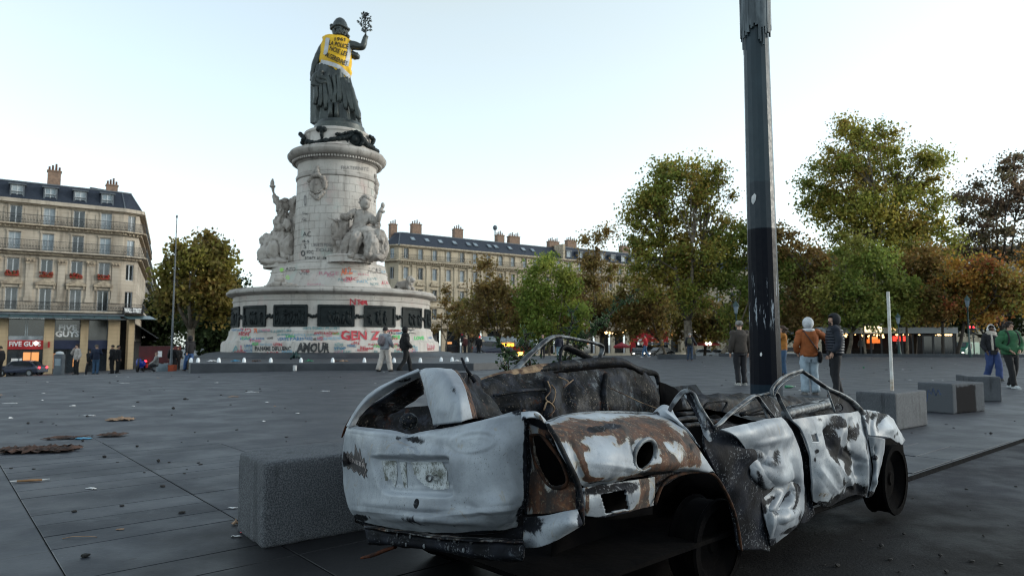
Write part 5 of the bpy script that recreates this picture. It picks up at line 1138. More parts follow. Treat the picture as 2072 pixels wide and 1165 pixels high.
# ------------------------------------------------------------------ the bronze woman
SY = 44.0
sc_ = thing('bronze_statue', 'dark bronze woman raising one arm on top of the monument, seen from behind', 'statue', loc=(at_y(686, 262, SY).x, SY, mzt))
S0 = Vector(sc_.location)
def spart(mb, name, mat=None, smooth=True):
    o = mb.build(name, mat or M_BRONZE, smooth=smooth); o.parent = sc_; o.location = -S0; return o
q = lambda u, v, dy=0: at_y(u, v, SY + dy)
m = MB(); c = (at_y(687, 262, SY).x, SY, 0); zz = lambda v: at_y(687, v, SY).z
m.lathe([(1.74, zz(273.5)), (1.74, zz(268)), (1.62, zz(266.5)), (1.62, zz(260)), (1.52, zz(257)), (1.46, zz(252.5)), (0, zz(252))], c, 44); spart(m, 'plinth', smooth='auto')
rows = [(136,671,30,.80),(146,672,34,.78),(158,672.5,36,.80),(172,674,36.5,.82),(190,676,38,.84),(208,679,39,.86),(228,682,41,.86),(244,683.5,42.5,.86),(254,684,43.5,.88)]
n = 120; vs = []
for i, (v, uc, hp, dep) in enumerate(rows):
    k = i / (len(rows) - 1); hw = abs((q(uc + hp, v) - q(uc - hp, v)).x) / 2; c0 = q(uc, v)
    for j in range(n):
        a = 2 * math.pi * j / n
        f = 1 + (.03 + .085 * k) * (math.sin(11 * a + 1.5 * math.sin(3 * a) + .8 * k) + .55 * math.sin(23 * a + 2 * k + 2 * math.sin(2 * a)))
        vs.append((c0.x + hw * f * math.cos(a), c0.y + hw * dep * f * math.sin(a), c0.z))
rows_n = len(rows)
arr = np.array(vs).reshape(rows_n, n, 3); arr = catmull(arr, 40); m = MB()
m.add(arr.reshape(-1, 3).tolist(), [(i * n + j, i * n + (j + 1) % n, (i + 1) * n + (j + 1) % n, (i + 1) * n + j) for i in range(39) for j in range(n)])
o = spart(m, 'robe'); displace(o, .06, 1.6, 4, (1, 1, .35), True)
m = MB()                                           # over-robe bunched at the hip, hanging folds
for pts, r in (([(652,142),(640,152),(634,166),(640,174),(652,172)], .28), ([(664,150),(655,162),(644,172)], .26), ([(640,165),(640,190),(636,212)], .26), ([(649,168),(650,195),(646,216)], .24), ([(660,150),(668,175),(672,206)], .28), ([(684,152),(688,180),(686,208)], .30), ([(676,150),(679,180),(676,212)], .26), ([(692,158),(698,190),(700,222)], .28), ([(645,146),(650,158),(661,160)], .34), ([(641,158),(650,168),(662,166)], .3), ([(655,165),(659,190),(660,222)], .26), ([(707,170),(719,210),(727,242)], .24), ([(696,160),(706,190),(714,226)], .30), ([(700,165),(716,205),(724,238)], .22)):
    W_ = catmull(np.array([list(q(u, v, -1.05)) for u, v in pts]), 14); m.tube([Vector(p) for p in W_], list(r * (.42 + .25 * np.sin(np.linspace(.3, 2.8, 14)))), 9)
o = spart(m, 'drapery'); displace(o, .06, 3, 8, (1, 1, .4), True)
m = MB()
for u in (669, 681): m.tube([q(u, 208, -1.25), q(u, 225, -1.22), q(u + .5, 241, -1.2)], [.17, .15, .2], 10)
spart(m, 'lower_fold')
m = MB(); a, b = q(629.5, 170, -.1), q(656, 170, -.55); zt_, zb = q(640, 168).z, q(640, 250).z
d = Vector((.1, .5, 0)); m.hexa([Vector((a.x, a.y, zb)), Vector((b.x, b.y, zb)), Vector((b.x, b.y, zb)) + d, Vector((a.x, a.y, zb)) + d], [Vector((a.x - .05, a.y, zt_)), Vector((b.x, b.y, zt_)), Vector((b.x, b.y, zt_)) + d, Vector((a.x - .05, a.y, zt_)) + d])
spart(m, 'tablet', smooth=False)
J = J_(dict(hip=(675,146,SY,.85), waist=(678,128,SY,.72), chest=(683,104,SY,.78), neck=(686,80,SY,.30), head=(688,66,SY,.30),
  sl=(657,90,SY,.34), el=(640,124,SY-.1,.26), wl=(632,150,SY-.2,.17), hl=(630,158,SY-.2,.14), fl1=(629,165,SY-.25,.06), fl2=(633,163,SY-.2,.06),
  sr=(708,90,SY,.36), er=(735,97,SY-.2,.28), wr=(738,79,SY-.2,.17), hr=(741,72,SY-.2,.16), f1=(745,75,SY-.2,.06), f2=(738,69,SY-.3,.06)))
vs, fs = skin_mesh(J, [('hip','waist'),('waist','chest'),('chest','neck'),('neck','head'),('chest','sl'),('sl','el'),('el','wl'),('wl','hl'),('hl','fl1'),('hl','fl2'),('chest','sr'),('sr','er'),('er','wr'),('wr','hr'),('hr','f1'),('hr','f2')], 2, 'hip')
m = MB(); m.add(vs, fs); o = spart(m, 'body'); displace(o, .03, 3, 1)
m = MB(); W_ = catmull(np.array([list(q(u, v, .2)) for u, v in ((704,108),(716,112),(726,116))]), 8); m.tube([Vector(p) for p in W_], [.25,.3,.3,.26,.26,.28,.24,.15], 10); o = spart(m, 'fallen_sleeve'); displace(o, .08, 4, 3)
m = MB(); hc = q(688, 60); m.ell(hc, (.40, .44, .52), 16, 12); prof = []
capm = MB()
capm.lathe([(.50, -.18), (.54, -.05), (.52, .12), (.44, .38), (.30, .60), (.14, .72), (0, .76)], (hc.x, hc.y, hc.z + .05), 24)
m.ell(hc + Vector((0, .42, -.05)), (.09, .12, .12), 8, 6)
rgh = random.Random(6)
for k in range(110):
    a = rgh.uniform(0, 6.28); z = rgh.uniform(-.46, .02); m.ell(hc + Vector((.46 * math.cos(a) * (1 - .4 * abs(z)), .46 * math.sin(a), z)), (.11, .11, .13), 7, 5)
for k in range(26):
    a = math.pi * 2 * k / 26; m.ell(hc + Vector((.56 * math.cos(a), .56 * math.sin(a), .02 + .05 * math.sin(a * 3))), (.12, .1, .09), 6, 4)
for u, v in ((672.5,57),(671,52),(703,60),(704,75),(701,70)): m.ell(q(u, v, 0), .14, 7, 5)
o = spart(m, 'hair'); displace(o, .04, 9, 3)
spart(capm, 'cap')
# branch held in the raised hand: a thing of its own
b0 = q(741, 72, -.3); t = thing('olive_branch', 'thin leafy branch held up in the bronze hand', 'branch', loc=b0)
m = MB(); lf = MB(); rgb = random.Random(4)
stem = [q(740,76,-.3), q(740,66,-.3), q(739,54,-.3), q(740,42,-.3), q(739,26,-.3)]
m.tube(stem, [.06,.05,.045,.035,.015], 6)
for (u, v, u2, v2) in ((740,63,731,52),(740,60,749,52),(739,56,728,44),(739,52,747,44),(739,46,732,40),(740,44,748,35),(739,38,735,30),(739,36,744,28),(741,64,750,58),(740,66,731,62)):
    m.tube([q(u, v, -.3), q((u + u2) / 2, (v + v2) / 2 + 1, -.3 + rgb.uniform(-.2, .2)), q(u2, v2, -.3 + rgb.uniform(-.3, .3))], [.03,.025,.012], 5)
    for k in range(7):
        t_ = rgb.uniform(.4, 1.1); p = q(u + (u2 - u) * t_, v + (v2 - v) * t_, -.3 + rgb.uniform(-.2, .2)); a = Vector((rgb.uniform(-1, 1), rgb.uniform(-1, 1), rgb.uniform(-.4, 1))).normalized() * .24; w = a.cross(Vector((rgb.uniform(-1, 1), 1, 0))).normalized() * .065
        lf.add([p, p + a * .5 + w, p + a, p + a * .5 - w], [(0, 1, 2, 3)])
for k in range(16):
    p = stem[3].lerp(stem[4], rgb.random()); a = Vector((rgb.uniform(-1, 1), rgb.uniform(-1, 1), rgb.uniform(-.2, 1))).normalized() * .22; w = a.cross(Vector((0, 1, .3))).normalized() * .06; lf.add([p, p + a * .5 + w, p + a, p + a * .5 - w], [(0, 1, 2, 3)])
o = m.build('stem', M_BRONZE, t, smooth=True); o.location = -b0; o = lf.build('leaves', M_BRONZE, t); o.location = -b0
# ------------------------------------------------------------------ yellow safety vest on the statue
M_VEST = surf('yellow vest cloth', (.78, .47, .018), (.62, .36, .014), 1.2, .7, bump=.4, bscale=5, bdist=.05)
M_REFL = surf('grey reflective tape', (.50, .51, .53), (.38, .39, .41), 3, .45, bump=.2, bscale=6)
M_INK = surf('black marker', (.012, .011, .010), bump=0)
vest = thing('safety_vest', 'big yellow high visibility vest lettered in black on the bronze statue', 'vest', loc=q(683, 110)); V0 = Vector(vest.location)
ed = [((653,76),(711,82)),((652,84),(713,90)),((650,98),(713,104)),((648,112),(711,120)),((647,124),(711,136)),((648,131),(712,148)),((649,139),(706,164))]
n = 64; arr = []
for i, (l, r_) in enumerate(ed):
    k = i / (len(ed) - 1); pl_, pr = q(*l), q(*r_); c0 = (pl_ + pr) / 2; hw = (pr - pl_) / 2; row = []
    for j in range(n):
        a = 2 * math.pi * j / n; f = 1 + .025 * (k + .3) * math.sin(7 * a + i * .7) + .02 * k * math.sin(13 * a)
        dp = .80 if k > .1 else .66
        row.append(c0 + hw * (math.cos(a) * f) + Vector((0, math.sin(a) * dp * hw.length * f, 0)))
    arr.append([list(p) for p in row])
top_ = [[list(Vector(p) * .55 + (Vector(arr[0][0]) + Vector(arr[0][n // 2])) / 2 * .45 + Vector((0, 0, .16))) for p in arr[0]]]
A = catmull(np.array(top_ + arr), 60); m = MB()
m.add(A.reshape(-1, 3).tolist(), [(i * n + j, i * n + (j + 1) % n, (i + 1) * n + (j + 1) % n, (i + 1) * n + j) for i in range(59) for j in range(n)])
vb = m.build('cloth', M_VEST, smooth=True); displace(vb, .05, 1.3, 7, (1, 1, 1.2), True); vb.parent = vest; vb.location = -V0
vt = BVHTree.FromPolygons([v.co[:] for v in vb.data.vertices], [p.vertices[:] for p in vb.data.polygons])
def on_vest(u, v, off):
    d = ray(u, v).normalized(); h = vt.ray_cast(EYE, d); return None if h[0] is None else h[0] - d * off
def tape(pts, w):
    Q = catmull(np.array(pts, float), 26); m = MB(); vs = []
    for i, (u, v) in enumerate(Q):
        t_ = Q[min(i + 1, 25)] - Q[max(i - 1, 0)]; t_ = t_ / np.linalg.norm(t_); nx = np.array([-t_[1], t_[0]]) * w / 2
        for s in (-1, -.33, .33, 1):
            h = on_vest(u + nx[0] * s, v + nx[1] * s, .03)
            k = s
            while h is None and abs(k) > .01: k *= .8; h = on_vest(u + nx[0] * k, v + nx[1] * k, .03)
            vs.append(h if h is not None else (vs[-1] if vs else V0))
    m.add(vs, [(i * 4 + j, i * 4 + j + 1, (i + 1) * 4 + j + 1, (i + 1) * 4 + j) for i in range(25) for j in range(3)])
    o = m.build('reflective_tape', M_REFL, smooth=True); o.parent = vest; o.location = -V0
tape([(663,77),(661,92),(658,111)], 8); tape([(708.5,88),(706,108),(701,134)], 8); tape([(649,125),(664,128),(684,135),(697,146),(708,157)], 8)
def vtext(txt, u, v, h, w, rot, curve=0, bold=.03):
    vs, fs = text_mesh(txt, h / .72, off=bold * h); xs = [p.x for p in vs]; k = w / (max(xs) - min(xs)); c, s = math.cos(R(rot)), math.sin(R(rot)); m = MB(); out = []
    for p in vs:
        x, y = p.x * k, -p.y; y += curve * (x / (w / 2)) ** 2; h_ = on_vest(u + x * c - y * s, v + x * s + y * c, .045)
        if h_ is None: h_ = on_vest(u + x * c * .8, v + x * s * .8, .045)
        out.append(h_ if h_ is not None else V0)
    m.add(out, fs); o = m.build('lettering', M_INK); o.parent = vest; o.location = -V0
vtext('1961', 688, 79.5, 6.8, 22, 3, 1); vtext('LA POLICE', 685, 91, 9, 40, 13, 0); vtext('NOIE LES', 685, 104, 9.5, 38, 20); vtext('ALGERIENNES', 680.5, 120, 9.5, 48, 25, 0)
m = MB(); N_ = 24
for k in range(N_):
    a0, a1 = 2 * math.pi * k / N_, 2 * math.pi * (k + 1) / N_
    pts = [on_vest(668 + r * math.cos(a), 139 + r * .85 * math.sin(a), .045) for a, r in ((a0, 4.2), (a0, 5.6), (a1, 5.6), (a1, 4.2))]
    if all(p is not None for p in pts): m.add(pts, [(0, 1, 2, 3)])
for a in (45, 135):
    c, s = math.cos(R(a)), math.sin(R(a)); pts = [on_vest(668 + x * c - y * s, 139 + (x * s + y * c) * .85, .045) for x, y in ((-3, -.7), (3, -.7), (3, .7), (-3, .7))]
    if all(p is not None for p in pts): m.add(pts, [(0, 1, 2, 3)])
if m.v: o = m.build('round_emblem', M_INK); o.parent = vest; o.location = -V0

# ================================================================== buildings
def bld_stone(name, a, b, dirty):
    g = G(name); geo = g.n('NewGeometry').outputs['Position']
    col = g.mix(g.ramp(g.noise(.35, 7, .6, geo), .35, .65), a, b)
    mpv = g.n('Mapping'); mpv.inputs['Scale'].default_value = (1.6, 1.6, .22); g.l(geo, mpv.inputs[0])
    col = g.mix(g.ramp(g.noise(1, 7, .6, mpv.outputs[0]), .48, .75, 0, .75), col, dirty)
    w_ = g.n('TexWave'); w_.bands_direction = 'Z'; w_.inputs['Scale'].default_value = .75; g.l(geo, w_.inputs[0])
    col = g.mix(g.ramp(w_.outputs[1], .0, .07, .3, 0), col, dirty)
    return g.fin(col, .88, 0, .2)
M_WALL = bld_stone('sooty cut stone', (.50, .43, .35), (.38, .325, .265), (.12, .10, .08))
M_WALL2 = bld_stone('cream cut stone', (.56, .475, .36), (.47, .395, .295), (.23, .185, .135))
M_WALLD = bld_stone('grey plaster', (.28, .26, .235), (.22, .205, .185), (.12, .11, .10))
M_TRIM = surf('carved stone trim', (.46, .375, .275), (.24, .19, .145), 3, .85)
M_TRIM2 = surf('cream stone trim', (.50, .42, .31), (.30, .24, .175), 3, .85)
M_SLATE = surf('blue black slate', (.013, .018, .030), (.022, .029, .044), 5, .55, bump=.4, bscale=14, spec=.35)
M_ZINC = surf('zinc roof', (.10, .115, .13), (.07, .08, .095), 2, .4)
M_WFRAME = surf('white window paint', (.55, .57, .58), (.42, .44, .46), 4, .5)
M_DFRAME = surf('dark green window paint', (.02, .03, .032), (.03, .04, .04), 4, .5)
M_GLASS = surf('dark window glass', (.010, .014, .018), (.020, .026, .032), .8, .08, bump=0, spec=.8)
M_CURT = surf('curtained window glass', (.27, .32, .36), (.14, .18, .21), .9, .15, bump=0, spec=.7, lo=.4, hi=.6)
M_IRON = surf('black iron', (.012, .013, .016), (.02, .02, .024), 8, .5, bump=0)
M_BRICK = surf('chimney brick', (.26, .17, .12), (.18, .12, .09), 4, .9)
M_POT = surf('clay chimney pot', (.14, .075, .05), (.09, .05, .04), 6, .9)
M_TAN = M_TAN
M_PIER = bld_stone('tan pillar stone', (.50, .38, .24), (.43, .325, .205), (.25, .18, .11))
M_NAVY = surf('navy band', (.012, .018, .05), (.018, .024, .06), 2, .5, bump=0)
M_RED = surf('red sign board', (.42, .018, .022), (.34, .015, .018), 2, .5, bump=0)
M_WHITE = surf('white lettering', (.85, .85, .85), (.78, .79, .80), 6, .5, bump=0)
M_CANOPY = surf('teal canopy glass', (.045, .085, .095), (.075, .12, .13), 2, .3, bump=0)
M_AWN = surf('black awning', (.008, .009, .010), (.014, .014, .016), 3, .8)
M_FLOWER = surf('red geraniums', (.36, .012, .02), (.03, .06, .015), 9, .8, bump=.6, bscale=20)
M_WARM = glow('warm shop light', (1, .40, .10), .45)
M_BULB = glow('warm bulb', (1, .62, .26), 2.4)
M_BULBW = glow('white lamp', (1, .93, .80), 2.2)
M_REDL = glow('red light', (1, .02, .03), 4)
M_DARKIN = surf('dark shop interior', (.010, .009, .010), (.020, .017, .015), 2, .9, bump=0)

class Face:
    """a wall plane: s runs along it to the right, z up, o outwards"""
    def __init__(f, p0, p1):
        f.p = Vector((p0[0], p0[1], 0)); d = Vector((p1[0] - p0[0], p1[1] - p0[1], 0)); f.len = d.length; f.d = d.normalized(); f.n = Vector((f.d.y, -f.d.x, 0)); f.rz = math.atan2(f.d.y, f.d.x)
    def at(f, s, z, o=0): p = f.p + f.d * s + f.n * o; p.z = z; return p
    def s_of(f, u):
        d = ray(u, 692); d.z = 0; k = d.x / d.y; return (k * f.p.y - f.p.x) / (f.d.x - k * f.d.y)
    def z_of(f, u, v): return at_y(u, v, f.at(f.s_of(u), 0).y).z
    def box(f, m, s0, s1, z0, z1, o0, o1, mi=0):
        m.hexa([f.at(s0, z0, o1), f.at(s1, z0, o1), f.at(s1, z0, o0), f.at(s0, z0, o0)], [f.at(s0, z1, o1), f.at(s1, z1, o1), f.at(s1, z1, o0), f.at(s0, z1, o0)], mi)
    def wall(f, m, s0, s1, z0, z1, holes, depth=.28):
        S = sorted({s0, s1} | {h[0] for h in holes} | {h[1] for h in holes}); Z = sorted({z0, z1} | {h[2] for h in holes} | {h[3] for h in holes})
        S = [x for x in S if s0 <= x <= s1]; Z = [x for x in Z if z0 <= x <= z1]
        for i in range(len(S) - 1):
            for j in range(len(Z) - 1):
                cs_, cz = (S[i] + S[i + 1]) / 2, (Z[j] + Z[j + 1]) / 2
                if any(h[0] < cs_ < h[1] and h[2] < cz < h[3] for h in holes): continue
                m.add([f.at(S[i], Z[j]), f.at(S[i + 1], Z[j]), f.at(S[i + 1], Z[j + 1]), f.at(S[i], Z[j + 1])], [(0, 1, 2, 3)])
        for a, b, c, e in holes:
            A = [f.at(a, c), f.at(b, c), f.at(b, e), f.at(a, e)]; B = [f.at(a, c, -depth), f.at(b, c, -depth), f.at(b, e, -depth), f.at(a, e, -depth)]
            m.add(A + B, [(0, 4, 5, 1), (1, 5, 6, 2), (2, 6, 7, 3), (3, 7, 4, 0)])
wcache = {}; RW = random.Random(4)
M_CURT2 = surf('drawn curtain', (.36,.40,.43), (.22,.26,.29), 1.3, .2, bump=0, spec=.6)
M_CURT3 = surf('half lit room', (.09,.095,.10), (.03,.035,.04), 1.1, .12, bump=0, spec=.7)
def window(f, par, s0, s1, z0, z1, depth=.2, fm=None, gm=None, mull=1, bars=0, off=0.0):
    fm = fm or M_WFRAME; gm = gm or M_CURT
    k_ = RW.random(); gm = (M_CURT2 if k_ < .35 else M_GLASS if k_ > .8 else gm) if gm is M_CURT else (M_CURT3 if k_ < .22 else gm); w, h = round(s1 - s0, 2), round(z1 - z0, 2); key = (w, h, fm.name, gm.name, mull, bars)
    if key not in wcache:
        m = MB(); t = .07
        m.box((-w / 2 + t / 2, 0, h / 2), (t, .07, h)); m.box((w / 2 - t / 2, 0, h / 2), (t, .07, h)); m.box((0, 0, h - t / 2), (w - 2 * t, .07, t)); m.box((0, 0, t / 2), (w - 2 * t, .07, t))
        for k in range(mull): m.box(((k + 1) * w / (mull + 1) - w / 2, 0, h / 2), (.10, .065, h - 2 * t))
        for k in range(bars): m.box((0, 0.005, (k + 1) * h / (bars + 1)), (w - 2 * t, .05, .05))
        a = m.build('window', fm); g_ = MB(); g_.box((0, .02, h / 2), (w - .02, .02, h - .02)); b = g_.build('pane', gm)
        wcache[key] = (a.data, b.data); bpy.data.objects.remove(a); bpy.data.objects.remove(b)
    a = bpy.data.objects.new('window', wcache[key][0]); b = bpy.data.objects.new('pane', wcache[key][1])
    for x in (a, b): COL.objects.link(x)
    b.parent = a; a.parent = par; a.location = f.at((s0 + s1) / 2, z0, -depth + off) - par.location; a.rotation_euler.z = f.rz
    return a
def railing(f, par, s0, s1, z0, z1, o, step=.13, name='balcony_railing'):
    m = MB(); f.box(m, s0, s1, z1 - .05, z1, o - .025, o + .025); f.box(m, s0, s1, z0 + .08, z0 + .12, o - .02, o + .02); k = int((s1 - s0) / step)
    for i in range(k + 1):
        s = s0 + (s1 - s0) * i / k; f.box(m, s - .011, s + .011, z0, z1 - .05, o - .012, o + .012)
    for i in range(k):                               # wrought scrolls as little diagonal bars
        s = s0 + (s1 - s0) * (i + .5) / k
        if i % 2: f.box(m, s - .05, s + .05, z0 + .38, z0 + .44, o - .01, o + .01)
    O = m.build(name, M_IRON); O.parent = par; O.location = -par.location; return O
def fpart(m, name, mats, par, smooth=False):
    o = m.build(name, mats, smooth=smooth); o.parent = par; o.location = -par.location; return o
def chimney(par, p, w, d, h, rz, pots, name='chimney'):
    m = MB(); m.box((p[0], p[1], p[2] + h / 2), (w, d, h), rz); m.box((p[0], p[1], p[2] + h + .06), (w + .16, d + .16, .14), rz); o = fpart(m, name, M_BRICK, par)
    m = MB()
    for k in range(pots):
        x = (k + .5) / pots * w - w / 2; c = (p[0] + x * math.cos(rz), p[1] + x * math.sin(rz), p[2] + h + .12); hh = .45 + .35 * ((k * 7) % 3) / 2
        m.lathe([(.13, 0), (.10, hh), (.13, hh), (.09, hh + .02)], c, 8)
    q = m.build('chimney_pots', M_POT); q.parent = o; q['kind'] = 'stuff'

# ------------------------------------------------------------------ left: the corner building with the burger shop
F0, F1 = (-43.7, 76.0), (-42.75, 77.45); Dm = Vector((.824, .567, 0)).normalized()
LFT = 16.0
fm_ = Face((F0[0] - Dm.x * LFT, F0[1] - Dm.y * LFT), F0); fc = Face(F0, F1); fs_ = Face(F1, (F1[0] - .445 * 26, F1[1] + .895 * 26))
bl = thing('corner_building', 'sooty stone apartment corner building with red flower boxes above a burger shop', 'building', loc=(F0[0], F0[1], -2.0))
zv = lambda v: fm_.z_of(203, v)
ZB = -3.2
lv = dict(canopy=(640, 648), f1=(588, 630), f2=(532, 565), f3=(482, 517), f4=(432, 467), eave=421)
bays = [fm_.s_of(u) for u in (203.5, 147.5, 86, 17)]; bays += [bays[-1] - 2.85]
hw = .52
holes = []
for s in bays:
    for k in ('f1', 'f2', 'f3', 'f4'): holes.append((s - hw, s + hw, zv(lv[k][1]), zv(lv[k][0])))
m = MB(); zE = zv(421); zc = zv(646)
fm_.wall(m, 0, fm_.len, zc, zE, holes)
hc_ = []; sc0 = fc.len * .52
for k in ('f1', 'f2', 'f3', 'f4'): hc_.append((sc0 - .42, sc0 + .42, zv(lv[k][1]), zv(lv[k][0])))
fc.wall(m, 0, fc.len, zc, zE, hc_)
hs_ = []
for i in range(8):
    for k in ('f1', 'f2', 'f3', 'f4'): hs_.append((1.6 + 3.1 * i, 2.7 + 3.1 * i, zv(lv[k][1]), zv(lv[k][0])))
fs_.wall(m, 0, fs_.len, ZB, zE, [h for h in hs_])
fpart(m, 'wall', M_WALL, bl)
for s in bays:
    window(fm_, bl, s - hw, s + hw, zv(630), zv(588), fm=M_WFRAME, gm=M_GLASS, bars=0)
    window(fm_, bl, s - hw, s + hw, zv(565), zv(532), fm=M_WFRAME, gm=M_GLASS)
    window(fm_, bl, s - hw, s + hw, zv(517), zv(482)); window(fm_, bl, s - hw, s + hw, zv(467), zv(432))
for k in ('f1', 'f2', 'f3', 'f4'): window(fc, bl, sc0 - .42, sc0 + .42, zv(lv[k][1]), zv(lv[k][0]), gm=M_GLASS if k in ('f1', 'f2') else M_CURT)
for h in hs_: window(fs_, bl, *h, gm=M_GLASS)
# string courses, cornices, balconies
def course(par, faces, z0, z1, o, mat, name='cornice', ends=.0):
    m = MB()
    for f in faces: f.box(m, -o * .3, f.len + o * .4, z0, z1, -.05, o)
    return fpart(m, name, mat, par)
ALL = (fm_, fc, fs_)
course(bl, ALL, zv(427), zv(420), .55, M_WALL); course(bl, ALL, zv(429), zv(427.2), .3, M_TRIM, 'eaves_moulding')
course(bl, ALL, zv(469), zv(466.5), .80, M_TRIM, 'balcony_slab'); course(bl, ALL, zv(474), zv(469.2), .35, M_TRIM)
course(bl, ALL, zv(519), zv(516.5), .95, M_WALL, 'balcony_slab'); course(bl, ALL, zv(524), zv(519.2), .45, M_TRIM)
course(bl, ALL, zv(634), zv(630.5), .85, M_WALL, 'balcony_slab')
for f in ALL:
    railing(f, bl, -.3 if f is not fm_ else 0, f.len + .3, zv(466.4), zv(449), .72); railing(f, bl, -.3 if f is not fm_ else 0, f.len + .35, zv(516.4), zv(497), .86); railing(f, bl, -.3 if f is not fm_ else 0, f.len + .3, zv(630.4), zv(614), .76)
# brackets under the upper balconies
m = MB()
for f in (fm_, fc):
    k = int(f.len / .38)
    for i in range(k + 1):
        s = f.len * i / k
        for v in (471.5, 521.5): f.box(m, s - .06, s + .06, zv(v + 2), zv(v - 2), 0, .52)
fpart(m, 'bracket', M_TRIM, bl)['kind'] = 'stuff'
# pilasters, pediments, flower boxes
mids = [(bays[i] + bays[i + 1]) / 2 for i in range(len(bays) - 1)] + [(bays[0] + fm_.len) / 2 + .25]
for s in mids:
    m = MB(); fm_.box(m, s - .33, s + .33, zv(605), zv(540), 0, .14); fm_.box(m, s - .42, s + .42, zv(613), zv(605), 0, .2); fpart(m, 'pilaster', M_WALL, bl)
    m = MB(); fm_.box(m, s - .42, s + .42, zv(537), zv(530), 0, .28); fm_.box(m, s - .36, s + .36, zv(541), zv(537), 0, .22)
    for d in (-.28, 0, .28): m.ell(fm_.at(s + d, zv(535), .26), .13, 7, 5)
    fpart(m, 'capital', M_TRIM, bl)
for s in bays:
    m = MB(); z0, z1, z2 = zv(581), zv(577.5), zv(568)
    fm_.box(m, s - .92, s + .92, z0, z1, 0, .34)
    A = [fm_.at(s - .95, z1 + .002, .36), fm_.at(s + .95, z1 + .002, .36), fm_.at(s, z2, .36)]; B = [fm_.at(s - .95, z1 + .002, 0), fm_.at(s + .95, z1 + .002, 0), fm_.at(s, z2, 0)]
    m.add(A + B, [(0, 1, 2), (5, 4, 3), (0, 3, 4, 1), (1, 4, 5, 2), (2, 5, 3, 0)]); fpart(m, 'pediment', M_TRIM, bl)
    m = MB()
    for d in (-.75, .75): fm_.box(m, s + d - .1, s + d + .1, zv(588), zv(581.2), 0, .24)
    fpart(m, 'pediment_bracket', M_TRIM, bl)['kind'] = 'stuff'
    m = MB()
    for a, b in ((s - hw - .14, s - hw), (s + hw, s + hw + .14)):
        for v0, v1 in ((630, 587), (565, 531), (516, 481), (466, 431)): fm_.box(m, a, b, zv(v0), zv(v1), 0, .09)
    for v in (586.8, 530.8, 480.8, 430.8): fm_.box(m, s - hw - .2, s + hw + .2, zv(v), zv(v - 3), 0, .13)
    fpart(m, 'window_surround', M_WALL, bl)['kind'] = 'stuff'
    rgf = random.Random(int(s * 100)); m = MB(); fm_.box(m, s - .58, s + .58, zv(566), zv(562), .02, .30)
    for q in range(34): m.ell(fm_.at(s + rgf.uniform(-.58, .58), zv(560.5) + rgf.uniform(-.1, .22), .18 + rgf.uniform(-.12, .16)), rgf.uniform(.07, .12), 6, 4)
    fpart(m, 'flower_box', M_FLOWER, bl)
    m = MB(); fm_.box(m, s - 1.0, s - hw - .22, zv(476), zv(436), 0, .05); fpart(m, 'wall_panel', M_WALL, bl); m = MB(); fm_.box(m, s + hw + .22, s + 1.0, zv(476), zv(436), 0, .05); fpart(m, 'wall_panel', M_WALL, bl)
# mansard roof with dormers and chimneys
zR = fm_.z_of(203, 383)
def mansard(par, faces, zE, zR, back, ins=1.15, name='roof'):
    pts = [faces[0].at(0, 0)] + [f.at(f.len, 0) for f in faces]; n0 = [faces[0].n] + [(faces[i].n + faces[min(i + 1, len(faces) - 1)].n).normalized() for i in range(len(faces))]
    lo = [Vector((p.x, p.y, zE)) + n * .25 for p, n in zip(pts, n0)]; hi = [Vector((p.x, p.y, zR)) - n * ins for p, n in zip(pts, n0)]; tp = [h - n * 5 + Vector((0, 0, .9)) for h, n in zip(hi, n0)]
    k = len(pts); m = MB(); m.add(lo + hi, [(i, i + 1, k + i + 1, k + i) for i in range(k - 1)]); fpart(m, name, M_SLATE, par)
    m = MB(); m.add(hi + tp, [(i, i + 1, k + i + 1, k + i) for i in range(k - 1)]); fpart(m, 'roof_top', M_ZINC, par)
    m = MB()
    for a, b in zip(hi[:-1], hi[1:]): m.tube([a, b], .10, 6)
    for a, b in ((lo[i], hi[i]) for i in range(1, k - 1)): m.tube([a, b], .07, 6)
    fpart(m, 'roof_ridge', M_ZINC, par); return lo, hi
mansard(bl, ALL, zv(419.5), zR, 6)
for s in bays:
    m = MB(); z0, z1 = zv(417.5), zv(393)
    fm_.box(m, s - .62, s - .50, z0, z1, -1.1, .05); fm_.box(m, s + .50, s + .62, z0, z1, -1.1, .05); fm_.box(m, s - .5, s + .5, z0, z0 + .1, -1.1, .05)
    m.hexa([fm_.at(s - .76, z1, .18), fm_.at(s + .76, z1, .18), fm_.at(s + .76, z1 + .12, -1.3), fm_.at(s - .76, z1 + .12, -1.3)], [fm_.at(s - .76, z1 + .14, .18), fm_.at(s + .76, z1 + .14, .18), fm_.at(s + .76, z1 + .3, -1.3), fm_.at(s - .76, z1 + .3, -1.3)])
    d = fpart(m, 'dormer', M_ZINC, bl); w = window(fm_, bl, s - .5, s + .5, z0 + .1, z1, depth=.10, bars=1)
    m = MB()
    for q in range(8): fm_.box(m, s - .5 + q / 7, s - .48 + q / 7, z0 + .1, z0 + .62, .0, .02)
    fm_.box(m, s - .52, s + .53, z0 + .60, z0 + .65, 0, .03); fpart(m, 'dormer_railing', M_IRON, bl)
for u, v, w, h in ((109, 371, 1.25, 1.25), (226, 390, 1.15, .75)):
    p = at_y(u, v, fm_.at(fm_.s_of(u), 0).y + 2.2); chimney(bl, (p.x, p.y, p.z - .6), w, .8, h + .6, fm_.rz, 4)
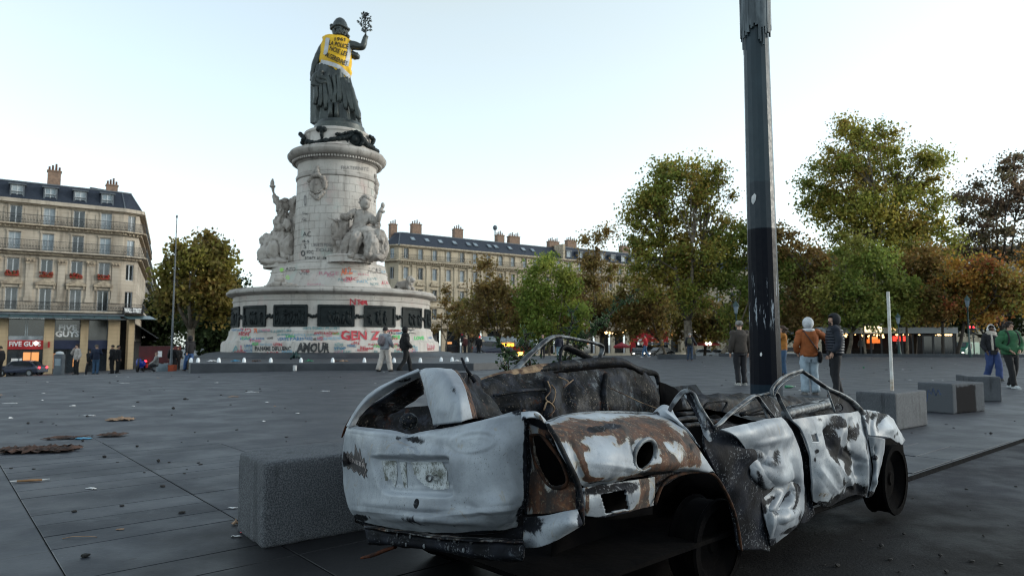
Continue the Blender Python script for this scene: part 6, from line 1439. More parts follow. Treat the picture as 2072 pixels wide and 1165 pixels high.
# ground floor: pillars, shop fronts, signs
zG = lambda v: fm_.z_of(150, v)
for a, b in ((-30, 15), (88, 109), (162, 178), (218, 242)):
    m = MB(); fm_.box(m, max(0, fm_.s_of(a)), fm_.s_of(b), ZB, zc - .002, -.6, -.02); fpart(m, 'pillar', M_PIER, bl)
m = MB(); fc.box(m, fc.len * .62, fc.len * .98, ZB, zc - .002, -.5, .02); fpart(m, 'pillar', M_PIER, bl)
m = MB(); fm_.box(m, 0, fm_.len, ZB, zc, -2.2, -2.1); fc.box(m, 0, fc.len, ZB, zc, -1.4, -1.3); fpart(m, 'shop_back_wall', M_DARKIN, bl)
for (a, b, kind) in ((15, 88, 0), (109, 162, 1), (178, 218, 2)):
    s0, s1 = fm_.s_of(a), fm_.s_of(b)
    m = MB(); fm_.box(m, s0, s1, zG(688), zc, -.62, -.58); fpart(m, 'upper_glazing', M_GLASS, bl)
    m = MB()
    if kind == 0: sm = (s0 + s1) / 2; fm_.box(m, sm - .12, sm - .04, zG(686), zc, -.58, -.5); fm_.box(m, sm + .04, sm + .12, zG(686), zc, -.58, -.5); fm_.box(m, s0 + .05, s1 - .05, zG(688), zG(680), -.575, -.54)
    else: fm_.box(m, s1 - .1, s1 - .02, zG(686), zc, -.575, -.5); fm_.box(m, s0 + .02, s0 + .06, zG(686), zc, -.575, -.5)
    fpart(m, 'glazing_bar', M_ZINC if kind else M_CURT, bl)
    m = MB(); fm_.box(m, s0, s1, zG(706), zG(688), -.62, -.30); sb = fpart(m, 'sign_board' if kind == 0 else 'fascia_band', M_RED if kind == 0 else M_NAVY, bl)
    m = MB(); fm_.box(m, s0, s1, ZB, zG(707), -.75, -.72); fpart(m, 'shop_window', M_GLASS, bl)
    m = MB(); n_ = 3 if kind == 0 else 2
    for q in range(n_ + 1): s = s0 + (s1 - s0) * q / n_; fm_.box(m, s - .04, s + .04, ZB, zG(706.2), -.72, -.62)
    fpart(m, 'shop_window_bar', M_IRON, bl)['kind'] = 'stuff'
def facade_text(f, par, txt, s, z, h, o, mat, width=None, name='sign_lettering', depth=.03, bold=.03):
    vs, fs = text_mesh(txt, h / .72, ext=depth, off=bold * h); xs = [p.x for p in vs]; k = 1 if not width else width / (max(xs) - min(xs))
    m = MB(); m.add([f.at(s + p.x * k, z + p.y, o + p.z) for p in vs], fs); return fpart(m, name, mat, par)
s0, s1 = fm_.s_of(15), fm_.s_of(88); facade_text(fm_, bl, 'FIVE GUYS', (s0 + s1) / 2 - .05, zG(696), .50, -.26, M_WHITE, 2.7)
s0, s1 = fm_.s_of(109), fm_.s_of(162); facade_text(fm_, bl, 'FIVE', (s0 + s1) / 2, zG(663), .56, -.52, M_WHITE, 1.65, bold=.05); facade_text(fm_, bl, 'GUYS', (s0 + s1) / 2, zG(676), .60, -.52, M_WHITE, 2.15, bold=.05)
for a, b, v0, v1, mt in ((48, 80, 742, 712, M_WARM), (24, 46, 730, 724, M_WHITE), (110, 118, 745, 715, M_WARM), (150, 160, 742, 725, M_WARM)):
    m = MB(); fm_.box(m, fm_.s_of(a), fm_.s_of(b), zG(v0), zG(v1), -.70, -.66); fpart(m, 'lit_menu_panel' if mt is M_WARM else 'white_notice', mt, bl)
c = fm_.at(fm_.s_of(73), zG(694), .6); m = MB(); m.ell(c, .19, 14, 10); m.tube([c, fm_.at(fm_.s_of(73), zG(696), -.3)], .03, 6); o = fpart(m, 'globe_lamp', M_BULBW, bl, True)
m = MB(); fm_.box(m, fm_.s_of(97), fm_.s_of(101), zG(703), zG(691), 0, .25); fpart(m, 'red_lamp_box', M_RED, bl)
# canopy
m = MB(); rg = random.Random(2)
for f in (fm_, fc):
    k = max(1, round(f.len / 1.25))
    for i in range(k):
        a, b = f.len * i / k + .03, f.len * (i + 1) / k - .03; z0, z1 = zv(637.5), zv(645)
        if f is fc: b = f.len + 1.6
        P = [f.at(a, z0, .1), f.at(b, z0, .1), f.at(b, z1, 1.75), f.at(a, z1, 1.75)]; mm = MB(); mm.hexa(P, [p + Vector((0, 0, .05)) for p in P]); fpart(mm, 'canopy_panel', M_CANOPY, bl)
m = MB(); fm_.box(m, 0, fm_.len + .4, zv(639.5), zv(636), .86, .98); fm_.box(m, 0, fm_.len + .4, zv(647), zv(645.3), 1.70, 1.80); fpart(m, 'canopy_edge', M_ZINC, bl)
m = MB(); fc.box(m, -.2, fc.len + .3, zv(634.3), zv(621), 1.0, 1.1); sb = fpart(m, 'black_sign_board', M_AWN, bl); facade_text(Face((F0[0], F0[1]), F1), bl, 'WALL STREET', fc.len / 2, zv(627.5), .50, 1.12, M_WHITE, 1.9)
fcw = Face((F0[0] - .7, F0[1] - .3), (F1[0] + .6, F1[1] + .35))
m = MB(); fs_.box(m, .5, 24, zv(690), zv(689), 1.9, 2.0); P = [fs_.at(.3, zv(655), .05), fs_.at(24, zv(655), .05), fs_.at(24, zv(683), 2.2), fs_.at(.3, zv(683), 2.2)]; m.hexa(P, [p + Vector((0, 0, .06)) for p in P]); fpart(m, 'black_awning', M_AWN, bl)
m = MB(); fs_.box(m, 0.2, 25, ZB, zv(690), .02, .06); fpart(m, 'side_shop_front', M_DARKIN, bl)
# second building down the side street
g0 = fs_.at(26.02, 0); fs2 = Face((g0.x, g0.y), (g0.x - .445 * 90, g0.y + .895 * 90))
b2 = thing('street_building', 'lower grey apartment row running down the side street on the left', 'building', loc=(g0.x, g0.y, -3))
z2 = zE - 2.2; m = MB(); hs2 = [(1.5 + 3.3 * i, 2.6 + 3.3 * i, -.5 + 3.3 * k + .9, -.5 + 3.3 * k + 2.9) for i in range(26) for k in range(1, 5)]
fs2.wall(m, 0, fs2.len, -4, z2, hs2); fw2 = Face((g0.x - 8, g0.y - 4), (g0.x, g0.y)); fw2.wall(m, 0, fw2.len, -4, z2, []); fpart(m, 'wall', M_WALLD, b2)
for h in hs2[:72]: window(fs2, b2, *h, gm=M_GLASS)
for z in (3.4, 6.7, 10): course(b2, (fs2,), z - .12, z, .6, M_WALLD, 'balcony_slab'); railing(fs2, b2, 0, 60, z, z + 1, .55, .3)
mansard(b2, (fs2,), z2, z2 + 2.4, 6); course(b2, (fs2,), z2 - .3, z2 - .01, .5, M_WALLD)
m = MB(); fs2.box(m, 4, 60, 1.6, 1.8, .1, 2.0); fpart(m, 'black_awning', M_AWN, b2)

# ------------------------------------------------------------------ centre: the long cream building behind the trees
G0 = (-20.6, 110.0)
def along(s): return (G0[0] + Dm.x * s, G0[1] + Dm.y * s)
LC = 37.0
fx = Face(along(3.0 - 0.6), along(LC)); fx.p = Vector((*along(2.4), 0))
fch = Face((along(2.4)[0] - 2.5, along(2.4)[1] + 1.0), along(2.4))
bc = thing('long_building', 'long cream stone apartment building with slate roof and skylights behind the trees', 'building', loc=(G0[0], G0[1], 0))
yv = at_y(850, 500, fx.at(fx.s_of(850), 0).y).y; zw = lambda v: at_y(850, v, yv).z
def long_face(f, par, L0, L1, wall, trim, spacing=2.68, s_first=1.32, roofz=(499, 468), skip=0, detail=True):
    ns = int((L1 - L0 - s_first) / spacing) + 1; ss = [L0 + s_first + spacing * i for i in range(ns)]
    ss = [s for s in ss if s + .7 < L1]
    rows = [(525, 504.5), (566, 542.5), (608, 586), (646, 624)]
    holes = [(s - .44, s + .44, zw(a), zw(b)) for s in ss for a, b in rows]
    sh = []; s = L0 + .9
    while s + 3.2 < L1: sh.append((s, s + 3.1, -1, zw(668))); s += 4.1
    m = MB(); f.wall(m, L0, L1, -2, zw(roofz[0]), holes + sh, .3); fpart(m, 'wall', wall, par)
    for s in ss:
        for k, (a, b) in enumerate(rows): window(f, par, s - .44, s + .44, zw(a), zw(b), gm=M_CURT if k < 2 else M_GLASS, depth=.22)
        m = MB()
        for a, b in rows:
            f.box(m, s - .6, s - .46, zw(a), zw(b), 0, .1); f.box(m, s + .46, s + .6, zw(a), zw(b), 0, .1); f.box(m, s - .7, s + .7, zw(b - .3), zw(b - 2.5), 0, .18)
        f.box(m, s - .8, s + .8, zw(578), zw(574), 0, .36); f.box(m, s - .6, s + .6, zw(573.8), zw(570), 0, .26)
        f.box(m, s - .7, s + .7, zw(608.5), zw(608), 0, .5)
        fpart(m, 'window_surround', trim, par)['kind'] = 'stuff'
        railing(f, par, s - .68, s + .68, zw(607.8), zw(600), .46, .16)
    for i in range(len(ss) - 1):
        sm = (ss[i] + ss[i + 1]) / 2; m = MB(); f.box(m, sm - .26, sm + .26, zw(612), zw(541), 0, .16); f.box(m, sm - .34, sm + .34, zw(541), zw(537.5), 0, .24); fpart(m, 'pilaster', wall, par)
    for a, b, o in ((501.5, 498.6, .6), (503, 501.6, .35), (531.5, 529.3, .8), (535, 531.6, .4), (537.4, 535.1, .22), (621, 618.5, .3), (664.5, 659, .7), (667, 664.6, .35)):
        m = MB(); f.box(m, L0, L1, zw(a), zw(b), -.05, o); fpart(m, 'cornice', trim, par)
    railing(f, par, L0, L1, zw(529.2), zw(517.5), .72, .2); railing(f, par, L0, L1, zw(658.9), zw(650), .6, .2)
    m = MB(); k = int((L1 - L0) / .42)
    for i in range(k): s = L0 + (L1 - L0) * (i + .5) / k; f.box(m, s - .09, s + .09, zw(535.2), zw(532), 0, .62)
    fpart(m, 'bracket', trim, par)['kind'] = 'stuff'
    return ss, sh
ss_, sh_ = long_face(fx, bc, 0, fx.len, M_WALL2, M_TRIM2)
m = MB(); hch = [(1.0, 1.8, zw(a), zw(b)) for a, b in ((525, 504.5), (566, 542.5), (608, 586), (646, 624))]; fch.wall(m, 0, fch.len, -2, zw(499), hch); fpart(m, 'corner_wall', M_WALL2, bc)
for h in hch: window(fch, bc, *h, gm=M_CURT)
for a, b, o in ((501.5, 498.6, .6), (531.5, 529.3, .8), (664.5, 659, .7)):
    m = MB(); fch.box(m, 0, fch.len, zw(a), zw(b), -.05, o); fpart(m, 'cornice', M_TRIM2, bc)
railing(fch, bc, 0, fch.len, zw(529.2), zw(517.5), .72, .2)
lo, hi = mansard(bc, (fch, fx), zw(498.4), zw(469), 8, ins=3.0)
for zx in (120, 275, 375, 470, 570, 668, 718, 815, 863, 960, 1055, 1120):
    u = 760 + zx / 3.426; s = fx.s_of(u); 
    if s < .5: continue
    k = .52; A = fx.at(s, zw(498.4), .25).lerp(fx.at(s, zw(469), -3.0), k); up = (fx.at(s, zw(469), -3.0) - fx.at(s, zw(498.4), .25)).normalized(); nn = up.cross(fx.d) * -1
    if nn.z < 0: nn = -nn
    m = MB(); q = [A - fx.d * .42 - up * .55, A + fx.d * .42 - up * .55, A + fx.d * .42 + up * .55, A - fx.d * .42 + up * .55]; m.hexa([p for p in q], [p + nn * .14 for p in q]); o = fpart(m, 'skylight', M_ZINC, bc)
    m = MB(); q = [A + fx.d * a * .34 + up * b * .46 + nn * .15 for a, b in ((-1, -1), (1, -1), (1, 1), (-1, 1))]; m.hexa(q, [p + nn * .02 for p in q]); w = m.build('pane', M_CURT); w.parent = o
def chim_px(par, f, u, v, wpx, vtop, pots, dy=5):
    y = f.at(f.s_of(u), 0).y + dy; p = at_y(u, v, y); t_ = at_y(u, vtop, y); chimney(par, (p.x, p.y, p.z - 1.5), wpx / FPX * y * 1.05, 1.0, t_.z - p.z + 1.5, f.rz, pots)
for u, v, w, vt_, n_ in ((795, 466, 15, 452, 3), (841.5, 466, 22, 452, 4), (926, 474, 21, 462, 4), (1011, 484, 18, 474, 4), (1039, 488, 27, 477, 6), (1119, 497, 27, 487, 6)): chim_px(bc, fx, u, v, w * .9, vt_ + 3, n_)
m = MB(); p = at_y(1001.7, 482, 128); m.tube([p - Vector((0, 0, 1)), p + Vector((0, 0, 1.6))], .12, 6); m.ell(p + Vector((0, 0, 2)), (.45, .45, .5), 10, 7); fpart(m, 'roof_vent', M_ZINC, bc)
f2_ = Face(along(LC + .02), along(LC + 44))
bd = thing('cream_building', 'cream stone apartment building partly hidden by brown trees right of the long one', 'building', loc=(*along(LC), 0))
long_face(f2_, bd, 0, f2_.len, M_WALL2, M_TRIM2, s_first=1.5)
lo2, hi2 = mansard(bd, (f2_,), zw(498.4), zw(466), 8, ins=2.2)
for i in range(14):
    s = 1.5 + 2.9 * i; m = MB(); z0, z1 = zw(494), zw(479); f2_.box(m, s - .6, s - .5, z0, z1, -2, -.1); f2_.box(m, s + .5, s + .6, z0, z1, -2, -.1); f2_.box(m, s - .7, s + .7, z1, z1 + .2, -2, .0); fpart(m, 'dormer', M_ZINC, bd); window(f2_, bd, s - .5, s + .5, z0, z1, depth=.2)
m = MB(); f2_.box(m, -.25, .25, zw(500), zw(464), -2.6, .3); fpart(m, 'party_wall', M_TRIM2, bd)
for i in range(3):
    p = f2_.at(6 + 15 * i, zw(470), -5); chimney(bd, tuple(p), 2.4, 1, 2.2, f2_.rz, 5)
# shop fronts at the foot of the long buildings
def shop(par, f, a, b, kind):
    m = MB(); f.box(m, a, b, -1.5, zw(668), -.9, -.8); fpart(m, 'shop_window', M_DARKIN if kind else M_GLASS, par)
rgs = random.Random(9)
for par, f in ((bc, fx), (bd, f2_)):
    s = .9; i = 0
    while s + 3.2 < f.len:
        shop(par, f, s, s + 3.1, rgs.random() < .5)
        if rgs.random() < .75:
            m = MB(); a = s + rgs.uniform(0, .8); zz_ = rgs.uniform(.6, 2.4); f.box(m, a, a + rgs.uniform(.5, 2), zz_, zz_ + rgs.uniform(.3, .9), -.78, -.75); fpart(m, 'lit_window_panel', M_WARM, par)
        s += 4.1; i += 1
f3 = Face((34, 152), (150, 108))
be = thing('far_building', 'pale building far behind the trees on the right', 'building', loc=(34, 152, 0))
m = MB(); he = [(2 + 3 * i, 3.1 + 3 * i, 1.2 + 3.3 * k + 2.2, 1.2 + 3.3 * k + 4.2) for i in range(38) for k in range(4)]; f3.wall(m, 0, f3.len, -1, 16.5, he); fpart(m, 'wall', M_WALL2, be)
for h in he[:120]: window(f3, be, *h, gm=M_GLASS)
mansard(be, (f3,), 16.5, 19.6, 8, ins=2)
# awnings and signs in front of the restaurants
def slab_px(name, u0, u1, v0, v1, y, depth, mat, par, dz=0):
    a, b = at_y(u0, v1, y), at_y(u1, v0, y); m = MB(); m.box(((a.x + b.x) / 2, y + depth / 2, (a.z + b.z) / 2), (abs(b.x - a.x), depth, abs(b.z - a.z))); o = m.build(name, mat); o.parent = par; o.location = -par.location; return o
aw = thing('restaurant_awning', 'long red awning with a white band and orange neon sign', 'awning', loc=at_y(1030, 705, 112))
slab_px('white_band', 983, 1085, 692.5, 700, 112, .3, M_CURT, aw); slab_px('valance', 983, 1085, 700.5, 716, 112.4, .3, surf('brick red cloth', (.24, .045, .035), (.18, .035, .03), 1, .8), aw)
A = at_y(983, 692, 112); B = at_y(1085, 692, 112); m = MB(); P = [A, B, B + Vector((-1, 2.4, .9)), A + Vector((-1, 2.4, .9))]; m.hexa(P, [p + Vector((0, 0, .05)) for p in P]); o = m.build('sloped_cloth', M_CURT); o.parent = aw; o.location = -aw.location
ne = glow('orange neon', (1, .36, .02), 2.6)
for i, (u, w) in enumerate(((1013, 5), (1021, 8), (1030, 6), (1037, 5))): slab_px('neon_letter', u - w / 2, u + w / 2, 694.5, 700.5, 111.8, .08, ne, aw)
slab_px('neon_panel', 1048, 1058, 712, 722, 112.0, .1, glow('yellow neon', (1, .6, .1), 2.5), aw)
rs = thing('red_shopfront', 'bright red two-storey shopfront with white lettering behind the trees', 'shopfront', loc=at_y(1315, 700, 126))
slab_px('upper_board', 1277, 1352, 667, 683, 126, .5, M_RED, rs); slab_px('lower_board', 1277, 1352, 683.6, 692, 125.8, .5, M_RED, rs); slab_px('grey_awning', 1310, 1354, 692.5, 697, 124.8, 1.2, M_ZINC, rs); slab_px('side_post', 1277, 1286, 692.3, 720, 125.6, .4, M_RED, rs); slab_px('glazing', 1287, 1352, 697.5, 720, 126.4, .2, M_GLASS, rs)
for u in (1295, 1338): slab_px('sign_lettering', u - 4, u + 4, 686, 689.5, 125.6, .06, M_WHITE, rs)
for u, v in ((1268,668),(1259,672),(1233,673),(1227,673),(1241,673),(1222,672),(1248,674)):
    p = at_y(u, v, 110); m = MB(); m.ell(p, .22, 10, 7); o = m.build('string_bulb', M_BULB, smooth=True); tag(o, 'warm bulb of the row above the pink parasol, ' + dict(zip((1268,1259,1233,1227,1241,1222,1248), ('at the right end', 'second from the right', 'third from the left', 'second from the left', 'in the middle', 'at the left end', 'third from the right')))[u], 'light', 'row of warm bulbs above the parasol')
for u, v in ((1406,669.5),(1411,669.8),(1416,670)):
    p = at_y(u, v, 118); m = MB(); m.ell(p, .2, 8, 6); o = m.build('sign_bulb', M_BULBW, smooth=True); tag(o, {1406: 'left', 1411: 'middle', 1416: 'right'}[u] + ' white light of the lit sign beside the thick tree trunk', 'light', 'white sign lights by the tree trunk')
def parasol(u, v0, v1, hw_, y, mat, label):
    c = at_y(u, v1, y); top_ = at_y(u, v0, y).z; w = hw_ / FPX * y; t = thing('parasol', label, 'parasol', 'parasols on the terraces', loc=(c.x, y, 0))
    m = MB(); k = 8
    for i in range(k):
        a0, a1 = 2 * math.pi * i / k, 2 * math.pi * (i + 1) / k
        m.add([(0, 0, top_), (w * math.cos(a0), w * math.sin(a0), c.z), (w * math.cos(a1), w * math.sin(a1), c.z), (w * math.cos(a1), w * math.sin(a1), c.z - .25), (w * math.cos(a0), w * math.sin(a0), c.z - .25)], [(0, 1, 2), (1, 4, 3, 2)])
    m.build('cloth', mat, t); m = MB(); m.tube([(0, 0, 0), (0, 0, top_)], .05, 8); m.build('pole', M_TRIM2, t)
M_PINK = surf('pink red cloth', (.55, .06, .08), (.45, .05, .07), 1, .8); parasol(1258, 692, 700, 17, 96, M_PINK, 'pinkish red parasol lit on the restaurant terrace'); parasol(1428, 687, 695, 28, 92, surf('dull red cloth', (.30, .03, .03), (.24, .025, .025), 1, .8), 'dull red parasol right of the big plane tree trunk')
for u in (1430, 1437):
    p = at_y(u, 694.5, 90); m = MB(); m.ell(p, .2, 10, 7); o = m.build('terrace_lamp', M_BULBW, smooth=True); tag(o, {1430: 'left', 1437: 'right'}[u] + ' white lamp glowing under the dull red parasol', 'light', 'pair of white lamps under the red parasol')
# ------------------------------------------------------------------ right: glass cafe pavilion
YP = 64.0
cf = thing('cafe_pavilion', 'low glass cafe pavilion with white roof edge and strings of warm bulbs', 'building', loc=at_y(1800, 720, YP))
slab_px('roof_edge', 1660, 1938, 662, 674, YP, 9, surf('pale roof edge', (.50, .53, .56), (.44, .47, .5), 1, .6, bump=0), cf)
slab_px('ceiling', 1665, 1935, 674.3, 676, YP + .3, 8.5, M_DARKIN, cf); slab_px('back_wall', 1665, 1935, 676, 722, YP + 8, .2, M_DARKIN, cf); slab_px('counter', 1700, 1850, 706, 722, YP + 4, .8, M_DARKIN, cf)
slab_px('lit_bar', 1758, 1776, 681, 686, YP + 5, .1, M_WARM, cf); slab_px('lit_shelf', 1806, 1834, 680, 690, YP + 6, .1, glow('red bar light', (1, .05, .03), .8), cf); slab_px('lit_shelf', 1755, 1785, 686, 694, YP + 6.5, .1, glow('dim orange light', (1, .2, .03), .5), cf)
for i in range(12):
    u = 1700 + 21 * i; slab_px('glazing_post', u - .8, u + .8, 676, 722, YP + .2, .1, M_IRON, cf)
for i in range(11):
    u = 1700 + 21 * i
    if u > 1850: slab_px('glass_pane', u + 1, u + 20, 680, 722, YP + .24, .02, M_GLASS, cf)
slab_px('lit_sign', 1751, 1784, 659.5, 671, YP - .2, .15, glow('lit cream sign', (1, .80, .50), 1.1), cf)
vs, fs = text_mesh('Fluctuat', .40, off=.012, shear=.3); m = MB(); p0 = at_y(1768, 666, YP - .24); m.add([p0 + Vector((p.x * .8, 0, p.y)) for p in vs], fs); o = m.build('sign_lettering', surf('sign ink', (.20, .10, .03), bump=0)); o.parent = cf; o.location = -cf.location
slab_px('lit_sign', 1804, 1812, 663, 668, YP - .2, .1, glow('lit amber sign', (1, .6, .25), 1.2), cf)
rgb = random.Random(11); bm_ = None
bulbs = [(1888 + 5.4 * i, 676.5) for i in range(4)] + [(1914 + 5 * i, 676.7) for i in range(4)] + [(1836, 676.5), (1860, 675.8), (1825, 676.8), (1814, 676)] + [(1704 + rgb.uniform(0, 84), 673 + rgb.uniform(1, 9)) for _ in range(34)] + [(1810 + rgb.uniform(0, 30), 675 + rgb.uniform(0, 3)) for _ in range(6)]
bmesh_ = MB(); bmesh_.ell((0, 0, 0), .075, 8, 6); bo = bmesh_.build('bulb', M_BULB, smooth=True); bd_ = bo.data; bpy.data.objects.remove(bo)
for i, (u, v) in enumerate(bulbs):
    o = bpy.data.objects.new('bulb', bd_); COL.objects.link(o); o.parent = cf; p = at_y(u, v, YP + rgb.uniform(.4, 3)); o.location = p - cf.location; s = 1.5 if i < 12 else rgb.uniform(.7, 1.2); o.scale = (s, s, s)

# ================================================================== trees
def leaf_mat():
    g = G('autumn leaves'); at = g.n('Attribute', attribute_name='leaf_colour')
    tr = g.n('BsdfTranslucent'); g.l(at.outputs['Color'], tr.inputs[0]); mx = g.n('MixShader'); mx.inputs[0].default_value = .5
    g.l(at.outputs['Color'], g.b.inputs['Base Color']); g.b.inputs['Roughness'].default_value = .6; g.b.inputs['Specular IOR Level'].default_value = .25
    out = g.nt.nodes['Material Output']; g.l(g.b.outputs[0], mx.inputs[1]); g.l(tr.outputs[0], mx.inputs[2]); g.l(mx.outputs[0], out.inputs[0]); return g.mat
M_LEAF = leaf_mat()
M_BARK = surf('plane tree bark', (.17, .14, .105), (.075, .06, .045), 3, .9, bump=.5, bscale=12)
M_BARKD = surf('dark bark', (.045, .036, .028), (.025, .02, .016), 4, .9, bump=.5, bscale=12)
PAL = dict(
  olive=[(.085,.105,.022),(.11,.12,.026),(.055,.075,.018),(.15,.13,.03),(.13,.085,.025)],
  green=[(.062,.088,.020),(.080,.105,.026),(.045,.066,.016),(.10,.115,.030),(.105,.095,.025)],
  bright=[(.080,.115,.024),(.10,.135,.030),(.055,.082,.018),(.125,.13,.030)],
  brown=[(.095,.060,.024),(.12,.085,.03),(.075,.060,.022),(.07,.05,.025),(.10,.10,.03)],
  rust=[(.105,.062,.022),(.085,.058,.022),(.085,.080,.02),(.062,.050,.02),(.07,.08,.02)],
  golden=[(.105,.085,.022),(.085,.070,.022),(.095,.095,.022),(.062,.055,.02),(.08,.088,.02),(.10,.065,.022)],
  orange=[(.15,.085,.018),(.20,.105,.02),(.11,.07,.02),(.09,.07,.022),(.07,.08,.02),(.13,.035,.02),(.075,.08,.02)],
  purple=[(.085,.060,.045),(.065,.048,.04),(.10,.065,.04),(.06,.06,.035)],
  dark=[(.022,.034,.012),(.03,.042,.014),(.018,.026,.010)])
def leaves(name, centres, radii, counts, size, pal, par, seed, loc, bright=.28):
    rs = np.random.RandomState(seed); P = []; K = []; cols = np.array(PAL[pal]) * np.array((2.5, 2.35, 2.1) if pal not in ('spray', 'dark') else (1.5, 1.5, 1.5))
    for c, r, n in zip(centres, radii, counts):
        d = rs.normal(size=(n, 3)); d /= np.linalg.norm(d, axis=1, keepdims=True); rr = np.minimum(np.abs(rs.normal(size=(n, 1))) * .68, 1.12 + .1 * rs.uniform(0, 1, (n, 1)))
        P.append(np.array(c) + d * rr * np.array(r)); base = cols[rs.randint(len(cols))] * rs.uniform(.75, 1.3); mixk = rs.uniform(0, 1, (n, 1))
        K.append((base * .55 + cols[rs.randint(len(cols), size=n)] * .45) * rs.uniform(1 - bright, 1 + bright, (n, 1)))
    P = np.concatenate(P); K = np.concatenate(K); n = len(P)
    a = rs.normal(size=(n, 3)); a[:, 2] -= .4; a /= np.linalg.norm(a, axis=1, keepdims=True); b = np.cross(a, rs.normal(size=(n, 3))); b /= np.linalg.norm(b, axis=1, keepdims=True) + 1e-9
    s = size * rs.uniform(.6, 1.3, (n, 1)); V = np.stack([P - a * s * .5, P + b * s * .36, P + a * s * .5, P - b * s * .36], 1).reshape(-1, 3) - np.array(loc)
    me = bpy.data.meshes.new(name); me.vertices.add(4 * n); me.vertices.foreach_set('co', V.reshape(-1).astype(np.float32)); me.loops.add(4 * n); me.loops.foreach_set('vertex_index', np.arange(4 * n, dtype=np.int32))
    me.polygons.add(n); me.polygons.foreach_set('loop_start', np.arange(0, 4 * n, 4, dtype=np.int32)); me.update(calc_edges=True)
    at = me.attributes.new('leaf_colour', 'FLOAT_COLOR', 'FACE'); at.data.foreach_set('color', np.concatenate([K, np.ones((n, 1))], 1).reshape(-1).astype(np.float32))
    me.materials.append(M_LEAF); o = bpy.data.objects.new(name, me); COL.objects.link(o); o.parent = par; return o
def tree(label, trunk, y, lobes, pal, n_leaves, size, seed, fork=.4, tr=.28, bark=None, clump=1.0, group='trees round the square', sparse=1.0, nclump=50, vbase=None):
    """trunk = u at the ground; lobes = (u, v, half width, half height) in the photograph at distance y"""
    rg = random.Random(seed); x0 = at_y(trunk, 692, y).x; base = gp(x0, y, -.1)
    t = thing('tree', label, 'tree', group, loc=base); bark = bark or M_BARK
    cs = []; L = []
    for (u, v, ru, rv) in lobes:
        c = at_y(u, v, y); L.append((c, ru / FPX * y, rv / FPX * y))
    area = [a * b for _, a, b in L]; tot = sum(area)
    for (c, a, b), ar in zip(L, area):
        k = max(3, round(nclump * ar / tot))
        for i in range(k):
            for _ in range(20):
                d = Vector((rg.gauss(0, 1), rg.gauss(0, 1), rg.gauss(0, 1))).normalized(); r = rg.uniform(.35, 1) ** .6
                p = c + Vector((d.x * a * r, d.y * a * .8 * r, d.z * b * r))
                if all((p - q).length > .38 * clump for q, _ in cs): break
            cs.append((p, (a + b) / 2))
    zc = min(c.z - b for c, a, b in L); top_ = max(c.z for c, a, b in L); cc = sum((c for c, a, b in L), Vector()) / len(L)
    zf = base.z + (zc - base.z) * (.55 + fork); f = Vector((x0 + (cc.x - x0) * .25, y, zf)); top = Vector((cc.x, y, top_))
    m = MB(); mid = base.lerp(f, .5) + Vector((rg.uniform(-.15, .15), 0, 0))
    m.tube([base, base + Vector((0, 0, .4)), mid, f], [tr * 1.35, tr * 1.08, tr * .95, tr * .85], 10); limbs = []
    nl = 5 if len(cs) > 24 else 3
    for i in range(nl):
        tg_ = cs[rg.randrange(len(cs))][0]; a = 2 * math.pi * i / nl + rg.uniform(-.5, .5)
        e = f.lerp(top, .55) + Vector((math.cos(a), math.sin(a), 0)) * L[0][1] * .55 + Vector((0, 0, rg.uniform(-.5, .8)))
        md = f.lerp(e, .5) + Vector((math.cos(a) * .35, math.sin(a) * .35, -.15)); m.tube([f - Vector((0, 0, .25)), md, e], [tr * .6, tr * .42, tr * .24], 7); limbs += [f.lerp(md, .7), md, e, md.lerp(e, .5)]
    m.build('trunk', bark, t, smooth=True).location = -base
    m = MB()
    for p, _ in cs:
        s = min(limbs, key=lambda q: (q - p).length + max(0, q.z - p.z) * 2); md = s.lerp(p, .5) + Vector((rg.uniform(-.3, .3), rg.uniform(-.3, .3), rg.uniform(0, .3))); m.tube([s, md, p], [tr * .2, tr * .13, tr * .05], 5, cap=False)
        for q in range(3):
            e = p + Vector((rg.uniform(-1, 1), rg.uniform(-1, 1), rg.uniform(-.3, 1))) * 1.0 * clump; m.tube([p.lerp(md, .3), e], [tr * .06, .012], 4, cap=False)
    m.build('branches', bark, t, smooth=True).location = -base
    n_leaves = int(n_leaves * 1.35); size *= 1.22
    rad = [Vector((1.22, 1.22, .95)) * clump * rg.uniform(.75, 1.5) * (.75 + .25 * q / 3) for _, q in cs]; w3 = [r.x ** 2 for r in rad]; cnt = [max(20, int(n_leaves * w / sum(w3))) for w in w3]
    leaves('crown', [tuple(p) for p, _ in cs], [tuple(r) for r in rad], cnt, size, pal, t, seed, base)
    return t
tree('plane tree with bare forked limbs and rusty leaves left of the monument', 384, 52, [(398,518,56,48),(352,545,28,38),(440,560,34,52),(395,585,56,38),(438,615,34,38),(346,595,18,34)], 'golden', 15000, .27, 1, fork=.35, tr=.30, clump=.95, nclump=44)
tree('dark evergreen tree mass between the forked plane tree and the monument', 448, 64, [(445,640,38,60),(420,660,30,50),(465,600,24,40),(440,690,48,30)], 'dark', 12000, .32, 2, fork=.1, tr=.3, bark=M_BARKD, clump=1.2)
tree('dark green tree at the end of the side street on the left', 330, 96, [(320,660,26,50),(345,650,30,56),(300,690,20,34)], 'dark', 8000, .40, 31, bark=M_BARKD, tr=.2, clump=1.3)
tree('brown leafy tree low between the sparse tree and the green one', 1062, 98, [(1060,620,44,48),(1045,655,50,34),(1085,600,34,36)], 'brown', 7000, .30, 32, tr=.16, clump=1.2)
tree('brown leafy tree between the green tree and the see-through one', 1168, 100, [(1165,630,44,46),(1180,600,36,40),(1150,660,46,28)], 'rust', 7000, .30, 33, tr=.16, clump=1.2)
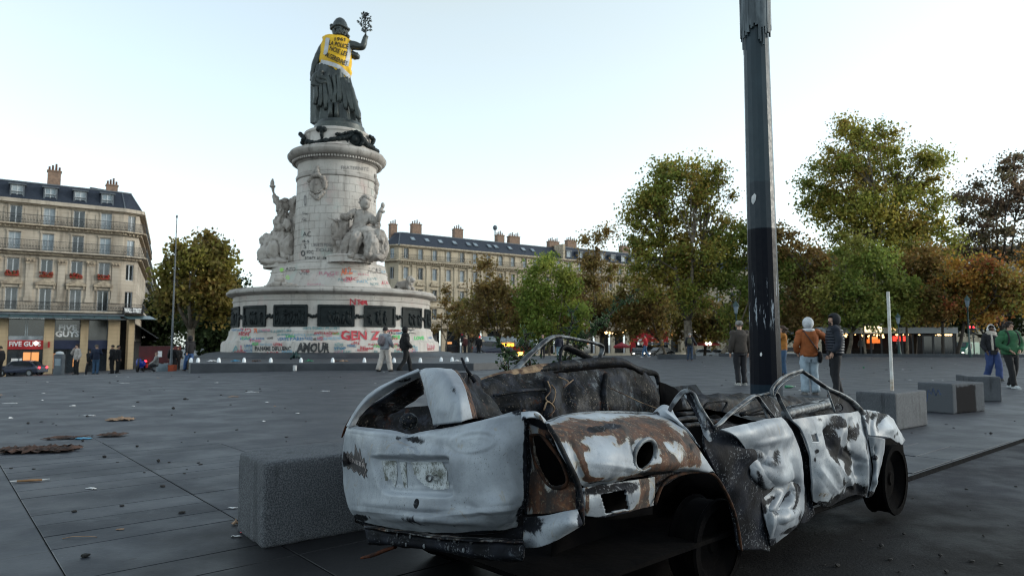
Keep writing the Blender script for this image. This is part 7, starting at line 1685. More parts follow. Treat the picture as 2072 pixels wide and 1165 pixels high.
tree('yellow brown tree right behind the platform end', 955, 102, [(955,640,38,40),(968,610,28,30),(940,665,30,24)], 'brown', 3600, .28, 34, tr=.14, clump=1.1)
tree('thin young tree with few yellowish leaves just right of the monument', 903, 78, [(903,620,26,40),(925,640,20,36),(893,660,18,26)], 'brown', 900, .24, 3, tr=.10, clump=.7, nclump=16)
tree('sparse brown tree in front of the long cream building', 1015, 84, [(985,560,34,52),(1000,620,52,45),(965,640,36,40),(1020,660,40,30)], 'brown', 6200, .27, 4, tr=.17, clump=.95)
tree('rounded green tree in front of the long cream building', 1112, 82, [(1112,570,55,55),(1080,620,48,45),(1150,615,50,48),(1112,660,72,32)], 'bright', 13000, .28, 5, tr=.16, clump=1.15)
tree('tall brownish tree with a thin see-through top left of the big plane tree', 1222, 92, [(1205,480,30,34),(1215,550,44,45),(1205,610,52,42),(1240,640,48,40),(1185,650,36,32)], 'brown', 9500, .29, 6, tr=.2, clump=1.1, nclump=40)
tree('big plane tree with thick pale trunk left of the dark mast', 1397, 70, [(1372,392,72,72),(1315,440,50,62),(1438,415,48,80),(1325,520,62,62),(1410,520,72,72),(1466,485,32,58),(1382,590,80,46),(1290,480,26,40)], 'olive', 30000, .25, 7, fork=.3, tr=.46, clump=1.15, nclump=130)
tree('low brown tree under the left side of the big plane tree', 1346, 80, [(1285,600,48,50),(1330,635,56,40),(1265,650,36,32)], 'brown', 8500, .28, 8, tr=.15, clump=1.0)
tree('green tree half hidden behind the dark mast', 1462, 68, [(1490,590,46,60),(1530,520,52,70),(1590,560,48,62),(1500,650,52,30),(1575,635,52,38)], 'green', 15000, .26, 9, tr=.2, clump=1.05, nclump=50)
tree('tallest plane tree on the right with a broad domed crown', 1758, 72, [(1760,305,88,58),(1690,360,72,56),(1850,345,58,62),(1740,420,104,62),(1648,415,38,44),(1830,430,72,60),(1755,262,60,30),(1885,385,30,44),(1720,490,90,44),(1800,500,84,48),(1870,480,46,44),(1905,500,44,40)], 'olive', 38000, .25, 10, fork=.3, tr=.42, clump=1.15, nclump=170)
tree('bright green tree in front of the cafe, below the tallest crown', 1716, 62, [(1745,540,66,62),(1700,600,56,46),(1790,595,58,50),(1745,635,80,30)], 'green', 15000, .24, 11, tr=.16, bark=M_BARK, clump=1.0, nclump=50)
tree('olive tree with brown patches between the mast and the cafe', 1630, 67, [(1585,490,34,40),(1625,530,52,56),(1600,610,46,46),(1655,600,42,46),(1630,650,60,26)], 'brown', 10500, .26, 12, tr=.17, clump=1.0)
tree('thin purple brown tree at the right edge, sky showing through its top', 2030, 76, [(2012,385,52,58),(2062,345,46,42),(1962,420,34,54),(2088,430,52,72),(2000,490,64,46),(2060,520,54,42),(1950,480,40,44)], 'purple', 14000, .26, 13, tr=.3, bark=M_BARKD, clump=1.15, nclump=60)
tree('tree with orange and yellow leaves on the right, above the two women', 1937, 60, [(1975,560,62,48),(2035,590,58,42),(1925,600,46,40),(2080,560,46,52),(1980,625,64,22)], 'orange', 13000, .23, 14, tr=.15, bark=M_BARKD, clump=.95, nclump=54)
tree('brown tree between the cafe and the orange tree', 1850, 66, [(1850,530,46,52),(1880,580,42,46),(1830,600,46,44),(1875,630,56,26)], 'rust', 10000, .25, 15, tr=.17, bark=M_BARKD, clump=1.0, nclump=40)
tree('dark tree behind the cafe on the far right', 1990, 98, [(1960,620,90,56),(2060,630,80,52)], 'dark', 9000, .42, 16, tr=.25, bark=M_BARKD, clump=1.6)
tree('dark tree behind the cafe, under the tallest crown', 1800, 98, [(1760,625,90,52),(1850,640,80,44)], 'dark', 9000, .42, 17, tr=.25, bark=M_BARKD, clump=1.6)
tree('dark tree behind the mast', 1560, 98, [(1540,640,90,50),(1640,650,60,42)], 'dark', 8500, .42, 18, tr=.25, bark=M_BARKD, clump=1.6)
tree('dark tree behind the thick trunk of the big plane tree', 1425, 92, [(1390,640,76,44),(1460,650,56,38)], 'rust', 8500, .36, 19, tr=.2, bark=M_BARKD, clump=1.4)
tree('slim tree with pale trunk in front of the cafe sign', 1750, 60, [(1750,625,36,26),(1735,600,26,24)], 'green', 2600, .23, 20, tr=.085, clump=.8, nclump=14)
tree('slim tree with brown trunk in front of the cafe bulbs', 1907, 60, [(1905,615,36,30),(1915,590,26,26)], 'rust', 2600, .23, 21, tr=.12, clump=.8, nclump=14, bark=M_BARKD)
tree('slim tree behind the white pole', 1835, 62, [(1830,610,36,30),(1845,590,26,26)], 'green', 2600, .23, 22, tr=.12, clump=.8, nclump=14)
# leafy cut branches lying in the wreck
def spray(label, pts, b_off, seed, leafn, ls, twigs):
    W_ = [Vector(side(u, v, b_off)) for u, v in pts]; Q = [Vector(q) for q in catmull(np.array([list(p) for p in W_]), 24)]; rg = random.Random(seed); c = W_[0]
    t = thing('leafy_branch', label, 'branch', 'leafy branches stuck in the wreck', loc=c); m = MB(); m.tube(Q, list(np.linspace(.012, .004, 24)), 6); cen = []
    for i in range(twigs):
        q = rg.randrange(4, 24); d = Vector((rg.uniform(-1, 1), rg.uniform(-.6, .6), rg.uniform(-.3, 1))).normalized() * rg.uniform(.03, .10); m.tube([Q[q], Q[q] + d], [.005, .002], 5); cen += [Q[q] + d * k for k in (.4, .7, 1)]
    cen += Q[6:]
    m.build('stem', M_BARKD, t, smooth=True).location = -c
    PAL['spray'] = [(.020,.038,.016),(.028,.050,.020),(.014,.028,.012),(.045,.065,.03)]
    leaves('leaves', [tuple(p) for p in cen], [(.03, .03, .03)] * len(cen), [max(2, leafn // len(cen))] * len(cen), ls, 'spray', t, seed, c)
spray('long leafy branch rising from the wreck towards the upper right', [(1130,760),(1160,715),(1190,680),(1222,648),(1250,622),(1274,603)], 1.7, 1, 420, .026, 22)
spray('bushy leafy branch behind the bent window frame of the wreck', [(1120,770),(1150,725),(1180,690),(1205,665),(1215,650)], 1.66, 2, 460, .03, 30)
spray('upright leafy sprig behind the top of the bent window frame', [(1140,740),(1146,705),(1152,675),(1156,655),(1160,632)], 1.75, 3, 170, .026, 14)
spray('upright leafy sprig left of the bent window frame', [(1080,770),(1072,735),(1067,710),(1064,690),(1061,668)], 1.7, 4, 150, .026, 14)
spray('drooping leafy sprig on the left of the window frame', [(1085,760),(1062,735),(1042,722),(1026,712),(1018,702)], 1.7, 5, 220, .028, 18)
spray('small leafy sprig low on the left of the roof rail', [(1050,765),(1035,757),(1025,750),(1015,741)], 1.68, 6, 50, .026, 6)

# ================================================================== people
M_SKIN = {k: surf('skin ' + k, c, tuple(x * .8 for x in c), 12, .55, bump=.05) for k, c in dict(light=(.50,.30,.22), tan=(.34,.19,.125), dark=(.085,.045,.03)).items()}
CL = {}
def cloth(c, rough=.85):
    k = tuple(round(x, 3) for x in c)
    if k not in CL: CL[k] = surf('cloth', c, tuple(x * .72 for x in c), 7, rough, bump=.35, bscale=22, bdist=.02)
    return CL[k]
def person(label, u, y, H, yaw, top=(.02,.02,.022), legs=(.03,.05,.10), shoes=(.02,.02,.02), skin='light', hair=(.02,.016,.014), pose=None, head_yaw=0, tilt=0, hood=None, hairdo='short', bulk=1.0, legw=1.0, extra=None, fingers=False, lean=0, vtop=None, group=None, gzadd=0):
    x = at_y(u, 692, y).x; base = gp(x, y, gzadd); S = H / 1.75
    t = thing('person', label, 'person', group, loc=base, rz=yaw); t.scale = (S, S, S)
    p = dict(lh=(-.09,0,.92), rh=(.09,0,.92), lk=(-.10,.02,.50), rk=(.10,.02,.50), la=(-.10,-.02,.085), ra=(.10,-.02,.085), ls=(-.185,0,1.415), rs=(.185,0,1.415), le=(-.25,-.03,1.14), re=(.25,-.03,1.14), lw=(-.25,.06,.90), rw=(.25,.06,.90))
    p.update(pose or {}); V = {k: Vector(v) for k, v in p.items()}
    ch, nk = Vector((0, lean * .5, 1.28)), Vector((0, lean * .8 - .01, 1.47)); hd = Vector((0, lean + .02, 1.615)); Rh = Matrix.Rotation(head_yaw, 3, 'Z') @ Matrix.Rotation(tilt, 3, 'X')
    Hd = lambda a, b, c: hd + Rh @ Vector((a, b, c))
    # body: one continuous surface
    J = dict(pel=(Vector((0, 0, .97)), .125), wst=(Vector((0, lean * .3, 1.12)), .115), ch=(ch, .135), nk=(nk, .055), h0=(Hd(0, .0, -.06), .062), h1=(Hd(0, .005, .01), .088), h2=(Hd(0, -.01, .075), .078), no=(Hd(0, .095, -.01), .016), cn=(Hd(0, .065, -.085), .035),
      ls=(V['ls'], .055), le=(V['le'], .042), lw=(V['lw'], .03), rs=(V['rs'], .055), re=(V['re'], .042), rw=(V['rw'], .03), lh=(V['lh'], .085), lk=(V['lk'], .055), la=(V['la'], .036), rh=(V['rh'], .085), rk=(V['rk'], .055), ra=(V['ra'], .036))
    E = [('pel','wst'),('wst','ch'),('ch','nk'),('nk','h0'),('h0','h1'),('h1','h2'),('h1','no'),('h0','cn'),('ch','ls'),('ls','le'),('le','lw'),('ch','rs'),('rs','re'),('re','rw'),('pel','lh'),('lh','lk'),('lk','la'),('pel','rh'),('rh','rk'),('rk','ra')]
    for s in 'lr':
        d = (V[s + 'w'] - V[s + 'e']).normalized(); sd_ = d.cross(Vector((0, 1, 0))); sd_ = sd_.normalized() if sd_.length > .1 else Vector((1, 0, 0)); pm = V[s + 'w'] + d * .06; J[s + 'p'] = (pm, .028); E.append((s + 'w', s + 'p'))
        f3 = d.cross(sd_)
        if fingers:
            for i, (o_, ln) in enumerate(((-.026, .065), (-.009, .075), (.009, .072), (.025, .058))):
                J[f'{s}f{i}'] = (pm + d * .045 + f3 * o_, .010); J[f'{s}g{i}'] = (pm + d * (.045 + ln * .8) + f3 * o_ + sd_ * .02, .008); E += [(s + 'p', f'{s}f{i}'), (f'{s}f{i}', f'{s}g{i}')]
            J[s + 't'] = (pm + f3 * .045 + d * .01, .011); J[s + 't2'] = (pm + f3 * .05 + d * .05 + sd_ * .01, .009); E += [(s + 'w', s + 't'), (s + 't', s + 't2')]
        else: J[s + 'f'] = (pm + d * .07, .02); E.append((s + 'p', s + 'f'))
        J[s + 'to'] = (V[s + 'a'] + Vector((0, .10, -.05)), .03); E.append((s + 'a', s + 'to'))
    vs, fs = skin_mesh(J, E, 1, 'pel'); m = MB(); m.add(vs, fs); m.build('body', M_SKIN[skin], t, smooth=True)
    def rings(rows, n=18, seed=0):
        A = catmull(np.array([[c[0], c[1], c[2], rx, ry] for c, rx, ry in rows]), len(rows) * 3); vs = []
        for r in A:
            for j in range(n): a = 2 * math.pi * j / n; vs.append((r[0] + r[3] * math.cos(a), r[1] + r[4] * math.sin(a), r[2]))
        k = len(A); return vs, [(i * n + j, i * n + (j + 1) % n, (i + 1) * n + (j + 1) % n, (i + 1) * n + j) for i in range(k - 1) for j in range(n)] + [tuple(range(n - 1, -1, -1)), tuple(range((k - 1) * n, k * n))]
    # jacket
    m = MB(); b = bulk; m.add(*rings([((0, 0, .88), .165 * b, .125 * b), ((0, lean * .2, 1.0), .172 * b, .135 * b), ((0, lean * .4, 1.18), .172 * b, .13 * b), ((0, lean * .6, 1.33), .20 * b, .135 * b), ((0, lean * .75, 1.43), .175 * b, .11 * b), ((0, lean * .8, 1.50), .075, .07)]))
    for s in 'lr':
        Q = catmull(np.array([list(V[s + 's'] + Vector((.03 if s == 'l' else -.03, lean * .7, .0))), list(V[s + 'e']), list(V[s + 'w'])]), 12); m.tube([Vector(q) for q in Q], list(np.interp(np.linspace(0, 2, 12), [0, .3, 1, 2], [.078 * b, .076 * b, .062 * b, .05 * b])), 10); m.ell(V[s + 's'] + Vector((0, lean * .7, -.01)), .082 * b, 10, 7)
    o = m.build('jacket', cloth(top), t, smooth=True); displace(o, .024, 8, len(label) % 7, (1, 1, 1.4), True)
    m = MB(); m.add(*rings([((0, 0, .80), .15, .115), ((0, 0, .90), .16, .125), ((0, 0, 1.02), .155, .12)]))
    for s in 'lr':
        Q = catmull(np.array([list(V[s + 'h'] + Vector((0, 0, -.02))), list(V[s + 'k']), list(V[s + 'a'] + Vector((0, -.005, -.02)))]), 14); m.tube([Vector(q) for q in Q], list(np.interp(np.linspace(0, 2, 14), [0, .3, 1, 1.6, 2], [.098, .094 * (.6 + .4 * legw), .074 * legw, .066 * legw, .066 * legw])), 11)
    o = m.build('trousers', cloth(legs), t, smooth=True); displace(o, .018, 8, 3, (1, 1, 1.2), True)
    for s in 'lr':
        m = MB(); a = V[s + 'a']; m.ell(a + Vector((0, .055, -.045)), (.048, .135, .042), 10, 7); m.ell(a + Vector((0, -.01, -.02)), (.045, .06, .06), 9, 6); m.box(a + Vector((0, .055, -.075)), (.085, .25, .02)); m.build('shoe', cloth(shoes), t, smooth=True)
    # head
    if hood is not None:
        m = MB(); n = 18; rows = []
        m.ell(Hd(0, -.025, .02), (.122, .135, .145), 18, 12); o_ = MB()
        for (vs_, fs_) in [(m.v, m.f)]:
            keep = []
            inv = Rh.inverted()
            for f in fs_:
                c = sum((Vector(vs_[i]) for i in f), Vector()) / len(f); l = inv @ (c - hd)
                if l.y > .045 and -.11 < l.z < .085: continue
                keep.append(f)
            o_.add(vs_, keep)
        o_.tube([nk + Vector((.1 * math.cos(a), .0 + .09 * math.sin(a), .0)) for a in np.linspace(0, 6.28, 14)], .045, 8, cap=False); o = o_.build('hood', cloth(hood), t, smooth=True); o.modifiers.new('thick', 'SOLIDIFY').thickness = .012
    if hairdo:
        m = MB(); rg = random.Random(len(label))
        for k in range(150):
            d = Vector((rg.gauss(0, 1), rg.gauss(0, 1), rg.gauss(0, 1))).normalized()
            lim = dict(short=(.02, .25), cap=(.02, .3), curly=(.03, -.3), bun=(.03, .0), long=(.03, -.9))[hairdo]
            if (d.y > lim[0] + .25 and d.z < .55) or d.z < lim[1] - .35 * (d.y < 0): continue
            r = .022 if hairdo != 'curly' else .04
            m.ell(Hd(d.x * .086, d.y * .098 - .008, d.z * .105 + .02), r, 6, 4)
        if hairdo == 'curly':
            for k in range(60): m.ell(Hd(rg.uniform(-.11, .11), rg.uniform(-.17, -.04), rg.uniform(-.16, .1)), .04, 6, 4)
        if hairdo == 'bun': m.ell(Hd(0, -.115, .02), .045, 8, 6)
        if hairdo == 'long':
            for k in range(60): m.ell(Hd(rg.uniform(-.08, .08), rg.uniform(-.12, -.07), rg.uniform(-.25, .05)), .028, 6, 4)
        m.build('hair', cloth(hair, .6), t, smooth=True)
    if fingers:
        for sx in (-.03, .03):
            m = MB(); m.ell(Hd(sx, .083, .022), .009, 6, 5); m.build('eye', M_INK, t)
        m = MB(); m.box(Hd(0, .088, -.048), (.036, .008, .007), head_yaw); m.build('mouth', surf('lips', (.28, .10, .09), bump=0) if 'lips' not in bpy.data.materials else bpy.data.materials['lips'], t)
        for sx in (-1, 1):
            m = MB(); m.ell(Hd(sx * .088, -.005, .0), (.012, .024, .034), 7, 6); m.build('ear', M_SKIN[skin], t)
    if extra: extra(t, V, Hd, nk)
    return t
RZ = lambda d: math.radians(d)
yh = lambda hpx, H=1.75: FPX * H / hpx
def strap(t, pts, r, mat, name='strap', flat=.4):
    m = MB(); Q = catmull(np.array(pts, float), len(pts) * 5); m.tube([Vector(q) for q in Q], r, 7, flat=flat); m.build(name, mat, t, smooth=True)
M_BAGK = cloth((.012, .012, .014))
def ex_rust(t, V, Hd, nk):
    strap(t, [(-.14, -.10, 1.46), (-.06, -.155, 1.32), (.06, -.16, 1.14), (.17, -.12, 1.0), (.20, -.02, .95)], .022, cloth((.05, .035, .04)))
    strap(t, [(-.14, -.10, 1.46), (-.12, .10, 1.44), (.04, .16, 1.2), (.2, .05, .98)], .022, cloth((.05, .035, .04)))
    m = MB(); m.ell((.235, -.03, .86), (.055, .10, .14), 12, 8); m.build('shoulder_bag', M_BAGK, t, smooth=True)
    m = MB(); n = 18
    m.lathe([(.172, .86), (.18, .90), (.178, .95), (.17, .97)], (0, 0, 0), 20, rfun=lambda r, z, a: r * (1 - .22 * abs(math.sin(a)))); m.build('jacket_hem', cloth((.20, .055, .02)), t, smooth=True)
    for sx in (-.075, .075):
        m = MB(); m.box((sx, -.128, .80), (.11, .012, .12)); m.build('back_pocket', cloth((.30, .36, .42)), t)
def ex_cap(c):
    def f(t, V, Hd, nk):
        m = MB(); m.lathe([(.102, 0), (.104, .035), (.09, .08), (.05, .105), (0, .112)], tuple(Hd(0, -.01, .035)), 16); m.ell(Hd(0, .10, .04), (.075, .07, .012), 10, 6); m.build('cap', cloth(c), t, smooth=True)
    return f
def ex_puffer(t, V, Hd, nk):
    m = MB()
    for k in range(9):
        z = .93 + .058 * k; r = .178 + .025 * math.sin(k / 8 * math.pi); pts = [(r * 1.12 * math.cos(a), r * .80 * math.sin(a), z) for a in np.linspace(0, 6.2832, 20)]; m.tube(pts, .034, 7, cap=False)
    m.build('quilted_layers', cloth((.012, .016, .028), .5), t, smooth=True)
    m = MB(); m.box((-.255, .13, .91), (.012, .07, .14), .3); m.build('phone', M_INK, t)
def ex_scarf(t, V, Hd, nk):
    c = cloth((.50, .44, .38)); m = MB()
    for k in range(2): m.tube([nk + Vector((.115 * math.cos(a), .10 * math.sin(a) + .01, -.01 + .05 * k + .02 * math.sin(2 * a))) for a in np.linspace(0, 6.28, 16)], .045, 8, cap=False)
    m.tube([nk + Vector((.05, .10, 0)), nk + Vector((.07, .16, -.2)), nk + Vector((.06, .16, -.45)), nk + Vector((.05, .15, -.62))], [.045, .05, .05, .055], 8, flat=.5)
    m.tube([nk + Vector((-.09, .08, 0)), nk + Vector((-.16, .13, -.16)), nk + Vector((-.20, .12, -.36)), nk + Vector((-.23, .1, -.52))], [.045, .05, .05, .05], 8, flat=.5); m.build('scarf', c, t, smooth=True)
    m = MB(); w = cloth((.70, .68, .66)); m.tube([Hd(.105 * math.cos(a), -.005, .02 + .13 * math.sin(a)) for a in np.linspace(-.1, 3.24, 14)], .017, 7)
    for sx in (-1, 1): m.ell(Hd(sx * .108, 0, -.01), (.03, .045, .05), 10, 7)
    m.build('headphones', w, t, smooth=True)
    m = MB(); m.box((.06, .19, .90), (.16, .07, .13)); m.build('handbag', M_BAGK, t)
def ex_green(t, V, Hd, nk):
    for sx in (-1, 1): strap(t, [(sx * .12, -.12, 1.45), (sx * .125, .06, 1.49), (sx * .13, .155, 1.36), (sx * .145, .15, 1.18), (sx * .17, .02, 1.05)], .024, M_BAGK, 'backpack_strap')
    m = MB(); m.ell((0, -.21, 1.24), (.16, .10, .23), 12, 8); m.build('backpack', M_BAGK, t, smooth=True)
    m = MB()
    for sx in (-.036, .036): m.tube([Hd(sx + .027 * math.cos(a), .098, .022 + .02 * math.sin(a)) for a in np.linspace(0, 6.28, 12)], .006, 5, cap=False)
    m.tube([Hd(-.09, 0, .025), Hd(-.064, .09, .025)], .004, 4); m.tube([Hd(.09, 0, .025), Hd(.064, .09, .025)], .004, 4); m.build('glasses', M_INK, t, smooth=True)
    m = MB(); m.tube([nk + Vector((.10 * math.cos(a), .09 * math.sin(a) + .0, .0 - .03 * math.sin(a))) for a in np.linspace(0, 6.28, 16)], .042, 8, cap=False); m.build('hood_collar', cloth((.030, .115, .050)), t, smooth=True)
def ex_pack(c, nm='backpack'):
    def f(t, V, Hd, nk):
        m = MB(); m.ell((0, -.20, 1.22), (.15, .10, .22), 12, 8); m.box((0, -.26, 1.14), (.2, .06, .16)); m.build(nm, cloth(c), t, smooth=True)
    return f
WALK = dict(lk=(-.09,.16,.52), la=(-.09,.24,.10), rk=(.09,-.02,.49), ra=(.09,-.28,.13), lw=(-.24,-.10,.92), rw=(.24,.20,.95), le=(-.25,-.10,1.16), re=(.25,.03,1.15))
# group by the mast
person('person in a brown jacket and cap, half hidden behind the dark mast', 1497, yh(129), 1.75, RZ(8), (.050,.040,.034), (.014,.014,.018), (.45,.44,.42), hairdo='short', hair=(.1,.09,.08), pose=dict(lk=(-.08,.03,.5), la=(-.10,-.06,.085)), extra=ex_cap((.22,.21,.20)), bulk=1.12, fingers=True)
person('person in an orange sweater and blue jeans looking up, arms raised', 1584, yh(100), 1.74, RZ(80), (.36,.14,.025), (.035,.075,.14), (.02,.02,.025), hair=(.045,.022,.012), hairdo='curly', tilt=.35, pose=dict(le=(-.20,.24,1.30), lw=(-.10,.42,1.42), re=(.20,.24,1.28), rw=(.08,.42,1.40)), fingers=True)
person('person in a rust jacket, white hood up and baggy light jeans, seen from behind', 1636, yh(153, 1.70), 1.70, RZ(-4), (.30,.085,.022), (.33,.41,.48), (.18,.17,.16), hood=(.55,.56,.58), hairdo=None, legw=1.32, bulk=1.12, pose=dict(le=(-.27,.0,1.16), lw=(-.22,.12,.98), re=(.42,.08,1.30), rw=(.52,.28,1.22), la=(-.11,0,.085), ra=(.12,-.02,.085)), extra=ex_rust, fingers=True)
person('bearded person in a dark puffer jacket with black hood up, facing left', 1689, yh(163), 1.77, RZ(72), (.013,.017,.028), (.010,.010,.013), (.05,.022,.018), skin='light', hood=(.010,.010,.013), hairdo=None, head_yaw=RZ(18), bulk=1.16, pose=dict(le=(-.27,-.05,1.15), lw=(-.26,.08,.94), re=(.27,-.05,1.14), rw=(.25,.07,.92), la=(-.13,.02,.085), ra=(.10,-.08,.085)), extra=lambda t, V, Hd, nk: (ex_puffer(t, V, Hd, nk), MB().ell(Hd(0, .055, -.075), (.05, .04, .04), 10, 7).build('beard', cloth((.05,.032,.024)), t, smooth=True)), fingers=True)
# two women on the right
person('young person with white headphones, cream scarf and blue jeans walking towards the camera', 2006, yh(112, 1.68), 1.68, RZ(176), (.014,.014,.018), (.030,.055,.16), (.05,.05,.05), skin='dark', hair=(.014,.012,.012), legw=1.35, pose=dict(lk=(-.09,.14,.52), la=(-.09,.16,.10), ra=(.1,-.18,.10), le=(-.24,.05,1.14), lw=(-.06,.22,1.02), re=(.26,-.03,1.14), rw=(.22,.10,.94)), extra=ex_scarf, fingers=True)
person('person in a green hoodie, glasses and black leggings walking with hands in pocket', 2043, yh(134, 1.70), 1.70, RZ(182), (.030,.115,.050), (.010,.010,.012), (.52,.55,.56), hair=(.022,.015,.012), hairdo='bun', head_yaw=RZ(52), bulk=1.22, legw=1.0, pose=dict(lk=(-.09,.0,.50), la=(-.10,-.20,.10), rk=(.09,.12,.52), ra=(.08,.18,.085), le=(-.30,.0,1.15), lw=(-.14,.16,.99), re=(.30,.0,1.15), rw=(.14,.16,.99)), extra=ex_green, fingers=True)
# in front of the monument
person('person in a grey hoodie and pale baggy trousers walking past the monument', 779, yh(88), 1.76, RZ(-28), (.26,.27,.30), (.52,.47,.43), (.015,.015,.016), hair=(.012,.012,.012), legw=1.45, bulk=1.15, pose=dict(lk=(-.12,-.06,.5), la=(-.20,-.16,.09), rk=(.12,.10,.5), ra=(.16,.16,.09), le=(-.27,.0,1.14), lw=(-.2,.14,1.0), re=(.27,.02,1.14), rw=(.24,.18,1.0)), extra=lambda t, V, Hd, nk: (ex_cap((.012,.012,.013))(t, V, Hd, nk), ex_pack((.20,.16,.17))(t, V, Hd, nk)))
person('person all in black with hood up walking past the monument', 820, yh(89), 1.78, RZ(-70), (.006,.006,.007), (.006,.006,.007), (.006,.006,.007), hood=(.006,.006,.007), hairdo=None, bulk=1.2, legw=1.1, pose=WALK)
person('person in dark jacket and blue jeans walking left by the forked tree', 385, yh(70), 1.75, RZ(60), (.012,.011,.013), (.035,.085,.21), (.03,.022,.02), hood=(.012,.011,.013), hairdo=None, legw=1.15, bulk=1.1, pose=WALK)
# far right of centre
person('person with a greenish backpack and grey hair standing by the thick trunk', 1396, yh(55), 1.75, RZ(-20), (.014,.016,.022), (.03,.05,.09), (.12,.08,.07), hair=(.35,.33,.32), extra=ex_pack((.085,.080,.045)), pose=dict(la=(-.16,.0,.085), re=(.30,.05,1.16), rw=(.42,.14,1.0)))
person('person in a bright red jacket and jeans walking left with white shoes', 1306, yh(46), 1.75, RZ(75), (.55,.03,.035), (.06,.13,.24), (.6,.6,.6), hair=(.012,.012,.012), pose=WALK)
for lab, u, h, yaw, tp, lg, sk, hr in (
  ('person with pinkish hair in dark green in front of the red awning', 1098, 47, 170, (.015,.03,.024), (.02,.02,.025), 'light', (.42,.28,.28)),
  ('person in navy top and jeans seen through the bent window frame', 1131, 52, 20, (.012,.014,.028), (.16,.25,.30), 'light', (.02,.015,.012)),
  ('person in black below the red traffic light', 969, 42, 160, (.008,.008,.010), (.010,.010,.012), 'light', (.06,.04,.03)),
  ('person in dark red jacket beside the stone pier', 941, 42, 60, (.06,.012,.012), (.012,.012,.014), 'light', (.02,.02,.02)),
  ('person in white puffer jacket and black trousers at the burger shop', 157, 62, 150, (.42,.38,.35), (.010,.010,.012), 'light', (.05,.03,.02)),
  ('person in navy hoodie and blue jeans seen from behind at the burger shop', 196, 60, 10, (.012,.020,.045), (.045,.095,.17), 'light', (.16,.12,.09)),
  ('person in black walking beside the navy hoodie', 184, 52, 70, (.010,.010,.012), (.03,.03,.035), 'tan', (.012,.012,.012)),
  ('left one of two people in black by the tan pillar', 229, 58, 95, (.006,.006,.008), (.006,.006,.008), 'tan', (.008,.008,.008)),
  ('right one of two people in black by the tan pillar', 240, 57, -80, (.010,.010,.012), (.008,.008,.010), 'tan', (.010,.010,.010)),
  ('dark figure cut by the left edge of the picture', 2, 64, 90, (.008,.008,.010), (.008,.008,.010), 'tan', (.01,.01,.01)),
  ('person in black in front of the red stall', 350, 50, 20, (.012,.012,.014), (.010,.010,.012), 'light', (.05,.04,.03)),
  ('person in dark clothes right of the red stall', 361, 47, 200, (.014,.014,.016), (.012,.012,.014), 'tan', (.02,.02,.02)),
  ('person in grey top and shorts standing in the cafe', 1743, 36, 160, (.10,.13,.15), (.010,.010,.012), 'light', (.03,.02,.02)),
  ('person in grey blue at the cafe right of the white pole', 1816, 34, 30, (.11,.13,.16), (.06,.07,.09), 'light', (.03,.02,.02))):
    Hh = 1.72; yy = yh(h, Hh); person(lab, u, yy, Hh, RZ(yaw), tp, lg, (.05,.05,.05), skin=sk, hair=hr, hairdo='short', pose=WALK if 'walk' in lab else (dict(re=(.22,.16,1.2), rw=(.05,.16,1.46)) if 'puffer' in lab or 'navy hoodie' in lab else None), bulk=1.1)
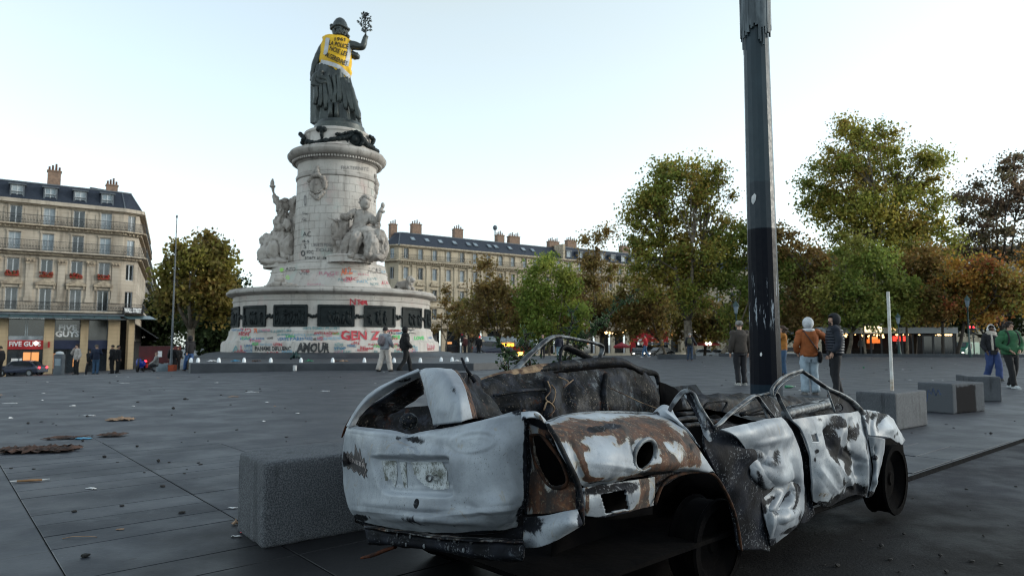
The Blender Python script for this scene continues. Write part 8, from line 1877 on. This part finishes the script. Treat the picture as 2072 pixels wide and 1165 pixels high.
# ------------------------------------------------------------------ vehicles
M_CARW = surf('white car paint', (.62,.64,.67), (.55,.57,.60), 1, .25, bump=0, spec=.6); M_CARK = surf('black car paint', (.012,.013,.016), (.018,.02,.024), 1, .2, bump=0, spec=.6); M_CARB = surf('dark blue car paint', (.010,.014,.035), (.014,.02,.045), 1, .2, bump=0, spec=.6); M_CARG = surf('green van paint', (.02,.16,.10), (.018,.13,.085), 1, .3, bump=0)
M_TYRE = surf('tyre rubber', (.012,.012,.013), (.02,.02,.02), 9, .9); M_HUB = surf('wheel hub', (.25,.26,.27), (.18,.19,.2), 5, .4)
def vehicle(label, u, y, yaw, mat, Lc=4.1, van=False, head=True, tail=True, group='cars on the road behind the square', dz=0):
    x = at_y(u, 692, y).x; t = thing('parked_car' if not van else 'van', label, 'car' if not van else 'van', group, loc=gp(x, y, dz), rz=yaw); W_ = .86
    top = [(-2.0,.75),(-1.95,.95),(-1.6,1.05),(-1.15,1.42),(-.4,1.50),(.45,1.46),(1.0,1.02),(1.75,.92),(2.03,.72)] if not van else [(-2.2,.7),(-2.2,1.9),(-2.0,2.05),(1.0,2.05),(1.45,1.35),(2.1,1.15),(2.2,.7)]
    def sec(pts, w): return pts
    m = MB(); prof = [(2.05, .35), (-2.02, .35)] + top; k = Lc / 4.1; n = len(prof); lo = [(px * k, -W_ * (.82 if pz > 1.0 and not van else 1), pz) for px, pz in prof]; hi = [(px * k, W_ * (.82 if pz > 1.0 and not van else 1), pz) for px, pz in prof]
    m.add(lo + hi, [tuple(range(n)), tuple(range(2 * n - 1, n - 1, -1))] + [(i, n + i, n + (i + 1) % n, (i + 1) % n) for i in range(n)]); o = m.build('body', mat, t)
    bv = o.modifiers.new('soft', 'BEVEL'); bv.width = .06; bv.segments = 2; bv.limit_method = 'ANGLE'
    for s in (-1, 1):
        m = MB(); q = [(-1.5, .98), (-1.05, 1.36), (-.35, 1.42), (.38, 1.38), (.85, 1.0)] if not van else [(.2, 1.2), (.2, 1.85), (.9, 1.85), (1.3, 1.3), (1.3, 1.2)]
        m.prism([(a * k, b) for a, b in q], 0, .02, M=Matrix(((1, 0, 0, 0), (0, 0, s, s * (W_ * .86 if not van else W_ + .005) - (s * .02 if s < 0 and False else 0)), (0, 1, 0, 0), (0, 0, 0, 1)))); m.build('side_window', M_GLASS, t)
    fr = [((1.0, 1.05), (.48, 1.43)), ((-1.58, 1.08), (-1.18, 1.40))] if not van else [((1.42, 1.42), (1.06, 1.98))]
    for (a, b) in fr:
        m = MB(); off = .025 if a[0] > 0 else -.025; w = W_ * .74; m.hexa([(a[0] * k, -w, a[1]), (a[0] * k, w, a[1]), (b[0] * k, w * .95, b[1]), (b[0] * k, -w * .95, b[1])], [(a[0] * k + off, -w, a[1] + .025), (a[0] * k + off, w, a[1] + .025), (b[0] * k + off, w * .95, b[1] + .02), (b[0] * k + off, -w * .95, b[1] + .02)]); m.build('windscreen' if off > 0 else 'rear_window', M_GLASS, t)
    for a in (-1.25, 1.28):
        for s in (-1, 1):
            m = MB(); Mx = Matrix.Translation((a * k, s * W_ * .9, .33)) @ Matrix.Rotation(R(90), 4, 'X'); m.lathe([(.2, -.1), (.32, -.1), (.335, -.07), (.335, .07), (.32, .1), (.2, .1)], n=18); m.v = [Mx @ Vector(p) for p in m.v]; w = m.build('wheel', M_TYRE, t); m = MB(); m.lathe([(0, .085), (.2, .10), (.205, .06)], n=14); m.lathe([(0, -.085), (.2, -.10), (.205, -.06)], n=14); m.v = [Mx @ Vector(p) for p in m.v]; m.build('hub', M_HUB, w)
    for s in (-.6, .6):
        m = MB(); m.ell((2.02 * k * (1 if not van else 1.07), s, .72), (.06, .16, .09), 10, 7); m.build('headlight', M_BULBW if head else M_HUB, t)
        m = MB(); m.ell((-2.0 * k * (1 if not van else 1.08), s, .82), (.05, .15, .10), 10, 7); m.build('tail_light', M_REDL if tail else M_RED, t)
    m = MB(); m.box((2.05 * k, 0, .46), (.05, .5, .11)); m.build('number_plate', M_WHITE, t)
    return t
vehicle('left white car parked beyond the square, right of the thick trunk', 1418, 100, RZ(172), M_CARW, head=False, tail=False)
vehicle('right white car parked beyond the square, with dark side windows', 1450, 103, RZ(-8), M_CARW, head=False, tail=False)
vehicle('black car with headlights on behind the person in red', 1334, 92, RZ(205), M_CARK, tail=False)
vehicle('small black car facing the camera with both headlights lit', 1290, 94, RZ(262), M_CARK, tail=False)
vehicle('dark blue car parked in front of the red burger sign', 46, 66, RZ(184), M_CARB, head=False, tail=True, group='cars by the shops')
vehicle('green van with one headlight lit behind the two women', 1952, 88, RZ(215), M_CARG, van=True, tail=False, group='vans on the right')
vehicle('dark green van next to the lit green one, under the orange leaves', 1976, 96, RZ(10), surf('dark green paint', (.008,.03,.02), (.01,.035,.025), 1, .4, bump=0), van=True, tail=False, head=False, group='vans on the right')
vehicle('dark blue car half hidden behind the end of the black platform', 996, 70, RZ(5), M_CARB, head=False, tail=False)
# scooter with red tail light, red stall, boxes and crouching person by the side street
x, y = at_y(287, 692, 52).x, 52; t = thing('scooter', 'blue and red motor scooter with its tail light on', 'scooter', loc=gp(x, y), rz=RZ(-80))
for a in (-.62, .62):
    m = MB(); m.lathe([(.14, -.05), (.25, -.05), (.26, 0), (.25, .05), (.14, .05)], n=16); Mx = Matrix.Translation((a, 0, .26)) @ Matrix.Rotation(R(90), 4, 'X'); m.v = [Mx @ Vector(p) for p in m.v]; m.build('wheel', M_TYRE, t)
m = MB(); m.tube([(.62, 0, .3), (.5, 0, .75), (.42, 0, 1.05)], [.05, .09, .05], 8); m.tube([(.42, -.3, 1.08), (.42, .3, 1.08)], .02, 6); m.build('fork', M_IRON, t); m = MB(); m.ell((-.3, 0, .62), (.5, .19, .26), 14, 9); m.ell((.42, 0, .7), (.12, .22, .33), 12, 8); m.box((.1, 0, .35), (.6, .26, .08)); m.build('bodywork', surf('blue scooter paint', (.015,.04,.30), (.012,.03,.22), 2, .3, bump=0), t, smooth=True); m = MB(); m.ell((-.25, 0, .88), (.42, .15, .08), 12, 6); m.build('saddle', M_TYRE, t); m = MB(); m.ell((-.80, 0, .78), (.05, .16, .07), 10, 6); m.build('tail_light', M_REDL, t); m = MB(); m.box((-.62, .2, .45), (.3, .1, .3)); m.build('side_panel', M_RED, t)
x, y = at_y(325, 692, 54).x, 54; t = thing('red_stall', 'dark red box stall with a white mark near the side street', 'stall', loc=gp(x, y)); m = MB(); m.box((0, 0, 1.25), (2.5, 1.6, 1.3)); m.build('box', surf('dark red paint', (.085,.010,.012), (.06,.008,.01), 2, .6), t); m = MB(); m.box((.4, -.82, 1.3), (.32, .03, .45)); m.build('white_mark', M_WHITE, t)
for sx in (-1.1, 1.1): m = MB(); m.box((sx, 0, .3), (.1, 1.4, .6)); m.build('leg', M_IRON, t)
for (u, dx, mat, nm, lab, sz) in ((334, 0, M_CURT, 'white_box', 'white box on the ground in front of the red stall', (.75, .5, .5)), (347, 0, surf('orange crate', (.45, .09, .03), (.38, .07, .03), 3, .7), 'orange_crate', 'orange crate beside the white box', (.62, .45, .42))):
    x, y = at_y(u, 692, 46).x, 46; m = MB(); w, d, h = sz; th = .03
    m.box((0, 0, th / 2), (w, d, th)); 
    for sx in (-1, 1): m.box((sx * (w / 2 - th / 2), 0, h / 2 + th / 2), (th, d, h - th)); m.box((0, sx * (d / 2 - th / 2), h / 2 + th / 2), (w - 2 * th, th, h - th))
    o = m.build(nm, mat); o.location = gp(x, y); tag(o, lab, 'box' if 'white' in nm else 'crate')
x, y = at_y(318, 692, 45).x, 45
t = person('person in a pale jacket crouching beside the white box', 318, 45, 1.7, RZ(120), (.28,.27,.26), (.02,.02,.025), (.3,.3,.3), hair=(.3,.2,.15), gzadd=-.42, pose=dict(lk=(-.14,.42,.80), rk=(.14,.40,.78), la=(-.12,.10,.50), ra=(.12,.08,.50), le=(-.25,.15,1.14), re=(.25,.15,1.14), lw=(-.12,.38,.98), rw=(.12,.38,.98)))
# ------------------------------------------------------------------ street furniture
M_GREEN = surf('dark green cast iron', (.012,.035,.034), (.018,.05,.048), 5, .5)
def lantern(label, u, v, y, hh=None, gr='old style street lamps'):
    p = at_y(u, v, y); b = gp(p.x, y); h = p.z - b.z; t = thing('street_lamp', label, 'street lamp', gr, loc=b); m = MB(); m.lathe([(.16, 0), (.17, .1), (.11, .5), (.09, .9), (.06, 1.0), (.05, h - .55), (.09, h - .5), (.03, h - .42)], n=12); m.build('post', M_GREEN, t, smooth='auto'); m = MB(); m.lathe([(.10, h - .42), (.20, h + .1), (.21, h + .12)], n=6); m.build('glass', M_CURT, t); m = MB(); m.lathe([(.26, h + .12), (.16, h + .3), (.05, h + .42), (.04, h + .5), (0, h + .52)], n=6); m.build('lid', M_GREEN, t)
lantern('old style street lamp in front of the green tree left of the mast', 1489, 622, 50); lantern('old style street lamp among the orange leaves', 1957, 610, 54); lantern('old style street lamp behind the white pole', 1817, 645, 58)
x, y = at_y(348, 692, 47).x, 47; t = thing('lamp_post', 'tall thin grey lamp post in front of the forked tree', 'lamp post', loc=gp(x, y)); h = at_y(350, 440, y).z - gz(x, y); m = MB(); m.lathe([(.10, 0), (.10, .8), (.07, .9), (.03, h)], n=12); m.build('post', M_ZINC, t, smooth='auto'); m = MB(); m.ell((0, 0, h + .06), (.07, .07, .12), 10, 6); m.build('lamp_cap', M_ZINC, t, smooth=True)
def traffic(label, u, v, y, lit=True):
    p = at_y(u, v, y); b = gp(p.x, y); h = p.z - b.z; t = thing('traffic_light', label, 'traffic light', 'traffic lights', loc=b); m = MB(); m.lathe([(.07, 0), (.06, h - .5)], n=10); m.build('post', M_IRON, t); m = MB(); m.box((0, 0, h), (.32, .22, .95)); m.build('housing', M_IRON, t)
    for k, c in enumerate((M_REDL if lit else M_RED, M_AWN, M_AWN)): m = MB(); m.ell((0, -.12, h + .3 - .3 * k), (.10, .04, .10), 12, 8); m.build('lens', c, t)
traffic('traffic light showing red between the stone piers', 970, 686, 88); traffic('unlit traffic signal on a black post left of the red one', 935, 683, 70, False)
traffic('left red traffic light behind the two women', 1961, 667, 74); traffic('right red traffic light behind the two women', 1969, 667, 74)
t = thing('wooden_post', 'pale wooden stake at the end of the black platform', 'post', loc=gp(at_y(1020, 692, 33).x, 33)); m = MB(); m.lathe([(.055, 0), (.055, .96), (.04, 1.0), (0, 1.0)], n=12); m.build('stake', M_TRIM2, t, smooth='auto'); m = MB(); m.lathe([(.06, .84), (.06, .9)], n=12); m.build('band', M_IRON, t)
m = MB(); m.lathe([(0, .30), (0, .302), (.08, .302), (.072, .40), (.045, .48), (.015, .50), (0, .50)], n=14); lo_ = m.build('white_lamp_cone', surf('white plastic', (.72,.74,.76), (.66,.68,.70), 4, .4, bump=0), smooth='auto'); lm_ = lo_.data; bpy.data.objects.remove(lo_)
ends = ['left end', 'second from the left end', 'third from the left end', 'left of the green litter', 'under the graffiti word Amour', 'left of the walking pair', 'between the walking pair', 'right of the walking pair', 'second right of the walking pair', 'by the right end', 'at the right end', 'left of the wooden stake', 'nearest the wooden stake']
for u, e in zip((388, 402, 444, 495, 549, 610, 674, 738, 798, 851, 893, 915, 945), ends):
    x = at_y(u, 692, 29.6 + (1.4 if u > 880 else 0)).x; o = bpy.data.objects.new('white_lamp_cone', lm_); COL.objects.link(o); o.location = (x, 29.6 + (1.4 if u > 880 else 0), 0); tag(o, 'small white cone on the black platform, ' + e, 'cone', 'white cones along the platform edge')
m = MB(); m.box((0, 0, .06), (40, .5, .36)); o = m.build('low_kerb', M_DSTONE); o.location = (37, 54, 0); o.rotation_euler.z = RZ(-9); tag(o, 'long low stone kerb in front of the cafe trees', 'kerb')
m = MB(); m.box((0, 0, .12), (2.6, .5, .4)); o = m.build('low_wall', M_DSTONE); o.location = gp(at_y(1368, 692, 48).x, 48); tag(o, 'short low wall beside the person with the greenish backpack', 'wall')
t = thing('bench', 'dark metal bench behind the person in rust jacket', 'bench', loc=gp(at_y(1610, 692, 40).x, 40)); m = MB(); m.box((0, 0, .45), (1.7, .4, .05)); m.build('seat', M_IRON, t); m = MB(); m.box((0, .2, .75), (1.7, .05, .25)); m.build('backrest', M_IRON, t)
for sx in (-.7, .7): m = MB(); m.box((sx, 0, .21), (.06, .38, .42)); m.build('leg', M_IRON, t)
x, y = at_y(122, 692, 60).x, 60; t = thing('information_post', 'grey street terminal post in front of the burger shop', 'terminal', loc=gp(x, y)); m = MB(); m.box((0, 0, .9), (.75, .4, 1.8)); o = m.build('cabinet', M_ZINC, t); m = MB(); m.box((0, -.21, 1.1), (.5, .02, .6)); m.build('notice', M_CURT, t); m = MB(); m.ell((0, 0, 1.85), (.38, .2, .2), 12, 6); m.build('hood', M_WFRAME, t)

# ================================================================== litter and rubble on the paving
rl_ = random.Random(21)
M_COAL = surf('charred lump', (.012,.011,.011), (.03,.028,.027), 30, .9, bump=.4, bscale=60)
M_LIT = dict(paper=surf('dirty paper', (.55,.55,.55), (.36,.37,.38), 12, .8), card=surf('brown cardboard', (.30,.19,.12), (.20,.13,.085), 9, .85), cloth=surf('soaked brown cloth', (.085,.045,.032), (.03,.018,.014), 7, .8, bump=.5, bscale=18), red=surf('red wrapper', (.35,.03,.04), (.25,.03,.04), 9, .5), green=surf('green bottle glass', (.02,.16,.08), (.015,.12,.06), 4, .2), blue=surf('blue plastic', (.05,.22,.34), (.04,.16,.28), 4, .4), wood=surf('split wood', (.24,.13,.06), (.16,.09,.045), 12, .8))
def lump_mesh(seed, flat):
    rg = random.Random(seed); bm = bmesh.new(); bmesh.ops.create_icosphere(bm, subdivisions=1, radius=1)
    for v in bm.verts: v.co = Vector((v.co.x * rg.uniform(.6, 1.1), v.co.y * rg.uniform(.6, 1.1), v.co.z * flat * rg.uniform(.6, 1.1) + flat * .8))
    me = bpy.data.meshes.new('burnt_lump'); bm.to_mesh(me); bm.free(); me.materials.append(M_COAL); return me
LM = [lump_mesh(i, f) for i, f in enumerate((.5, .6, .45, .7, .3, .35))]
def gpx(u, v):                                     # where a view ray meets the ground
    d = ray(u, v); y = 5.0
    for _ in range(40):
        x = d.x / d.y * y; z = EYE.z + d.z / d.y * y; y = max(3, y + (z - gz(x, y)) * 3 / max(.35, -d.z / d.y * 6))
    return Vector((d.x / d.y * y, y, gz(d.x / d.y * y, y)))
SURF = lambda p: .007 if p.y < 8.6 else .001
def lump(u, v, r, label='small charred lump lying on the grey paving', group='charred lumps strewn over the paving'):
    p = gpx(u, v); o = bpy.data.objects.new('burnt_lump', rl_.choice(LM)); COL.objects.link(o); o.location = p + Vector((0, 0, SURF(p) - r * .12)); o.scale = (r, r * rl_.uniform(.7, 1), r * rl_.uniform(.7, 1.1)); o.rotation_euler.z = rl_.uniform(0, 6.28); tag(o, label, 'lump', group); return o
for u, v, r, lab in ((211,926,.034,'round charred lump right of the brown rags'),(329,986,.026,'square charred lump between the long joints'),(150,1037,.024,'charred lump near the left long joint'),(247,1025,.022,'flat charred lump left of the middle joint'),(172,1129,.030,'charred lump by the bottom of the left joint'),(22,949,.024,'charred lump beside the left end of the wooden stick'),(342,937,.02,'small charred lump below the middle of the joint'),(368,1040,.030,'flat dark scrap left of the granite block')): lump(u, v, r, lab)
n_ = 0
while n_ < 230:
    u = rl_.uniform(-20, 2090); v = 722 + 250 * rl_.random() ** 2.2
    if 640 < u < 1840 and v > 800 or (u > 1830 and v > 880): continue
    p = gpx(u, v)
    if -20 < p.x < 0 and 28 < p.y < 58: continue
    e2 = p.dot(E2)
    if e2 < KERB + .2: continue
    lump(u, v, rl_.uniform(.012, .032) * (1 if p.y < 12 else 1.5)); n_ += 1
for _ in range(26):
    u = rl_.uniform(1650, 2060); v = rl_.uniform(960, 1150); p = gpx(u, v); p.z = -.033
    o = bpy.data.objects.new('burnt_lump', rl_.choice(LM)); COL.objects.link(o); r = rl_.uniform(.008, .02); o.location = p; o.scale = (r, r, r); tag(o, 'tiny charred crumb on the dark road beside the wreck', 'lump', 'charred crumbs on the road')
def crumple(name, u, v, w, d, h, mat, label, cat='litter', seed=1, rz=0, n=9, group=None):
    rg = random.Random(seed); m = MB(); vs = []
    for i in range(n):
        for j in range(n):
            x, y = (i / (n - 1) - .5) * w, (j / (n - 1) - .5) * d; e = .82 + .36 * noise.noise(Vector((i * .7, j * .7, seed)))
            z = h * (.5 + .5 * noise.noise(Vector((i * .55 + seed, j * .55, seed * 2)))) ** 1.3 * 1.4 * (1 - .5 * max(abs(i / (n - 1) - .5), abs(j / (n - 1) - .5)) * 2)
            vs.append((x * e, y * e, max(.002, z)))
    m.add(vs, [(i * n + j, (i + 1) * n + j, (i + 1) * n + j + 1, i * n + j + 1) for i in range(n - 1) for j in range(n - 1)])
    o = m.build(name, mat, smooth=True); p = gpx(u, v); o.location = p + Vector((0, 0, SURF(p))); o.rotation_euler.z = rz; o.modifiers.new('thick', 'SOLIDIFY').thickness = .003; return tag(o, label, cat, group)
crumple('rag_heap', 82, 914, .80, .42, .085, M_LIT['cloth'], 'heap of burnt brown rags on the left of the paving', 'rags', 3, .2, 22)
crumple('rag_heap', 18, 913, .26, .22, .06, M_LIT['cloth'], 'smaller brown rag at the left edge of the picture', 'rags', 5, .4, 16)
crumple('cardboard_scrap', 244, 850, .42, .30, .07, M_LIT['card'], 'crumpled brown cardboard on the paving left of the wreck', 'cardboard', 7, .3, 12)
crumple('burnt_scrap', 226, 882, .34, .26, .06, M_LIT['cloth'], 'dark burnt scrap right of the brown rags', 'scrap', 8, .1, 12)
crumple('burnt_scrap', 130, 888, .5, .2, .05, M_LIT['cloth'], 'dark strip of scraps behind the brown rags', 'scrap', 9, .3, 12)
crumple('blue_scrap', 168, 889, .20, .10, .03, M_LIT['blue'], 'scrap of pale blue plastic behind the brown rags', 'litter', 10, .1, 7)
for i, (u, v, w, d, lab) in enumerate(((184, 990, .10, .045, 'white paper scrap above the middle of the joints'), (510, 793, .34, .16, 'white paper sheet left of the pillar of the wreck'), (657, 791, .24, .12, 'bright white paper near the wreck'), (180, 841, .22, .06, 'thin pale paper strip in the middle distance'), (20, 816, .30, .07, 'pale paper strip at the left edge'), (48, 983, .16, .03, 'white end of the wooden stick'), (252, 775, .3, .1, 'long pale strip far on the left'), (470, 1030, .07, .03, 'small white scrap touching the granite block'), (478, 1088, .07, .02, 'white twist of paper at the foot of the granite block'))): 
    if i != 5: crumple('paper_scrap', u, v, w, d, .018, M_LIT['paper'], lab, 'paper', 20 + i, rl_.uniform(-.6, .6), 6)
crumple('paper_scrap', 472, 803, .24, .08, .03, M_LIT['card'], 'tan paper scrap left of the white sheets', 'paper', 40, .2, 6)
crumple('red_wrapper', 494, 1080, .055, .045, .03, M_LIT['red'], 'red wrapper at the foot of the granite block', 'litter', 41, .2, 6)
crumple('orange_wrapper', 476, 1063, .05, .05, .04, M_LIT['card'], 'orange brown wrapper left of the granite block', 'litter', 42, .7, 6)
crumple('orange_scrap', 243, 1073, .05, .03, .012, M_LIT['card'], 'small orange scrap between two paving joints', 'litter', 43, .2, 5)
n_ = 0
while n_ < 60:
    u = rl_.uniform(0, 2072); v = 724 + 130 * rl_.random() ** 1.8
    if 690 < u < 1830 and v > 790: continue
    p = gpx(u, v)
    if (-20 < p.x < 0 and 28 < p.y < 58) or p.dot(E2) < KERB + .2: continue
    crumple('paper_scrap', u, v, rl_.uniform(.05, .15), rl_.uniform(.04, .09), .03, M_LIT['paper' if rl_.random() < .8 else 'card'], 'small pale scrap of paper on the grey paving', 'paper', n_ + 60, rl_.uniform(0, 6), 4, 'paper scraps strewn over the paving'); n_ += 1
def bottle(u, v, rz, label):
    p = gpx(u, v); t = thing('bottle', label, 'bottle', loc=p + Vector((0, 0, .04)), rz=rz); m = MB(); Mx = Matrix.Rotation(R(90), 4, 'Y'); m.lathe([(0, -.13), (.036, -.13), (.036, .05), (.014, .10), (.013, .16), (0, .16)], n=12); m.v = [Mx @ Vector(q) for q in m.v]; m.build('glass', M_LIT['green'], t, smooth='auto'); m = MB(); m.lathe([(.0145, .150), (.0145, .168), (0, .168)], n=10); m.v = [Mx @ Vector(q) for q in m.v]; m.build('cap', M_LIT['paper'], t)
bottle(1598, 785, .3, 'green bottle lying on the paving behind the window frame of the wreck'); bottle(1748, 745, 1.0, 'green bottle lying far off between the mast and the white pole')
# splintered stick
p = gpx(60, 976); t = thing('stick', 'splintered wooden stick lying across the left paving joint', 'stick', loc=p + Vector((0, 0, .018)), rz=R(18)); m = MB(); m.tube([(-.09, 0, 0), (0, .004, 0), (.09, 0, 0)], [.009, .010, .009], 8); m.build('shaft', M_LIT['wood'], t, smooth=True)
for s in (-1, 1): m = MB(); m.tube([(s * .09, 0, 0), (s * .14, s * .006, .004)], [.008, .003], 6); m.build('splintered_end', M_LIT['paper'], t)
# twisted wire near the joint
p = gpx(150, 1092); m = MB(); W_ = catmull(np.array([(-.10, 0, .004), (-.04, .03, .012), (.02, .02, .016), (.08, .05, .01), (.16, .05, .004)]), 20); m.tube([Vector(q) * .7 for q in W_], .002, 6); o = m.build('wire', M_LIT['card'], smooth=True); o.location = p + Vector((0, 0, .006)); tag(o, 'short twisted pale wire across a paving joint', 'wire')
# plastic and rags on the platform
for i, (u, mt, lab, cat) in enumerate(((478, 'blue', 'blue plastic bag on the platform, left of the cones', 'bag'), (626, 'green', 'green plastic litter on the platform below the word Amour', 'litter'), (598, 'green', 'dark green wreath leaning at the word Amour', 'wreath'), (696, 'card', 'orange brown paper on the platform', 'paper'), (520, 'cloth', 'dark rag on the platform', 'rag'), (682, 'cloth', 'small dark rag beside a white cone', 'rag'), (430, 'paper', 'white cloth on the left end of the platform', 'cloth'), (925, 'paper', 'white plastic on the right end of the platform', 'plastic'))):
    x = at_y(u, 692, 30.2).x
    o = crumple('platform_litter', 500, 800, .45 if i != 2 else .5, .3, .14 if i != 2 else .75, M_LIT[mt] if i != 2 else M_GREEN, lab, cat, 200 + i, .1 * i, 8); o.location = (x, 30.2, .302)
p = Vector((at_y(598, 692, 28.2).x, 28.2, 0)); m = MB(); m.lathe([(0, 0), (.075, 0), (.08, .22), (0, .22)], n=12); o = m.build('white_cup', M_LIT['paper'], smooth='auto'); o.location = p; tag(o, 'white paper cup standing at the foot of the platform', 'cup')
